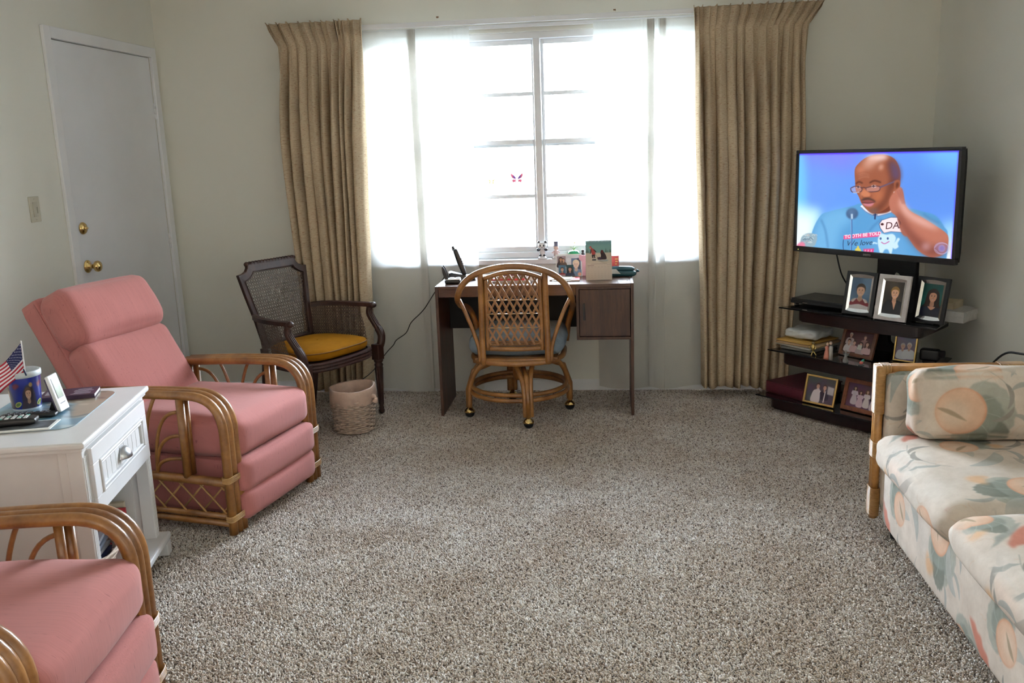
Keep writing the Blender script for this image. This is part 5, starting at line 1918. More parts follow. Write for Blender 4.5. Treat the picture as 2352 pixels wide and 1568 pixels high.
# ------------------------------------------------------------------ television
def tv_picture():
    p = Paint(900, 506, (100, 150, 250))
    src = [(172, 130), (1968, 128), (1878, 1340), (148, 1170)]
    p.H = homography(src, [(0, 0), (900, 0), (900, 506), (0, 506)])
    bg = [(0, 0), (2200, 0), (2200, 1600), (0, 1600)]
    p.poly(bg, (104, 158, 252))
    p.oval(400, 180, 520, 140, (142, 128, 244), 0.1, 60, 0.75)
    p.oval(300, 500, 300, 300, (112, 160, 250), 0, 60, 0.7)
    p.oval(1600, 560, 480, 380, (96, 148, 236), 0, 70, 0.8)
    p.oval(1850, 200, 300, 130, (120, 200, 252), 0.3, 50, 0.8)
    p.oval(190, 560, 60, 520, (120, 212, 255), 0, 26, 0.8)
    p.poly([(120, 690), (420, 770), (420, 1300), (120, 1300)], (196, 244, 255), 26, 0.95)
    p.poly([(120, 800), (330, 850), (330, 1300), (120, 1300)], (240, 252, 255), 26, 0.95)
    p.poly([(1740, 960), (2000, 900), (2000, 1500), (1740, 1500)], (170, 226, 255), 30, 0.9)
    p.poly([(1800, 1180), (2000, 1080), (2000, 1500), (1700, 1500)], (244, 250, 255), 22, 0.95)
    # shirt
    sh = (92, 160, 214)
    p.blob([(300, 1300), (315, 1040), (410, 840), (520, 790), (760, 735), (880, 710), (1010, 830), (1200, 800), (1380, 770), (1560, 810), (1700, 860), (1790, 980), (1830, 1080), (1760, 1420), (1300, 1420), (600, 1420)], sh, 2)
    p.blob([(320, 1240), (420, 850), (700, 760), (760, 900), (640, 1000), (560, 1250)], (126, 190, 236), 24, 0.7)
    p.blob([(1000, 1000), (1200, 900), (1300, 1050), (1400, 1250), (1250, 1350), (1000, 1300)], (110, 172, 224), 26, 0.7)
    p.blob([(1380, 790), (1520, 820), (1700, 880), (1780, 1000), (1650, 960), (1500, 920)], (84, 150, 200), 10, 0.9)
    for (a, b, c) in (((420, 880), (470, 1010), (500, 1200)), ((1100, 880), (1010, 960), (960, 1020)), ((1560, 830), (1640, 900), (1740, 940))):
        p.line([a, b, c], 16, (66, 122, 176), 6, 0.7)
    # collar
    p.line([(868, 730), (930, 790), (1030, 832), (1120, 822), (1210, 795)], 26, (236, 238, 250), 1)
    p.line([(868, 750), (930, 806), (1030, 850), (1120, 838), (1210, 812)], 8, (120, 130, 170), 1)
    # neck and head
    sk, dk1, hi = (160, 92, 66), (104, 54, 42), (232, 178, 158)
    p.blob([(880, 640), (960, 800), (1060, 826), (1200, 790), (1260, 620), (1100, 560)], (126, 64, 46), 3)
    head = [(795, 330), (830, 262), (920, 190), (1040, 158), (1160, 166), (1250, 220), (1300, 330), (1306, 450), (1290, 560), (1240, 640), (1180, 740), (1080, 806), (990, 812), (930, 776), (872, 706), (846, 640), (808, 560), (800, 470)]
    p.blob(head, sk, 1)
    p.blob([(1180, 210), (1260, 260), (1300, 360), (1290, 470), (1210, 560), (1180, 660), (1090, 780), (1010, 806), (1080, 690), (1150, 560), (1190, 420), (1160, 300)], dk1, 14, 0.85)
    p.blob([(1190, 230), (1285, 300), (1300, 420), (1230, 450), (1200, 340)], (96, 80, 124), 14, 0.75)
    p.oval(1050, 190, 120, 42, (250, 220, 214), -0.1, 12, 0.9)
    p.oval(960, 250, 90, 60, hi, -0.5, 18, 0.7)
    p.oval(1090, 300, 26, 34, hi, 0.4, 8, 0.7)
    p.oval(860, 330, 50, 40, (220, 140, 110), 0, 12, 0.6)
    for k in range(3):
        p.line([(836, 372 + k * 22), (900, 356 + k * 20), (960, 372 + k * 16)], 8, (140, 76, 54), 3, 0.6)
        p.line([(836, 382 + k * 22), (900, 366 + k * 20), (960, 382 + k * 16)], 6, (238, 180, 156), 3, 0.5)
    # cheeks, brows, eyes
    p.oval(1060, 620, 70, 60, (204, 122, 84), 0, 22, 0.8)
    p.oval(900, 600, 34, 44, (232, 160, 128), 0, 10, 0.8)
    p.line([(806, 486), (840, 462), (884, 478)], 14, (84, 44, 36), 3)
    p.line([(960, 476), (1020, 452), (1090, 474)], 15, (84, 44, 36), 3)
    for (x, y, r) in ((838, 522, 24), (1010, 516, 32)):
        p.oval(x, y, r, 15, (232, 214, 214), 0, 1)
        p.oval(x - 4, y, 12, 14, (34, 22, 26), 0, 1)
    # glasses
    gl = (86, 54, 62)
    for lens in ([(748, 534), (800, 512), (872, 530), (866, 572), (800, 580), (762, 572)], [(920, 532), (990, 516), (1074, 520), (1066, 566), (990, 578), (930, 570)]):
        p.blob(lens, (214, 170, 176), 2, 0.42)
        p.line(lens + [lens[0]], 9, gl, 1)
    p.line([(868, 536), (896, 526), (922, 536)], 9, gl, 1)
    p.line([(1072, 530), (1150, 500), (1250, 462)], 17, (104, 84, 110), 1)
    p.line([(776, 580), (800, 584), (850, 578)], 8, (250, 244, 250), 2)
    # nose, moustache, mouth, beard
    p.blob([(890, 560), (930, 560), (972, 604), (976, 640), (930, 644), (880, 640), (872, 616)], (206, 128, 92), 4)
    p.line([(872, 622), (900, 644), (960, 640), (984, 618)], 10, (110, 54, 40), 4)
    p.blob([(868, 672), (900, 648), (960, 646), (1020, 676), (1024, 694), (960, 668), (890, 676)], (70, 48, 46), 4)
    p.blob([(872, 690), (930, 668), (1016, 690), (960, 706)], (150, 78, 76), 2)
    p.blob([(884, 704), (950, 702), (1014, 696), (980, 740), (920, 736)], (206, 128, 140), 3)
    p.line([(876, 696), (950, 704), (1018, 693)], 9, (74, 34, 34), 2)
    p.blob([(950, 776), (1000, 764), (1060, 770), (1040, 812), (980, 812)], (110, 88, 82), 8, 0.75)
    # ear and earring
    p.blob([(1236, 470), (1270, 446), (1300, 462), (1300, 520), (1270, 580), (1230, 590), (1238, 530)], (160, 92, 66), 2)
    p.blob([(1256, 490), (1280, 474), (1288, 510), (1262, 550)], (104, 54, 40), 4)
    p.oval(1240, 590, 12, 12, (240, 236, 240), 0, 1)
    # hand behind the neck, forearm and elbow
    arm = [(1182, 690), (1210, 620), (1262, 560), (1310, 530), (1340, 600), (1362, 720), (1420, 800), (1560, 880), (1700, 970), (1800, 1040), (1838, 1100), (1830, 1200), (1780, 1290), (1640, 1318), (1500, 1240), (1400, 1110), (1320, 990), (1262, 860), (1200, 800)]
    p.blob(arm, (190, 118, 98), 2)
    p.blob([(1262, 850), (1330, 1000), (1420, 1130), (1520, 1240), (1640, 1310), (1780, 1280), (1830, 1180), (1690, 1200), (1540, 1120), (1400, 980), (1300, 820)], (128, 70, 60), 18, 0.85)
    p.blob([(1280, 640), (1340, 700), (1430, 820), (1580, 900), (1740, 1000), (1600, 980), (1440, 900), (1330, 800)], (240, 190, 180), 14, 0.85)
    p.blob([(1200, 640), (1260, 570), (1310, 540), (1332, 600), (1290, 660), (1230, 740), (1190, 740)], (190, 116, 96), 10, 0.8)
    for k in range(3):
        p.line([(1268 + k * 26, 566 - k * 8), (1300 + k * 20, 640), (1330 + k * 14, 720)], 7, (140, 84, 84), 3, 0.7)
    p.oval(1590, 1200, 46, 34, (216, 170, 178), 0, 14, 0.8)
    # name tag
    tagp = [(1066, 940), (1096, 896), (1200, 864), (1276, 866), (1300, 960), (1340, 1040), (1200, 1030), (1120, 1046), (1080, 990)]
    p.poly(tagp, (60, 78, 120), 1)
    c = np.mean(tagp, 0)
    p.poly([tuple(c + (np.array(q) - c) * 0.94) for q in tagp], (255, 232, 236), 1)
    p.oval(1104, 944, 17, 13, (60, 24, 34), 0, 1)
    p.text('DA', (1134, 1000), (112, -6), (14, -112), (70, 34, 44), italic=0.0)
    p.line([(1282, 890), (1306, 940), (1296, 990)], 11, (70, 34, 44), 1)
    p.blob([(1270, 850), (1330, 1000), (1380, 1080), (1330, 1060), (1290, 960)], (170, 100, 82), 3)
    # shirt print
    p.poly([(672, 1064), (1090, 1024), (1086, 1080), (674, 1108)], (232, 92, 150), 1)
    p.text('TOOTH BE TOLD', (684, 1096), (52, -4.4), (2, -52), (255, 236, 244), bold=0.035)
    p.line([(672, 1110), (668, 1180), (676, 1240)], 8, (56, 84, 130), 1)
    p.text('We love', (700, 1182), (84, -3), (0, -84), (44, 60, 84), italic=0.28)
    p.blob([(800, 1232), (824, 1200), (828, 1184), (842, 1184), (846, 1202), (870, 1240), (836, 1270)], (226, 204, 92), 1)
    p.poly([(892, 1218), (1016, 1214), (1004, 1262), (900, 1256)], (226, 78, 142), 2)
    for k in range(3):
        p.line([(912 + k * 34, 1250), (918 + k * 34, 1226)], 7, (255, 220, 236), 1)
    # a plain smiling tooth
    p.blob([(1056, 1110), (1090, 1050), (1150, 1060), (1220, 1054), (1256, 1100), (1230, 1180), (1200, 1290), (1170, 1230), (1130, 1230), (1090, 1290), (1062, 1200)], (206, 236, 250), 2)
    for x in (1086, 1166):
        p.oval(x, 1104, 11, 14, (70, 96, 150), 0, 1)
    p.line([(1092, 1142), (1130, 1162), (1184, 1136)], 10, (200, 110, 170), 1)
    p.line([(1050, 1160), (1010, 1150), (1000, 1164)], 16, (206, 236, 250), 2)
    p.blob([(1210, 1180), (1250, 1140), (1276, 1100), (1300, 1112), (1276, 1160), (1284, 1200), (1240, 1222)], (206, 236, 250), 2)
    # small microphone on the collar and the big one on a stand
    p.line([(1026, 824), (1022, 888)], 16, (34, 52, 96), 1)
    p.line([(1000, 836), (1050, 838)], 8, (34, 52, 96), 1)
    p.line([(760, 840), (762, 1060), (756, 1240)], 17, (70, 104, 166), 1)
    p.line([(755, 860), (757, 1060), (751, 1240)], 5, (170, 220, 255), 1)
    p.oval(768, 820, 68, 62, (72, 100, 140), 0, 4)
    p.oval(758, 800, 40, 34, (96, 128, 166), 0, 12, 0.8)
    p.line([(764, 822), (766, 880)], 22, (190, 214, 236), 2)
    # curly head at the lower left corner
    p.blob([(190, 1180), (200, 1080), (260, 1036), (340, 1040), (376, 1080), (362, 1150), (330, 1185), (250, 1180)], (150, 176, 190), 2)
    for k in range(26):
        x, y = random.uniform(205, 350), random.uniform(1050, 1150)
        p.line([(x, y), (x + 20, y - 10), (x + 34, y + 4)], 6, random.choice([(96, 120, 140), (206, 226, 232), (220, 200, 190)]), 1, 0.9)
    p.blob([(150, 1170), (200, 1130), (240, 1150), (230, 1190)], (230, 130, 160), 4)
    # eye-shaped channel mark in thin pale lines
    p.oval(1760, 1220, 76, 62, (150, 130, 190), 0.1, 6, 0.45)
    ring = [(1760 + 78 * math.cos(t), 1222 + 64 * math.sin(t)) for t in np.linspace(0, 2 * PI, 40)]
    p.line(ring, 5, (200, 190, 236), 1, 0.8)
    p.line([(1686, 1214), (1720, 1178), (1770, 1164), (1826, 1180)], 5, (200, 190, 236), 1, 0.8)
    p.line([(1690, 1232), (1730, 1272), (1780, 1282), (1826, 1256)], 5, (200, 190, 236), 1, 0.8)
    p.oval(1764, 1222, 38, 40, (170, 160, 220), 0, 3, 0.6)
    p.oval(1764, 1222, 27, 27, (128, 112, 184), 0, 2, 0.6)
    # violet fringe of the backlight at the panel edges
    for e in (((172, 133), (1968, 131)), ((1966, 128), (1876, 1340))):
        p.line(e, 22, (84, 40, 255), 4, 0.9)
    return p.image('television_picture')
tv = thing('television', 'black flat-screen television showing a bald man in glasses and blue shirt, on the corner stand', 'television', (1.311, 4.680, 1.125), yaw_of(-math.sin(math.radians(51)), -math.cos(math.radians(51))))
TW, TH = 0.930, 0.540
bw, bb = 0.017, 0.030
g = G()
for (cy, cz, sy, sz) in ((0, TH / 2 - bw / 2, TW, bw), (0, -TH / 2 + bb / 2, TW, bb), (-TW / 2 + bw / 2, (bb - bw) / 2, bw, TH - bw - bb), (TW / 2 - bw / 2, (bb - bw) / 2, bw, TH - bw - bb)):
    g.box((-0.004, cy, cz), (0.032, sy, sz), 0.003)
g.build('bezel', M['black'], tv)
g = G()
g.cushion((-0.036, 0, 0), (0.036, TW - 0.01, TH - 0.01), 0.014, 8)
g.cushion((-0.060, 0, -0.02), (0.05, TW * 0.55, TH * 0.6), 0.02, 8)
g.build('back_shell', M['black_matte'], tv)
sy_, z0_, z1_ = TW / 2 - bw, -TH / 2 + bb, TH / 2 - bw
G().quad((0.004, -sy_, z0_), (0.004, sy_, z0_), (0.004, sy_, z1_), (0.004, -sy_, z1_)).build('screen', glow('television screen', tv_picture(), 0.72), tv, fix=False)
me = font_mesh('SANYO', 0.02, 0.02)
me.transform(Matrix.Translation((0.0125, 0.0, -TH / 2 + 0.010)) @ Matrix.Rotation(PI / 2, 4, 'Z') @ Matrix.Rotation(PI / 2, 4, 'X') @ Matrix.Scale(0.013, 4) @ Matrix.Translation((-1.75, 0, 0)))
me.materials.append(M['steel'])
lg = bpy.data.objects.new('brand_lettering', me)
COL.objects.link(lg)
lg.parent = tv
mled, nt, out = _new('power light')
nt.links.new(nd(nt, 'ShaderNodeEmission', {'Color': (0.7, 0.9, 0.2, 1), 'Strength': 1.5}).outputs[0], out.inputs['Surface'])
G().ball((0.012, -TW / 2 + 0.035, -TH / 2 + 0.012), 0.0025, 8, 6).build('power_light', mled, tv)
tag(G().tube(bez([(1.185, 4.845, 0.90), (1.200, 4.860, 0.85), (1.232, 4.862, 0.74), (1.30, 4.90, 0.65), (1.41, 4.94, 0.565)], 6), 0.004, 6).build('television_cable', M['black']), 'black cable hanging from the television down behind the boy portrait', 'cable')

# ------------------------------------------------------------------ picture frames
def ring_mesh(g, outer, inner, h0, h1, hi0=None, hi1=None):
    n = len(outer)
    hi0 = h0 if hi0 is None else hi0
    hi1 = h1 if hi1 is None else hi1
    v = [Vector((h0, *p)) for p in outer] + [Vector((h1, *p)) for p in outer] + [Vector((hi0, *p)) for p in inner] + [Vector((hi1, *p)) for p in inner]
    f = []
    for i in range(n):
        j = (i + 1) % n
        f += [(i, j, n + j, n + i), (n + i, n + j, 3 * n + j, 3 * n + i), (2 * n + j, 2 * n + i, 3 * n + i, 3 * n + j), (j, i, 2 * n + i, 2 * n + j)]
    g.raw(v, f)
    return g

def rect_loop(w, h, bow=0.0, n=8):
    """rectangle around z = h/2 whose top and bottom edges bow outwards by bow"""
    out = []
    for k in range(n):
        t = -1 + 2 * k / (n - 1)
        out.append((w / 2 * t, -h / 2 - bow * (1 - t * t)))
    for k in range(n):
        t = 1 - 2 * k / (n - 1)
        out.append((w / 2 * t, h / 2 + bow * (1 - t * t)))
    return out

def photo_frame(name, label, w, h, fw, mat, img, loc, yaw, lean=0.22, inner=None, group=None, glossy=0.15):
    t = thing(name, label, 'picture', loc, yaw, group)
    R = Matrix.Rotation(-lean, 4, 'Y')
    holder = []
    g = G()
    ring_mesh(g, rect_loop(w, h), rect_loop(w - 2 * fw, h - 2 * fw, inner[1] if inner else 0), -0.014, 0.0)
    f = g.build('frame', mat, t)
    holder.append(f)
    bv = f.modifiers.new('edge', 'BEVEL')
    bv.width, bv.segments, bv.limit_method = 0.0015, 2, 'ANGLE'
    iw, ih = w - 2 * fw, h - 2 * fw
    pw, phh = iw, ih
    if inner:
        mw, bow, imat = inner
        pw, phh = iw - 2 * mw, ih - 2 * mw
        g = G()
        ring_mesh(g, rect_loop(iw, ih, bow), rect_loop(pw, phh), -0.012, -0.001, -0.012, -0.007)
        holder.append(g.build('inner_border', imat, t))
    g = G()
    g.quad((-0.0075, -pw / 2 - .001, -phh / 2 - .001), (-0.0075, pw / 2 + .001, -phh / 2 - .001), (-0.0075, pw / 2 + .001, phh / 2 + .001), (-0.0075, -pw / 2 - .001, phh / 2 + .001))
    holder.append(g.build('photograph', printed(name + ' print', img, glossy), t, fix=False))
    g = G()
    g.box((-0.0165, 0, 0), (0.003, w - 0.006, h - 0.006))
    holder.append(g.build('backing', M['black_matte'], t))
    for o in holder:
        o.matrix_local = R @ Matrix.Translation((0.0, 0, h / 2)) @ Matrix.Identity(4)
        o.location = R @ Vector((0, 0, h / 2)) + Vector((0, 0, 0.0145 * math.sin(lean) + 0.001))
        o.rotation_euler = R.to_euler()
    # easel leg behind
    G().strip([R @ Vector((-0.018, 0, h * 0.62)), Vector((-0.018 * math.cos(lean) - h * 0.62 * math.sin(lean) - h * 0.20, 0, 0.003))], (1, 0, 0.3), 0.03, 0.003).build('easel_leg', M['black_matte'], t)
    return t
zt_ = SHELF['top'] + 0.0005
M['black_frame'] = plain('black lacquer frame', (0.008, 0.008, 0.010), 0.3)
M['white_frame'] = plain('white enamel frame', (0.62, 0.58, 0.56), 0.4)
photo_frame('framed_photo', 'black frame with silver border holding a portrait of a boy in a maroon striped shirt', 0.166, 0.222, 0.019, M['black_frame'], portrait_boy(), stand_pt(-0.035, -0.005, zt_), TSY + 0.06, 0.20, (0.012, 0.006, M['silver']))
photo_frame('framed_photo.001', 'white frame holding a portrait of a smiling woman in a dark jacket', 0.166, 0.226, 0.022, M['white_frame'], portrait_woman(), stand_pt(-0.005, 0.190, zt_), TSY + 0.02, 0.20, (0.011, 0.006, M['silver']))
photo_frame('framed_photo.002', 'black frame with silver border holding a portrait of a girl with long dark hair', 0.166, 0.222, 0.019, M['black_frame'], portrait_girl(), stand_pt(-0.070, 0.348, zt_), TSY - 0.08, 0.20, (0.013, 0.006, M['silver']))
zm_ = SHELF['middle'] + 0.0005
M['wood_frame'] = wood('brown wood frame', (0.09, 0.028, 0.012), (0.18, 0.062, 0.026), (30, 30, 30), 0.35, coat=0.2)
def white_card(p):
    p.poly([(150, 120), (196, 124), (194, 168), (148, 164)], (206, 206, 196), 1)
photo_frame('framed_photo.003', 'brown wood frame with a family group photo on the middle shelf', 0.205, 0.150, 0.018, M['wood_frame'], group_photo('family_group', (86, 50, 52), [(58, 44, 40, (200, 190, 180), (190, 170, 170), 'short'), (210, 48, 36, (120, 90, 80), (150, 110, 108), 'short'), (52, 108, 42, (70, 44, 40), (212, 204, 204), 'short'), (110, 112, 38, (60, 40, 36), (206, 170, 170), 'short'), (180, 118, 40, (50, 34, 32), (180, 160, 160), 'long'), (246, 106, 40, (80, 50, 44), (205, 170, 170), 'long')], extra=white_card), stand_pt(-0.045, -0.012, zm_), TSY - 0.10, 0.30)
photo_frame('framed_photo.004', 'small gold frame with a faded photo of an elderly couple on the middle shelf', 0.112, 0.142, 0.007, M['gold'], group_photo('couple', (112, 96, 128), [(78, 130, 60, (190, 180, 180), (206, 206, 216), 'short'), (148, 118, 62, (210, 200, 196), (214, 214, 220), 'short')], 220, 280), stand_pt(-0.125, 0.212, zm_), TSY + 0.10, 0.18)
zb_s = SHELF['bottom'] + 0.0005
def dress(p):
    p.blob([(60, 205), (70, 130), (110, 96), (140, 100), (150, 205)], (228, 214, 216), 3)
    p.poly([(196, 104), (206, 104), (202, 200), (188, 200)], (222, 214, 214), 1)
    p.poly([(220, 60), (286, 66), (286, 130), (222, 126)], (210, 204, 206), 3, 0.9)
photo_frame('framed_photo.005', 'gold frame with a wedding couple photo on the bottom shelf', 0.182, 0.152, 0.010, M['gold'], group_photo('wedding', (78, 72, 84), [(118, 74, 46, (60, 46, 44), (220, 206, 208), 'short'), (190, 78, 44, (70, 54, 50), (44, 42, 58), 'short')], extra=dress), stand_pt(0.095, -0.125, zb_s), TSY + 0.05, 0.26)
photo_frame('framed_photo.006', 'reddish wood frame with a photo of four girls in pale dresses on the bottom shelf', 0.235, 0.165, 0.022, wood('reddish wood frame', (0.16, 0.042, 0.018), (0.28, 0.085, 0.036), (30, 30, 30), 0.35, coat=0.2), group_photo('four_girls', (96, 66, 88), [(66, 44, 26, (70, 50, 48), (214, 196, 206), 'long'), (120, 74, 24, (70, 50, 48), (214, 186, 200), 'long'), (178, 56, 26, (110, 80, 60), (222, 206, 210), 'long'), (238, 70, 26, (40, 30, 34), (44, 36, 46), 'long')], extra=lambda p: [p.blob([(x - 22, y + 10), (x, y - 30), (x + 22, y + 10), (x + 26, y + 70), (x - 26, y + 70)], c, 2) for x, y, c in ((66, 112, (206, 190, 198)), (120, 128, (216, 184, 196)), (178, 122, (226, 212, 210)), (238, 134, (214, 196, 202)))]), stand_pt(0.070, 0.105, zb_s), TSY - 0.05, 0.26)

# ------------------------------------------------------------------ other things on the stand
dv = thing('disc_player', 'slim black disc player at the left of the top glass shelf', 'player', stand_pt(-0.215, -0.255, zt_), TSY + 0.03)
G().box((0, 0, 0.024), (0.235, 0.390, 0.028), 0.004).build('body', M['black'], dv)
G().box((0.119, 0, 0.020), (0.006, 0.380, 0.014), 0.002).build('tray_door', M['black_matte'], dv)
G().box((0.1185, -0.190, 0.030), (0.005, 0.006, 0.014), 0.001).build('side_light', M['silver'], dv)
G().box((0.1224, -0.10, 0.019), (0.001, 0.030, 0.004)).build('badge', M['silver'], dv)
for sx in (-0.09, 0.09):
    for sy in (-0.17, 0.17):
        G().lathe([(0.010, 0), (0.012, 0.010)], 12, (sx, sy, 0)).build('foot', M['black_matte'], dv)
def carton(name, label, loc, size, yaw, mat, cat='box'):
    t = thing(name, label, cat, loc, yaw)
    G().box((0, 0, size[2] * 0.44), (size[0] * 0.985, size[1] * 0.985, size[2] * 0.87), 0.001).build('bottom', mat, t)
    G().box((0, 0, size[2] * 0.76), (size[0], size[1], size[2] * 0.46), 0.0015).build('lid', mat, t)
    return t
carton('white_box', 'flat white cardboard box at the right end of the top glass shelf', stand_pt(-0.272, 0.372, zt_), (0.19, 0.19, 0.055), TSY + 0.05, plain('white cardboard', (0.58, 0.57, 0.55), 0.6))
carton('cream_box', 'small cream box lying on the flat white cardboard box', stand_pt(-0.272, 0.345, zt_ + 0.0555), (0.13, 0.10, 0.034), TSY + 0.12, plain('cream cardboard', (0.52, 0.44, 0.30), 0.6))
# mail pile
pile = [('grey_box', 'thin grey box at the bottom of the mail pile on the middle shelf', 'box', 0.24, 0.20, 0.018, 0.00, plain('grey box card', (0.20, 0.20, 0.18), 0.5), (-0.09, -0.315)),
        ('envelope', 'white envelope second from the bottom of the mail pile on the middle shelf', 'envelope', 0.25, 0.235, 0.008, -0.10, plain('dim white envelope', (0.50, 0.48, 0.42), 0.7), (-0.085, -0.320)),
        ('envelope', 'tan padded envelope in the middle of the mail pile on the middle shelf', 'envelope', 0.25, 0.250, 0.014, 0.06, plain('tan manila', (0.44, 0.29, 0.15), 0.7), (-0.085, -0.318)),
        ('envelope', 'yellow envelope just below the white plastic parcel on the middle shelf', 'envelope', 0.26, 0.215, 0.008, -0.05, plain('yellow manila', (0.55, 0.32, 0.07), 0.6), (-0.090, -0.328))]
z_ = zm_
for (nm, lb, ct, sx, sy, sz, rz, mt, (px, py)) in pile:
    o = G().cushion((0, 0, sz / 2), (sx, sy, sz), sz * 0.35, 6, (0, 0, 0.0005)).build(nm, mt)
    o.location = stand_pt(px, py, z_)
    o.rotation_euler.z = TSY + rz
    tag(o, lb, ct)
    z_ += sz + 0.0015
pk = G().cushion((0, 0, 0.026), (0.20, 0.190, 0.046), 0.020, 12, (0, 0, 0.003), wob=0.004, seed=4).build('plastic_parcel', plain('white plastic wrap', (0.58, 0.60, 0.60), 0.3, var=0.1, vscale=25, bumpy=0.4, bscale=60))
pk.location = stand_pt(-0.10, -0.325, z_ + 0.004)
pk.rotation_euler.z = TSY + 0.08
tag(pk, 'puffy white plastic parcel on top of the mail pile, middle shelf', 'parcel')
# figurines
fg = thing('gold_figurine', 'little gilt figurine on tripod feet in front of the mail pile', 'figurine', stand_pt(0.062, -0.185, zm_), TSY)
for k in range(3):
    a = k * 2.1
    G().tube(bez([(0.016 * math.cos(a), 0.016 * math.sin(a), 0.003), (0.010 * math.cos(a), 0.010 * math.sin(a), 0.012), (0.002 * math.cos(a), 0.002 * math.sin(a), 0.022)], 4), 0.003, 6).build('foot', M['gold'], fg)
G().lathe([(0.003, 0.020), (0.006, 0.028), (0.012, 0.040), (0.012, 0.050), (0.006, 0.058), (0.004, 0.062)], 16).build('body', M['gold'], fg)
G().ball((0, 0, 0.069), 0.008, 12, 8).build('head', plain('aged gilt', (0.35, 0.27, 0.14), 0.35, metal=0.8), fg)
for s in (-1, 1):
    G().tube(bez([(0, s * 0.010, 0.054), (0.004, s * 0.019, 0.046), (0.010, s * 0.016, 0.038)], 4), 0.0028, 6).build('arm', M['gold'], fg)
cp = thing('couple_figurine', 'small porcelain couple in coral dress and white suit on the middle shelf', 'figurine', stand_pt(0.072, -0.085, zm_), TSY)
for y, nm, cl_, hc, h in ((-0.011, 'woman', (0.62, 0.22, 0.15), (0.5, 0.36, 0.22), 0.082), (0.012, 'man', (0.50, 0.46, 0.42), (0.40, 0.30, 0.22), 0.090)):
    pf = [(0.017, 0), (0.016, 0.012), (0.011, 0.040), (0.008, 0.048), (0.011, 0.060), (0.006, 0.068)] if nm == 'woman' else [(0.010, 0), (0.010, 0.040), (0.011, 0.064), (0.006, 0.072)]
    b = G().lathe(pf, 16, (0, y, 0)).build(nm, plain(nm + ' glaze', cl_, 0.3), cp)
    G().ball((0, y * 0.8, h - 0.006), 0.0075, 12, 8).build('head', plain(nm + ' face glaze', (0.62, 0.42, 0.32), 0.3), b)
    G().ball((-0.002, y * 0.8, h - 0.002), 0.0075, 12, 8).build('hair', plain(nm + ' hair glaze', hc, 0.3), b)
ga = thing('glass_angel', 'clear glass angel figurine in front of the wood framed group photo', 'figurine', stand_pt(0.070, 0.012, zm_), TSY)
mcl, nt, out = _new('clear crystal')
pp_ = principled(nt, out, (0.75, 0.80, 0.80), 0.08)
pp_.inputs['Transmission Weight'].default_value = 0.75
G().lathe([(0.015, 0), (0.014, 0.006), (0.006, 0.034), (0.008, 0.042), (0.004, 0.048)], 18).build('robe', mcl, ga)
G().ball((0, 0, 0.054), 0.0065, 12, 8).build('head', mcl, ga)
for s in (-1, 1):
    G().prism([(0, 0.028), (s * 0.016, 0.036), (s * 0.020, 0.052), (s * 0.006, 0.046)][::s], 0.003, Matrix.Translation((-0.005, 0, 0)) @ Matrix.Rotation(PI / 2, 4, 'Z') @ Matrix.Rotation(PI / 2, 4, 'X'), 0.0008).build('wing', mcl, ga)
bi = thing('bird_figurine', 'tiny coral and green bird ornament at the shelf edge right of the glass angel', 'figurine', stand_pt(0.072, 0.102, zm_), TSY)
G().lathe([(0.014, 0), (0.014, 0.002), (0.010, 0.004)], 18).build('base', mcl, bi)
G().ball((0, 0, 0.014), (0.008, 0.012, 0.008), 14, 10, Matrix.Rotation(0.6, 3, 'X')).build('body', plain('coral glaze', (0.70, 0.16, 0.13), 0.25), bi)
for s in (-1, 1):
    G().prism([(0, 0.016), (0.010, 0.024), (0.016, 0.036), (0.004, 0.028)], 0.0015, Matrix.Translation((s * 0.005, 0, 0)) @ Matrix.Rotation(PI / 2, 4, 'Z') @ Matrix.Rotation(PI / 2, 4, 'X')).build('wing', plain('teal glaze', (0.06, 0.30, 0.30), 0.25), bi)
G().ball((0, 0.010, 0.024), 0.005, 10, 8).build('head', plain('green glaze', (0.10, 0.35, 0.14), 0.25), bi)
cmr = thing('camcorder', 'small black camcorder behind the gold framed couple on the middle shelf', 'camera', stand_pt(-0.215, 0.300, zm_), TSY + 0.3)
G().cushion((0, 0, 0.040), (0.05, 0.09, 0.058), 0.010, 8).build('body', M['black'], cmr)
G().tube([(0.0, 0.040, 0.046), (0.0, 0.068, 0.046)], 0.019, 16).build('lens', M['black_matte'], cmr)
G().box((0, 0, 0.006), (0.045, 0.06, 0.010), 0.002).build('base', M['black_matte'], cmr)
al = thing('photo_album', 'thick maroon photo album at the left of the bottom glass shelf', 'album', stand_pt(-0.085, -0.335, zb_s), TSY - 0.12)
M['maroon'] = plain('maroon leatherette', (0.085, 0.012, 0.020), 0.45, bumpy=0.15)
for z in (0.003, 0.059):
    G().box((0, 0, z), (0.31, 0.265, 0.006), 0.002).build('cover', M['maroon'], al)
G().box((0.152, 0, 0.031), (0.007, 0.265, 0.050), 0.003).build('spine', M['maroon'], al)
G().box((-0.006, 0, 0.031), (0.29, 0.250, 0.048)).build('pages', plain('album pages maroon edge', (0.11, 0.03, 0.035), 0.7), al)

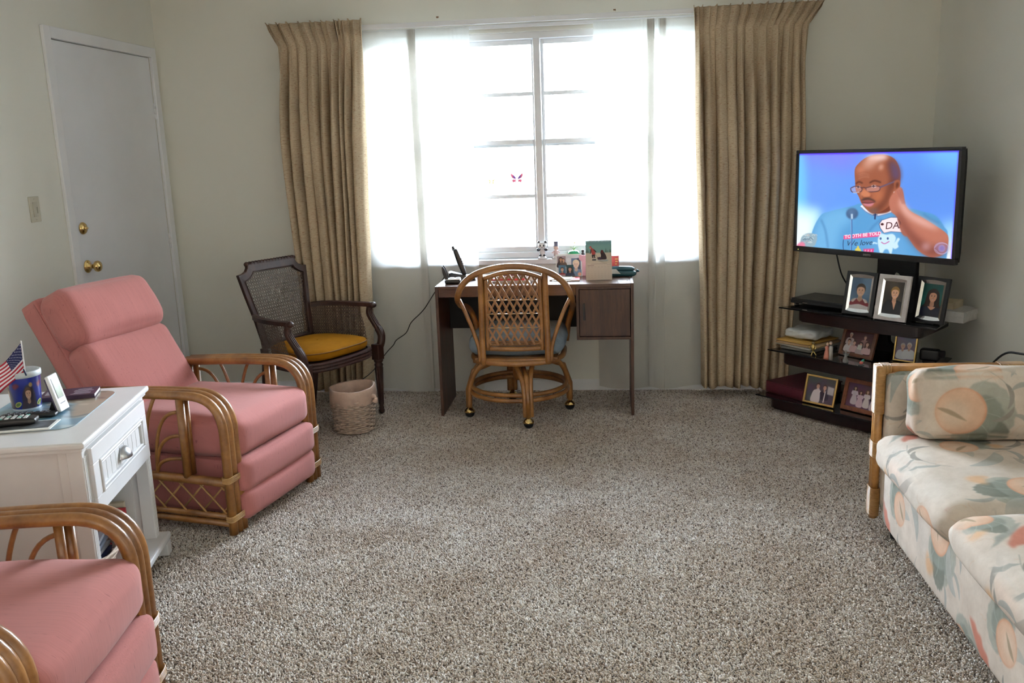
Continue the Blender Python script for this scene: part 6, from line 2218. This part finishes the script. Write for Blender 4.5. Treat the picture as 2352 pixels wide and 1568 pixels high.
# ------------------------------------------------------------------ floral sofa along the right wall
def floral():
    S = 1024
    p = Paint(S, S, (206, 194, 181))
    rng = random.Random(11)
    def each(fn):
        for dx in (-S, 0, S):
            for dy in (-S, 0, S):
                fn(dx, dy)
    def tr(pts, cx, cy, r, s, dx, dy):
        c, n = math.cos(r), math.sin(r)
        return [(cx + dx + s * (x * c - y * n), cy + dy + s * (x * n + y * c)) for x, y in pts]
    def serr(n, a0, a1, r0, r1, teeth):
        """crescent with a serrated outer edge"""
        out = []
        for k in range(n + 1):
            t = k / n
            a = a0 + (a1 - a0) * t
            w = math.sin(PI * t) ** 0.7
            out.append(((r0 + (r1 - r0) * w + (teeth if k % 2 else 0) * w) * math.cos(a), (r0 + (r1 - r0) * w + (teeth if k % 2 else 0) * w) * math.sin(a)))
        for k in range(n, -1, -2):
            t = k / n
            a = a0 + (a1 - a0) * t
            out.append((r0 * math.cos(a), r0 * math.sin(a)))
        return out
    def bloom(cx, cy, r, s):
        def f(dx, dy):
            if not (-300 < cx + dx < S + 300 and -300 < cy + dy < S + 300):
                return
            p.poly(tr(serr(26, -1.5, 1.75, 92, 205, 9), cx, cy, r, s, dx, dy), (160, 162, 152), 3, 0.85)
            p.poly(tr(serr(22, -0.9, 1.5, 96, 165, 8), cx, cy, r, s, dx, dy), (136, 143, 134), 4, 0.85)
            p.poly(tr(serr(16, 0.1, 0.95, 150, 232, 10), cx, cy, r, s, dx, dy), (120, 124, 114), 3, 0.88)
            p.poly(tr(serr(12, 0.8, 1.35, 170, 236, 10), cx, cy, r, s, dx, dy), (212, 168, 128), 9, 0.8)
            q = [(98 * math.cos(t), 98 * math.sin(t)) for t in np.linspace(0, 2 * PI, 40)[:-1]]
            p.poly(tr(q, cx, cy, r, s, dx, dy), (204, 146, 116), 2)
            p.poly(tr([(x * .97 - 3, y * .97) for x, y in q], cx, cy, r, s, dx, dy), (214, 178, 152), 6)
            p.poly(tr([(x * .6 - 22, y * .6 + 12) for x, y in q], cx, cy, r, s, dx, dy), (216, 196, 176), 18, 0.8)
            for k in range(5):
                a = -1.2 + k * 0.55
                p.line(tr([(98 * math.cos(a), 98 * math.sin(a)), (150 * math.cos(a + .1), 150 * math.sin(a + .1)), (196 * math.cos(a + .25), 196 * math.sin(a + .25))], cx, cy, r, s, dx, dy), 3, (172, 178, 168), 1, 0.6)
            p.line(tr([(-92, 0), (-40, 10), (30, 36)], cx, cy, r, s, dx, dy), 17, (160, 142, 118), 2, 0.85, taper=True)
        each(f)
    def leaf(cx, cy, r, s, col, wd=26):
        def f(dx, dy):
            p.line(tr([(0, 0), (30, -16), (70, -22), (115, -10), (150, 16)], cx, cy, r, s, dx, dy), wd * s, col, 1, 0.9, taper=True)
        each(f)
    def stem(cx, cy, r, s):
        def f(dx, dy):
            p.line(tr([(0, 0), (60, -30), (140, -34), (220, 6), (280, 70)], cx, cy, r, s, dx, dy), 4, (168, 164, 154), 1, 0.8)
        each(f)
        for k, (x, y, a) in enumerate(((40, -22, -0.9), (110, -36, 0.5), (150, -34, -1.1), (210, 0, 1.5), (240, 26, -0.3))):
            c, n = math.cos(r), math.sin(r)
            leaf(cx + s * (x * c - y * n), cy + s * (x * n + y * c), r + a, s * 0.75, (148, 144, 136) if k % 2 else (164, 164, 158))
    def rust(cx, cy, r, s):
        def f(dx, dy):
            pts = [(0, 0), (40, -34), (70, -30), (96, -52), (130, -40), (170, -58), (210, -30), (250, -28), (214, 0), (170, 6), (120, 20), (60, 14)]
            p.poly(tr(pts, cx, cy, r, s, dx, dy), (186, 106, 86), 6, 0.8)
            p.poly(tr([(x * 1.05, y * -0.5 + 24) for x, y in pts], cx, cy, r, s, dx, dy), (144, 148, 140), 4, 0.8)
        each(f)
    for k in range(26):
        x, y = rng.uniform(0, S), rng.uniform(0, S)
        c = rng.choice([(220, 198, 182), (208, 202, 194), (222, 214, 202)])
        each(lambda dx, dy: p.oval(x + dx, y + dy, 90, 60, c, 0.4, 34, 0.5))
    for k in range(60):
        x, y, a = rng.uniform(0, S), rng.uniform(0, S), rng.uniform(0, 6)
        q = [(x, y)]
        for j in range(4):
            a += rng.uniform(-0.9, 0.9)
            q.append((q[-1][0] + 18 * math.cos(a), q[-1][1] + 18 * math.sin(a)))
        each(lambda dx, dy: p.line([(u + dx, v + dy) for u, v in q], 2.5, (206, 176, 152), 1, 0.6))
    stem(120, 560, 0.2, 1.15); stem(640, 330, -0.5, 1.1); stem(560, 900, 2.6, 1.0); stem(900, 640, 1.7, 0.95)
    bloom(250, 230, 0.15, 1.0); bloom(770, 700, 0.9, 0.92); bloom(760, 130, 2.3, 0.7)
    rust(430, 560, -0.4, 1.0); rust(60, 860, 0.7, 0.9); rust(930, 380, 1.9, 0.8)
    leaf(420, 700, 0.7, 1.3, (172, 172, 164), 40); leaf(300, 880, -0.6, 1.2, (182, 180, 172), 40); leaf(600, 520, 2.2, 1.2, (172, 164, 154), 34)
    bloom(330, 800, 3.6, 0.72); bloom(1010, 1000, -0.8, 0.6); stem(330, 60, 0.9, 0.9); stem(60, 300, 1.3, 0.8); rust(620, 330, 0.3, 0.7)
    leaf(30, 420, -1.2, 1.1, (164, 168, 164), 36); leaf(960, 860, -2.2, 1.2, (174, 174, 168), 40)
    return p.image('floral_print')
FL = floral()
M['floral'] = printed('floral upholstery', FL, 0.9, box=1 / 0.86, fabric=True)
M['floral_bolster'] = printed('floral bolster upholstery', FL, 0.9, box=1 / 0.86, fabric=True, off=(0.244 + 0.17 / 0.86, 0.3, 0.775 - 0.105 / 0.86))
SX, SY1, SY0 = 0.985, 3.300, 1.02           # front face, far end, near end
sf = thing('sofa', 'cream floral sofa with wrapped rattan end frame against the right wall', 'sofa', (SX, SY1, 0))
def sp(x, y, z):
    return (x - SX, y - SY1, z)
# end frames (far and near)
for ye, nm in ((3.300, 'far'), (SY0, 'near')):
    g = G()
    x0, x1, zt2 = 0.985, 1.762, 0.640
    for k in (-1, 1):
        g.tube([sp(x0 + 0.001 * k, ye + k * 0.012, 0.045), sp(x0, ye + k * 0.012, zt2 - 0.018)], 0.0160, 10)
        g.tube([sp(x1, ye + k * 0.012, 0.045), sp(x1, ye + k * 0.012, zt2 - 0.018)], 0.0160, 10)
        g.tube([sp(x0 - 0.016, ye + k * 0.012, zt2 - 0.019), sp(x1 + 0.014, ye + k * 0.012, zt2 - 0.019)], 0.0165, 10)
    fr2 = g.build('end_frame', M['rattan_dark'], sf)
    wraps = [('v', 0.055, 0.165), ('v', 0.285, 0.345), ('v', 0.455, 0.635), ('h', 0.985, 1.02), ('h', 1.395, 1.485), ('h', 1.60, 1.70)]
    for kind, a, b in wraps:
        g = G()
        n = int((b - a) / 0.0046)
        for k in range(n):
            c = a + (k + .5) * (b - a) / n
            ring = []
            for q in range(20):
                an = 2 * PI * q / 20
                ca_, sa_ = math.cos(an), math.sin(an)
                u = 0.0290 * math.copysign(abs(ca_) ** 0.45, ca_)
                w = 0.0172 * math.copysign(abs(sa_) ** 0.6, sa_)
                ring.append(sp(x0 + w, ye + u, c + 0.001 * ca_) if kind == 'v' else sp(c + 0.001 * ca_, ye + u, zt2 - 0.019 + w))
            g.tube(ring, 0.0025, 5, closed=True)
        tag(g.build('cane_wrap', M['rattan_light'], fr2), kind='stuff')
    s = -1 if nm == 'far' else 1
    G().cushion(sp(1.375, ye + s * 0.028, 0.345), (0.745, 0.075, 0.545), 0.026, 12, (0, 0.010, 0)).build('end_panel', M['floral'], sf)
    for x in (1.04, 1.70):
        G().lathe([(0.016, 0.001), (0.020, 0.03), (0.022, 0.072)], 14, sp(x, ye + s * 0.10, 0)).build('foot', M['black_matte'], sf)
# base and front panel
yc, ly = (3.235 + SY0 + 0.065) / 2, 3.235 - SY0 - 0.065
G().cushion(sp(1.385, yc, 0.165), (0.78, ly, 0.24), 0.022, 12, (0.006, 0, 0)).build('base_panel', M['floral'], sf)
# back frame and back cushions
G().cushion(sp(1.675, yc, 0.42), (0.16, ly - 0.02, 0.50), 0.05, 10, (0.01, 0, 0.01)).build('back_rest', M['floral'], sf)
n_c = 3
cl_y = ly / n_c
for k in range(n_c):
    y = 3.228 - cl_y * (k + .5)
    c = G().cushion(sp(1.265, y, 0.338), (0.625, cl_y - 0.006, 0.125), 0.052, 16, (0.014, 0.004, 0.020), wob=0.003, seed=30 + k).build('seat_cushion', M['floral'], sf)
    if k:
        G().cushion(sp(1.545, y, 0.535), (0.13, cl_y - 0.01, 0.33), 0.05, 12, (0.02, 0.004, 0.010), rot=Matrix.Rotation(-0.15, 3, 'Y'), wob=0.003, seed=40 + k).build('back_cushion', M['floral'], sf)
bl = G().cushion((0, 0, 0.119), (0.62, 0.135, 0.236), 0.045, 18, (0.006, 0.016, 0.010), wob=0.004, seed=77).build('bolster_cushion', M['floral_bolster'])
bl.location = (1.352, 3.118, 0.4225)
bl.rotation_euler = (-0.06, 0, 0.0)
tag(bl, 'floral bolster cushion leaning against the far end of the sofa', 'cushion')
tag(G().tube(bez([(1.62, 4.30, 0.02), (1.66, 4.22, 0.25), (1.70, 4.02, 0.485), (1.735, 3.90, 0.530), (1.765, 3.75, 0.52), (1.785, 3.60, 0.35), (1.785, 3.50, 0.03)], 7), 0.005, 7).build('lamp_cord', M['black']), 'black cord arching against the right wall above the sofa frame', 'cord')

# ------------------------------------------------------------------ things on the white side table (positions in the table's frame)
STY = yaw_of(*ST_F)
ZT = 0.6505
def tp_(x, y, z=0.0):
    v = Matrix.Rotation(STY, 3, 'Z') @ Vector((x, y, 0))
    return (ST_O[0] + v.x, ST_O[1] + v.y, ZT + z)
def rounded_rect(w, h, r, n=6):
    out = []
    for (cx_, cy_, a0) in ((w / 2 - r, h / 2 - r, 0), (-w / 2 + r, h / 2 - r, PI / 2), (-w / 2 + r, -h / 2 + r, PI), (w / 2 - r, -h / 2 + r, 1.5 * PI)):
        out += [(cx_ + r * math.cos(a0 + PI / 2 * k / n), cy_ + r * math.sin(a0 + PI / 2 * k / n)) for k in range(n + 1)]
    return out
def mat_art():
    p = Paint(300, 460, (120, 158, 178))
    rng = random.Random(5)
    for k in range(60):
        p.oval(rng.uniform(0, 300), rng.uniform(0, 460), rng.uniform(20, 70), rng.uniform(8, 30), rng.choice([(84, 124, 150), (160, 190, 204), (96, 140, 160), (70, 104, 128), (190, 200, 200)]), rng.uniform(-0.5, 0.5), 8, 0.7)
    p.blob([(150, 40), (300, 0), (300, 130), (240, 160), (170, 120)], (150, 132, 112), 8, 0.9)
    p.blob([(220, 160), (300, 130), (300, 300), (260, 330)], (182, 166, 146), 8, 0.9)
    for k in range(16):
        p.oval(rng.uniform(120, 300), rng.uniform(0, 220), rng.uniform(10, 30), rng.uniform(5, 14), rng.choice([(70, 84, 70), (112, 92, 82), (205, 196, 180), (86, 104, 96)]), rng.uniform(-1, 1), 4, 0.8)
    p.line([(120, 360), (190, 300), (260, 330), (300, 300)], 10, (70, 96, 110), 5, 0.8)
    p.line([(60, 240), (160, 200), (240, 250)], 8, (74, 92, 96), 5, 0.7)
    return p.image('placemat_scene')
pm = thing('placemat', 'blue seaside-scene placemat with rounded corners on the white side table', 'placemat', tp_(-0.255, 0.052), STY)
loop = rounded_rect(0.335, 0.462, 0.05)
G().prism(loop, 0.002, None, 0.0).build('backing', plain('placemat backing', (0.30, 0.40, 0.46), 0.5), pm)
bmv = bmesh.new()
uvl = bmv.loops.layers.uv.new('UVMap')
f_ = bmv.faces.new([bmv.verts.new((x, y, 0.0023)) for x, y in loop])
for l in f_.loops:
    l[uvl].uv = (l.vert.co.x / 0.335 + 0.5, l.vert.co.y / 0.462 + 0.5)
gx = G()
gx.bm.free()
gx.bm = bmv
gx.build('printed_face', printed('placemat print', mat_art(), 0.28, coat=0.3), pm)
Z2 = 0.0026
# paper bucket
def bucket_art():
    p = Paint(1100, 260, (22, 34, 120))
    rng = random.Random(9)
    for k in range(30):
        p.oval(rng.uniform(0, 1100), rng.uniform(0, 260), 70, 50, rng.choice([(16, 26, 92), (36, 52, 160), (52, 40, 130)]), 0, 26, 0.5)
    for cx_ in (60, 300, 560, 830):
        p.blob([(cx_ - 70, 250), (cx_ - 76, 150), (cx_ - 40, 80), (cx_, 60), (cx_ + 44, 84), (cx_ + 74, 160), (cx_ + 70, 250)], (64, 50, 54), 5, 0.9)
        small_face(p, cx_ - 8, 130, 84, (196, 154, 128), (92, 66, 48), 'short', (70, 52, 60))
        p.oval(cx_ + 26, 62, 20, 18, (176, 146, 92), 0, 3)
        p.oval(cx_ + 130, 208, 44, 20, (206, 196, 96), -0.25, 2)
        p.oval(cx_ + 130, 208, 34, 13, (96, 120, 60), -0.25, 2)
        p.blob([(cx_ + 100, 60), (cx_ + 150, 44), (cx_ + 176, 66), (cx_ + 120, 90)], (132, 40, 44), 5, 0.8)
    p.poly([(0, 244), (1100, 244), (1100, 260), (0, 260)], (206, 214, 224), 1)
    return p.image('bucket_print')
bk_ = thing('paper_bucket', 'blue printed paper popcorn bucket with a white rim on the placemat', 'bucket', tp_(-0.330, 0.105, Z2), STY + 0.6)
n = 40
rows_ = [(0.044, 0.0), (0.0455, 0.01), (0.0535, 0.116)]
v, u, f = [], [], []
for r, z in rows_:
    for k in range(n + 1):
        a = 2 * PI * k / n
        v.append((r * math.cos(a), r * math.sin(a), z))
        u.append((k / n, z / 0.116))
for i in range(len(rows_) - 1):
    for k in range(n):
        a = i * (n + 1) + k
        f.append((a, a + 1, a + n + 2, a + n + 1))
mesh_uv('printed_wall', v, f, u, printed('bucket print', bucket_art(), 0.3, coat=0.4), bk_)
G().lathe([(0.0535, 0.112), (0.0565, 0.114), (0.0575, 0.122), (0.0565, 0.131), (0.0535, 0.133), (0.0525, 0.131), (0.0525, 0.112), (0.050, 0.112), (0.043, 0.004), (0.01, 0.004)], 36).build('rim', plain('pale rim', (0.62, 0.66, 0.68), 0.4), bk_)
G().tube(bez([(0.0, 0.057, 0.122), (-0.01, 0.050, 0.165), (-0.015, 0.0, 0.195), (-0.01, -0.050, 0.165), (0, -0.057, 0.122)], 8), 0.0028, 7).build('handle', plain('dark blue handle', (0.02, 0.03, 0.09), 0.4), bk_)
# flag in the bucket
def flag_art():
    p = Paint(380, 200, (236, 232, 236))
    for k in range(7):
        p.poly([(0, k * 2 * 200 / 13), (380, k * 2 * 200 / 13), (380, (k * 2 + 1) * 200 / 13), (0, (k * 2 + 1) * 200 / 13)], (178, 22, 48))
    p.poly([(0, 0), (152, 0), (152, 7 * 200 / 13), (0, 7 * 200 / 13)], (30, 34, 86))
    for r in range(9):
        for c in range(6 if r % 2 == 0 else 5):
            x, y = 12.7 + c * 25.3 + (12.7 if r % 2 else 0), 10.8 + r * 10.8
            s = [(x + (5.2 if q % 2 == 0 else 2.1) * math.sin(q * PI / 5), y - (5.2 if q % 2 == 0 else 2.1) * math.cos(q * PI / 5)) for q in range(10)]
            p.poly(s, (240, 238, 240))
    return p.image('flag_print')
bxy = np.array(tp_(-0.330, 0.105, 0))
fl = thing('small_flag', 'small stars and stripes stick flag standing in the blue bucket', 'flag', tuple(bxy), 0.0)
stick0, stick1 = Vector((0.0, 0.010, 0.006)), Vector((0.069, -0.078, 0.250))
G().tube([stick0, stick1], 0.0022, 7).build('stick', plain('white flag stick', (0.72, 0.70, 0.70), 0.4), fl)
nu, nv = 22, 12
v, u, f = [], [], []
for i in range(nu + 1):
    s_ = i / nu
    for j in range(nv + 1):
        t_ = j / nv
        top = stick1 + (stick0 - stick1) * (0.02 + 0.44 * t_)
        # the fly droops to the left in front of the bucket, gathered along its lower edge
        du, dl = Vector((-0.150, -0.010, -0.098)), Vector((-0.066, -0.052, -0.062))
        d = (du * (1 - t_) + dl * t_) * s_ + Vector((0, 0, -0.022)) * math.sin(s_ * PI) * (1 - t_)
        fold = Vector((0.002, -0.009, 0.0)) * math.sin(s_ * 8 + t_ * 3.0) * min(1, s_ * 2)
        v.append(top + d + fold)
        u.append((s_, 1 - t_))
for i in range(nu):
    for j in range(nv):
        a = i * (nv + 1) + j
        f.append((a, a + nv + 1, a + nv + 2, a + 1))
oo = mesh_uv('cloth', v, f, u, printed('flag print', flag_art(), 0.6), fl)
sdm = oo.modifiers.new('cloth thickness', 'SOLIDIFY')
sdm.thickness = 0.0008
# digital clock
ck = thing('digital_clock', 'slim white digital clock with a grey-green display standing on the placemat', 'clock', tp_(-0.178, 0.030, Z2), STY - 0.08)
R_ = Matrix.Rotation(-0.24, 4, 'Y')
parts_ = []
parts_.append(G().box((-0.006, 0, 0.062), (0.012, 0.062, 0.124), 0.003).build('case', M['white_plastic'], ck))
parts_.append(G().box((-0.013, 0, 0.060), (0.008, 0.060, 0.116), 0.002).build('back_case', plain('violet grey plastic', (0.06, 0.05, 0.10), 0.4), ck))
parts_.append(G().box((0.0008, 0, 0.078), (0.0016, 0.036, 0.066), 0.0004).build('display', plain('lcd display', (0.26, 0.31, 0.22), 0.2), ck))
parts_.append(G().box((0.0004, 0, 0.078), (0.001, 0.040, 0.070)).build('display_border', plain('display border', (0.10, 0.10, 0.12), 0.3), ck))
for q in range(5):
    parts_.append(G().box((0.0006, -0.014 + q * 0.007, 0.026), (0.001, 0.005, 0.003)).build('printed_mark', plain('print mark', (0.10, 0.10, 0.12), 0.5), ck))
for o in parts_:
    o.rotation_euler = R_.to_euler()
    o.location = (0, 0, 0.006)
G().prism([(-0.012, 0.0), (-0.052, 0.0), (-0.030, 0.05), (-0.022, 0.05)], 0.03, Matrix.Translation((0, 0.015, 0.0005)) @ Matrix.Rotation(PI / 2, 4, 'X'), 0.001).build('stand', M['black'], ck)
# purple book
bo = thing('purple_book', 'dark purple paperback lying on the placemat behind the digital clock', 'book', tp_(-0.235, 0.232, Z2), STY + 0.14)
M['purple'] = plain('purple cover', (0.045, 0.018, 0.050), 0.35, var=0.15, vscale=30)
G().box((0, 0, 0.0075), (0.175, 0.108, 0.010)).build('pages', M['paper'], bo)
for z in (0.0012, 0.0138):
    G().box((0, 0, z), (0.180, 0.112, 0.0018), 0.0005).build('cover', M['purple'], bo)
G().box((0, -0.0565, 0.0075), (0.180, 0.0015, 0.014), 0.0005).build('spine', M['purple'], bo)
G().box((-0.058, 0.01, 0.0149), (0.040, 0.070, 0.0006)).build('cover_panel', plain('grey cover panel', (0.30, 0.28, 0.32), 0.4), bo)
for k in range(6):
    G().box((0.040 + 0.004 * (k % 2), -0.035 + k * 0.013, 0.0149), (0.065 - 0.010 * (k % 3), 0.004, 0.0006)).build('print_line', plain('pale print', (0.40, 0.34, 0.42), 0.5), bo)
# remote controls
def remote(name, label, loc, yaw, ln, wd, th, rows, cols, keymat):
    t = thing(name, label, 'remote control', loc, yaw)
    G().cushion((0, 0, th / 2), (ln, wd, th), th * 0.42, 10, (0, 0, 0.002)).build('body', M['black'], t)
    for r in range(rows):
        for c in range(cols):
            x = -ln * 0.40 + (r + .5) * ln * 0.80 / rows
            y = (c - (cols - 1) / 2) * wd * 0.78 / cols
            mm = keymat[(r * 3 + c) % len(keymat)]
            G().box((x, y, th + 0.0018), (ln * 0.80 / rows * 0.58, wd * 0.78 / cols * 0.62, 0.004), 0.001).build('button', mm, t)
    return t
KW, KT, KD = plain('white key', (0.66, 0.68, 0.68), 0.4), plain('teal key', (0.10, 0.42, 0.34), 0.4), plain('dark key', (0.07, 0.07, 0.08), 0.4)
sl = thing('booklet', 'thin photo booklet lying under the front remote control', 'booklet', tp_(-0.270, -0.135, Z2), STY + 0.05)
G().box((0, 0, 0.002), (0.235, 0.105, 0.0036), 0.0008).build('pages', M['paper'], sl)
G().box((0.008, 0.004, 0.0042), (0.20, 0.082, 0.0008)).build('cover_picture', plain('grey landscape print', (0.10, 0.11, 0.12), 0.4, var=0.5, vscale=20), sl)
remote('remote_control', 'black remote control with white and teal buttons nearest the table edge', tp_(-0.315, -0.118, Z2 + 0.0050), STY + 0.10, 0.205, 0.052, 0.022, 9, 4, [KW, KW, KT, KW, KW])
remote('remote_control.001', 'slim black remote control lying between the other remote and the clock', tp_(-0.275, -0.022, Z2), STY + 0.05, 0.175, 0.036, 0.014, 8, 2, [KD])

# ------------------------------------------------------------------ lower shelf of the side table: basket of magazines
ZS = 0.0775
def ts_(x, y, z=0.0):
    v = Matrix.Rotation(STY, 3, 'Z') @ Vector((x, y, 0))
    return (ST_O[0] + v.x, ST_O[1] + v.y, ZS + z)
wb_ = thing('magazine_basket', 'shallow pale wicker basket on the lower shelf of the white table', 'basket', ts_(-0.225, -0.035), STY)
g = G()
for r in range(11):
    k = r / 10
    rx_, ry_ = 0.125 + 0.040 * k, 0.165 + 0.045 * k
    z = 0.006 + 0.0088 * r
    g.tube([((rx_ + 0.003 * math.cos(11 * a + PI * (r % 2))) * math.cos(a), (ry_ + 0.003 * math.cos(11 * a + PI * (r % 2))) * math.sin(a), z) for a in np.linspace(0, 2 * PI, 89)[:-1]], 0.0046, 5, closed=True)
tag(g.build('weave', M['wicker'], wb_), kind='stuff')
g = G()
for q in range(3):
    g.tube([((0.168 + q * 0.004) * math.cos(a), (0.213 + q * 0.004) * math.sin(a), 0.104 + 0.004 * math.sin(a * 9 + q * 2.1)) for a in np.linspace(0, 2 * PI, 73)[:-1]], 0.0048, 6, closed=True)
g.build('rim', M['wicker'], wb_)
G().lathe([(0.02, 0.001), (0.125, 0.001), (0.125, 0.006), (0.02, 0.006)], 28).build('bottom', M['wicker'], wb_)
cols_ = [('white magazine cover', (0.66, 0.67, 0.72)), ('grey magazine cover blue', (0.32, 0.36, 0.46)), ('pale magazine cover', (0.58, 0.58, 0.60)), ('navy magazine cover', (0.05, 0.07, 0.20)), ('slate magazine cover', (0.16, 0.17, 0.20))]
labs = ['slate magazine at the bottom of the wicker basket', 'navy magazine second in the wicker basket', 'pale grey magazine in the middle of the wicker basket', 'blue-grey magazine near the top of the wicker basket', 'white magazine with dark print on top in the wicker basket']
for k in range(5):
    nm_, cc = cols_[4 - k]
    mz = thing('magazine', labs[k], 'magazine', ts_(-0.225, -0.035, 0.020 + k * 0.0165), STY + 0.06 * (k - 2))
    N_ = 14
    v, f = [], []
    for i in range(N_ + 1):
        x = -0.105 + 0.21 * i / N_
        sag = 0.022 * (1 - math.cos((x / 0.105) * 1.1)) * 1.3
        for j in (0, 1):
            for y in (-0.135, 0.135):
                v.append((x, y, sag + j * 0.012))
    for i in range(N_):
        a = i * 4
        f += [(a, a + 1, a + 5, a + 4), (a + 2, a + 6, a + 7, a + 3), (a, a + 4, a + 6, a + 2), (a + 1, a + 3, a + 7, a + 5)]
    f += [(0, 2, 3, 1), (N_ * 4, N_ * 4 + 1, N_ * 4 + 3, N_ * 4 + 2)]
    G().raw(v, f).build('pages', plain(nm_, cc, 0.35, var=0.15, vscale=25), mz)
    G().box((0.02, 0.03, 0.0135), (0.10, 0.12, 0.001)).build('cover_print', plain(nm_ + ' print', tuple(c * 0.45 for c in cc), 0.4), mz)
slab_thing('red_folder', 'red-edged folder standing at the right of the magazine basket', 'folder', *ts_(-0.205, 0.215, 0.0), 0.22, 0.010, 0.15, STY + 0.03, M['red_card'])
slab_thing('cream_book', 'cream book standing beside the red-edged folder on the lower shelf', 'book', *ts_(-0.205, 0.238, 0.0), 0.20, 0.020, 0.165, STY + 0.01, M['cream_paper'])
import OpenImageIO as oiio, numpy as np, sys
b=oiio.ImageBuf('/workdir/render_main.png').get_pixels(oiio.FLOAT)[...,:3]
h,w=b.shape[:2]; s=w/2352
for n,(x,y) in dict(leftwall=(40,300),door=(230,350),wallL=(500,300),wallTop=(450,60),wallR=(2000,200),wallRR=(2300,300),wallBelowTV=(2250,700),carpetM=(1200,1200),carpetF=(1200,1480),carpetB=(1600,980),carpetL=(700,1150),recSeat=(600,920),recBack=(300,800),tableTop=(260,930),tableSide=(60,1080),drawer=(255,1150),sofaFront=(2100,1200),bolster=(2200,950),curtR=(1700,500),curtL=(740,500),sheerLow=(920,700),door_desk=(1385,700),headrest=(250,680)).items():
    a=b[int((y-12)*s):int((y+12)*s)+1,int((x-12)*s):int((x+12)*s)+1].reshape(-1,3).mean(0)*255
    print(n,(x,y),a.round().astype(int))
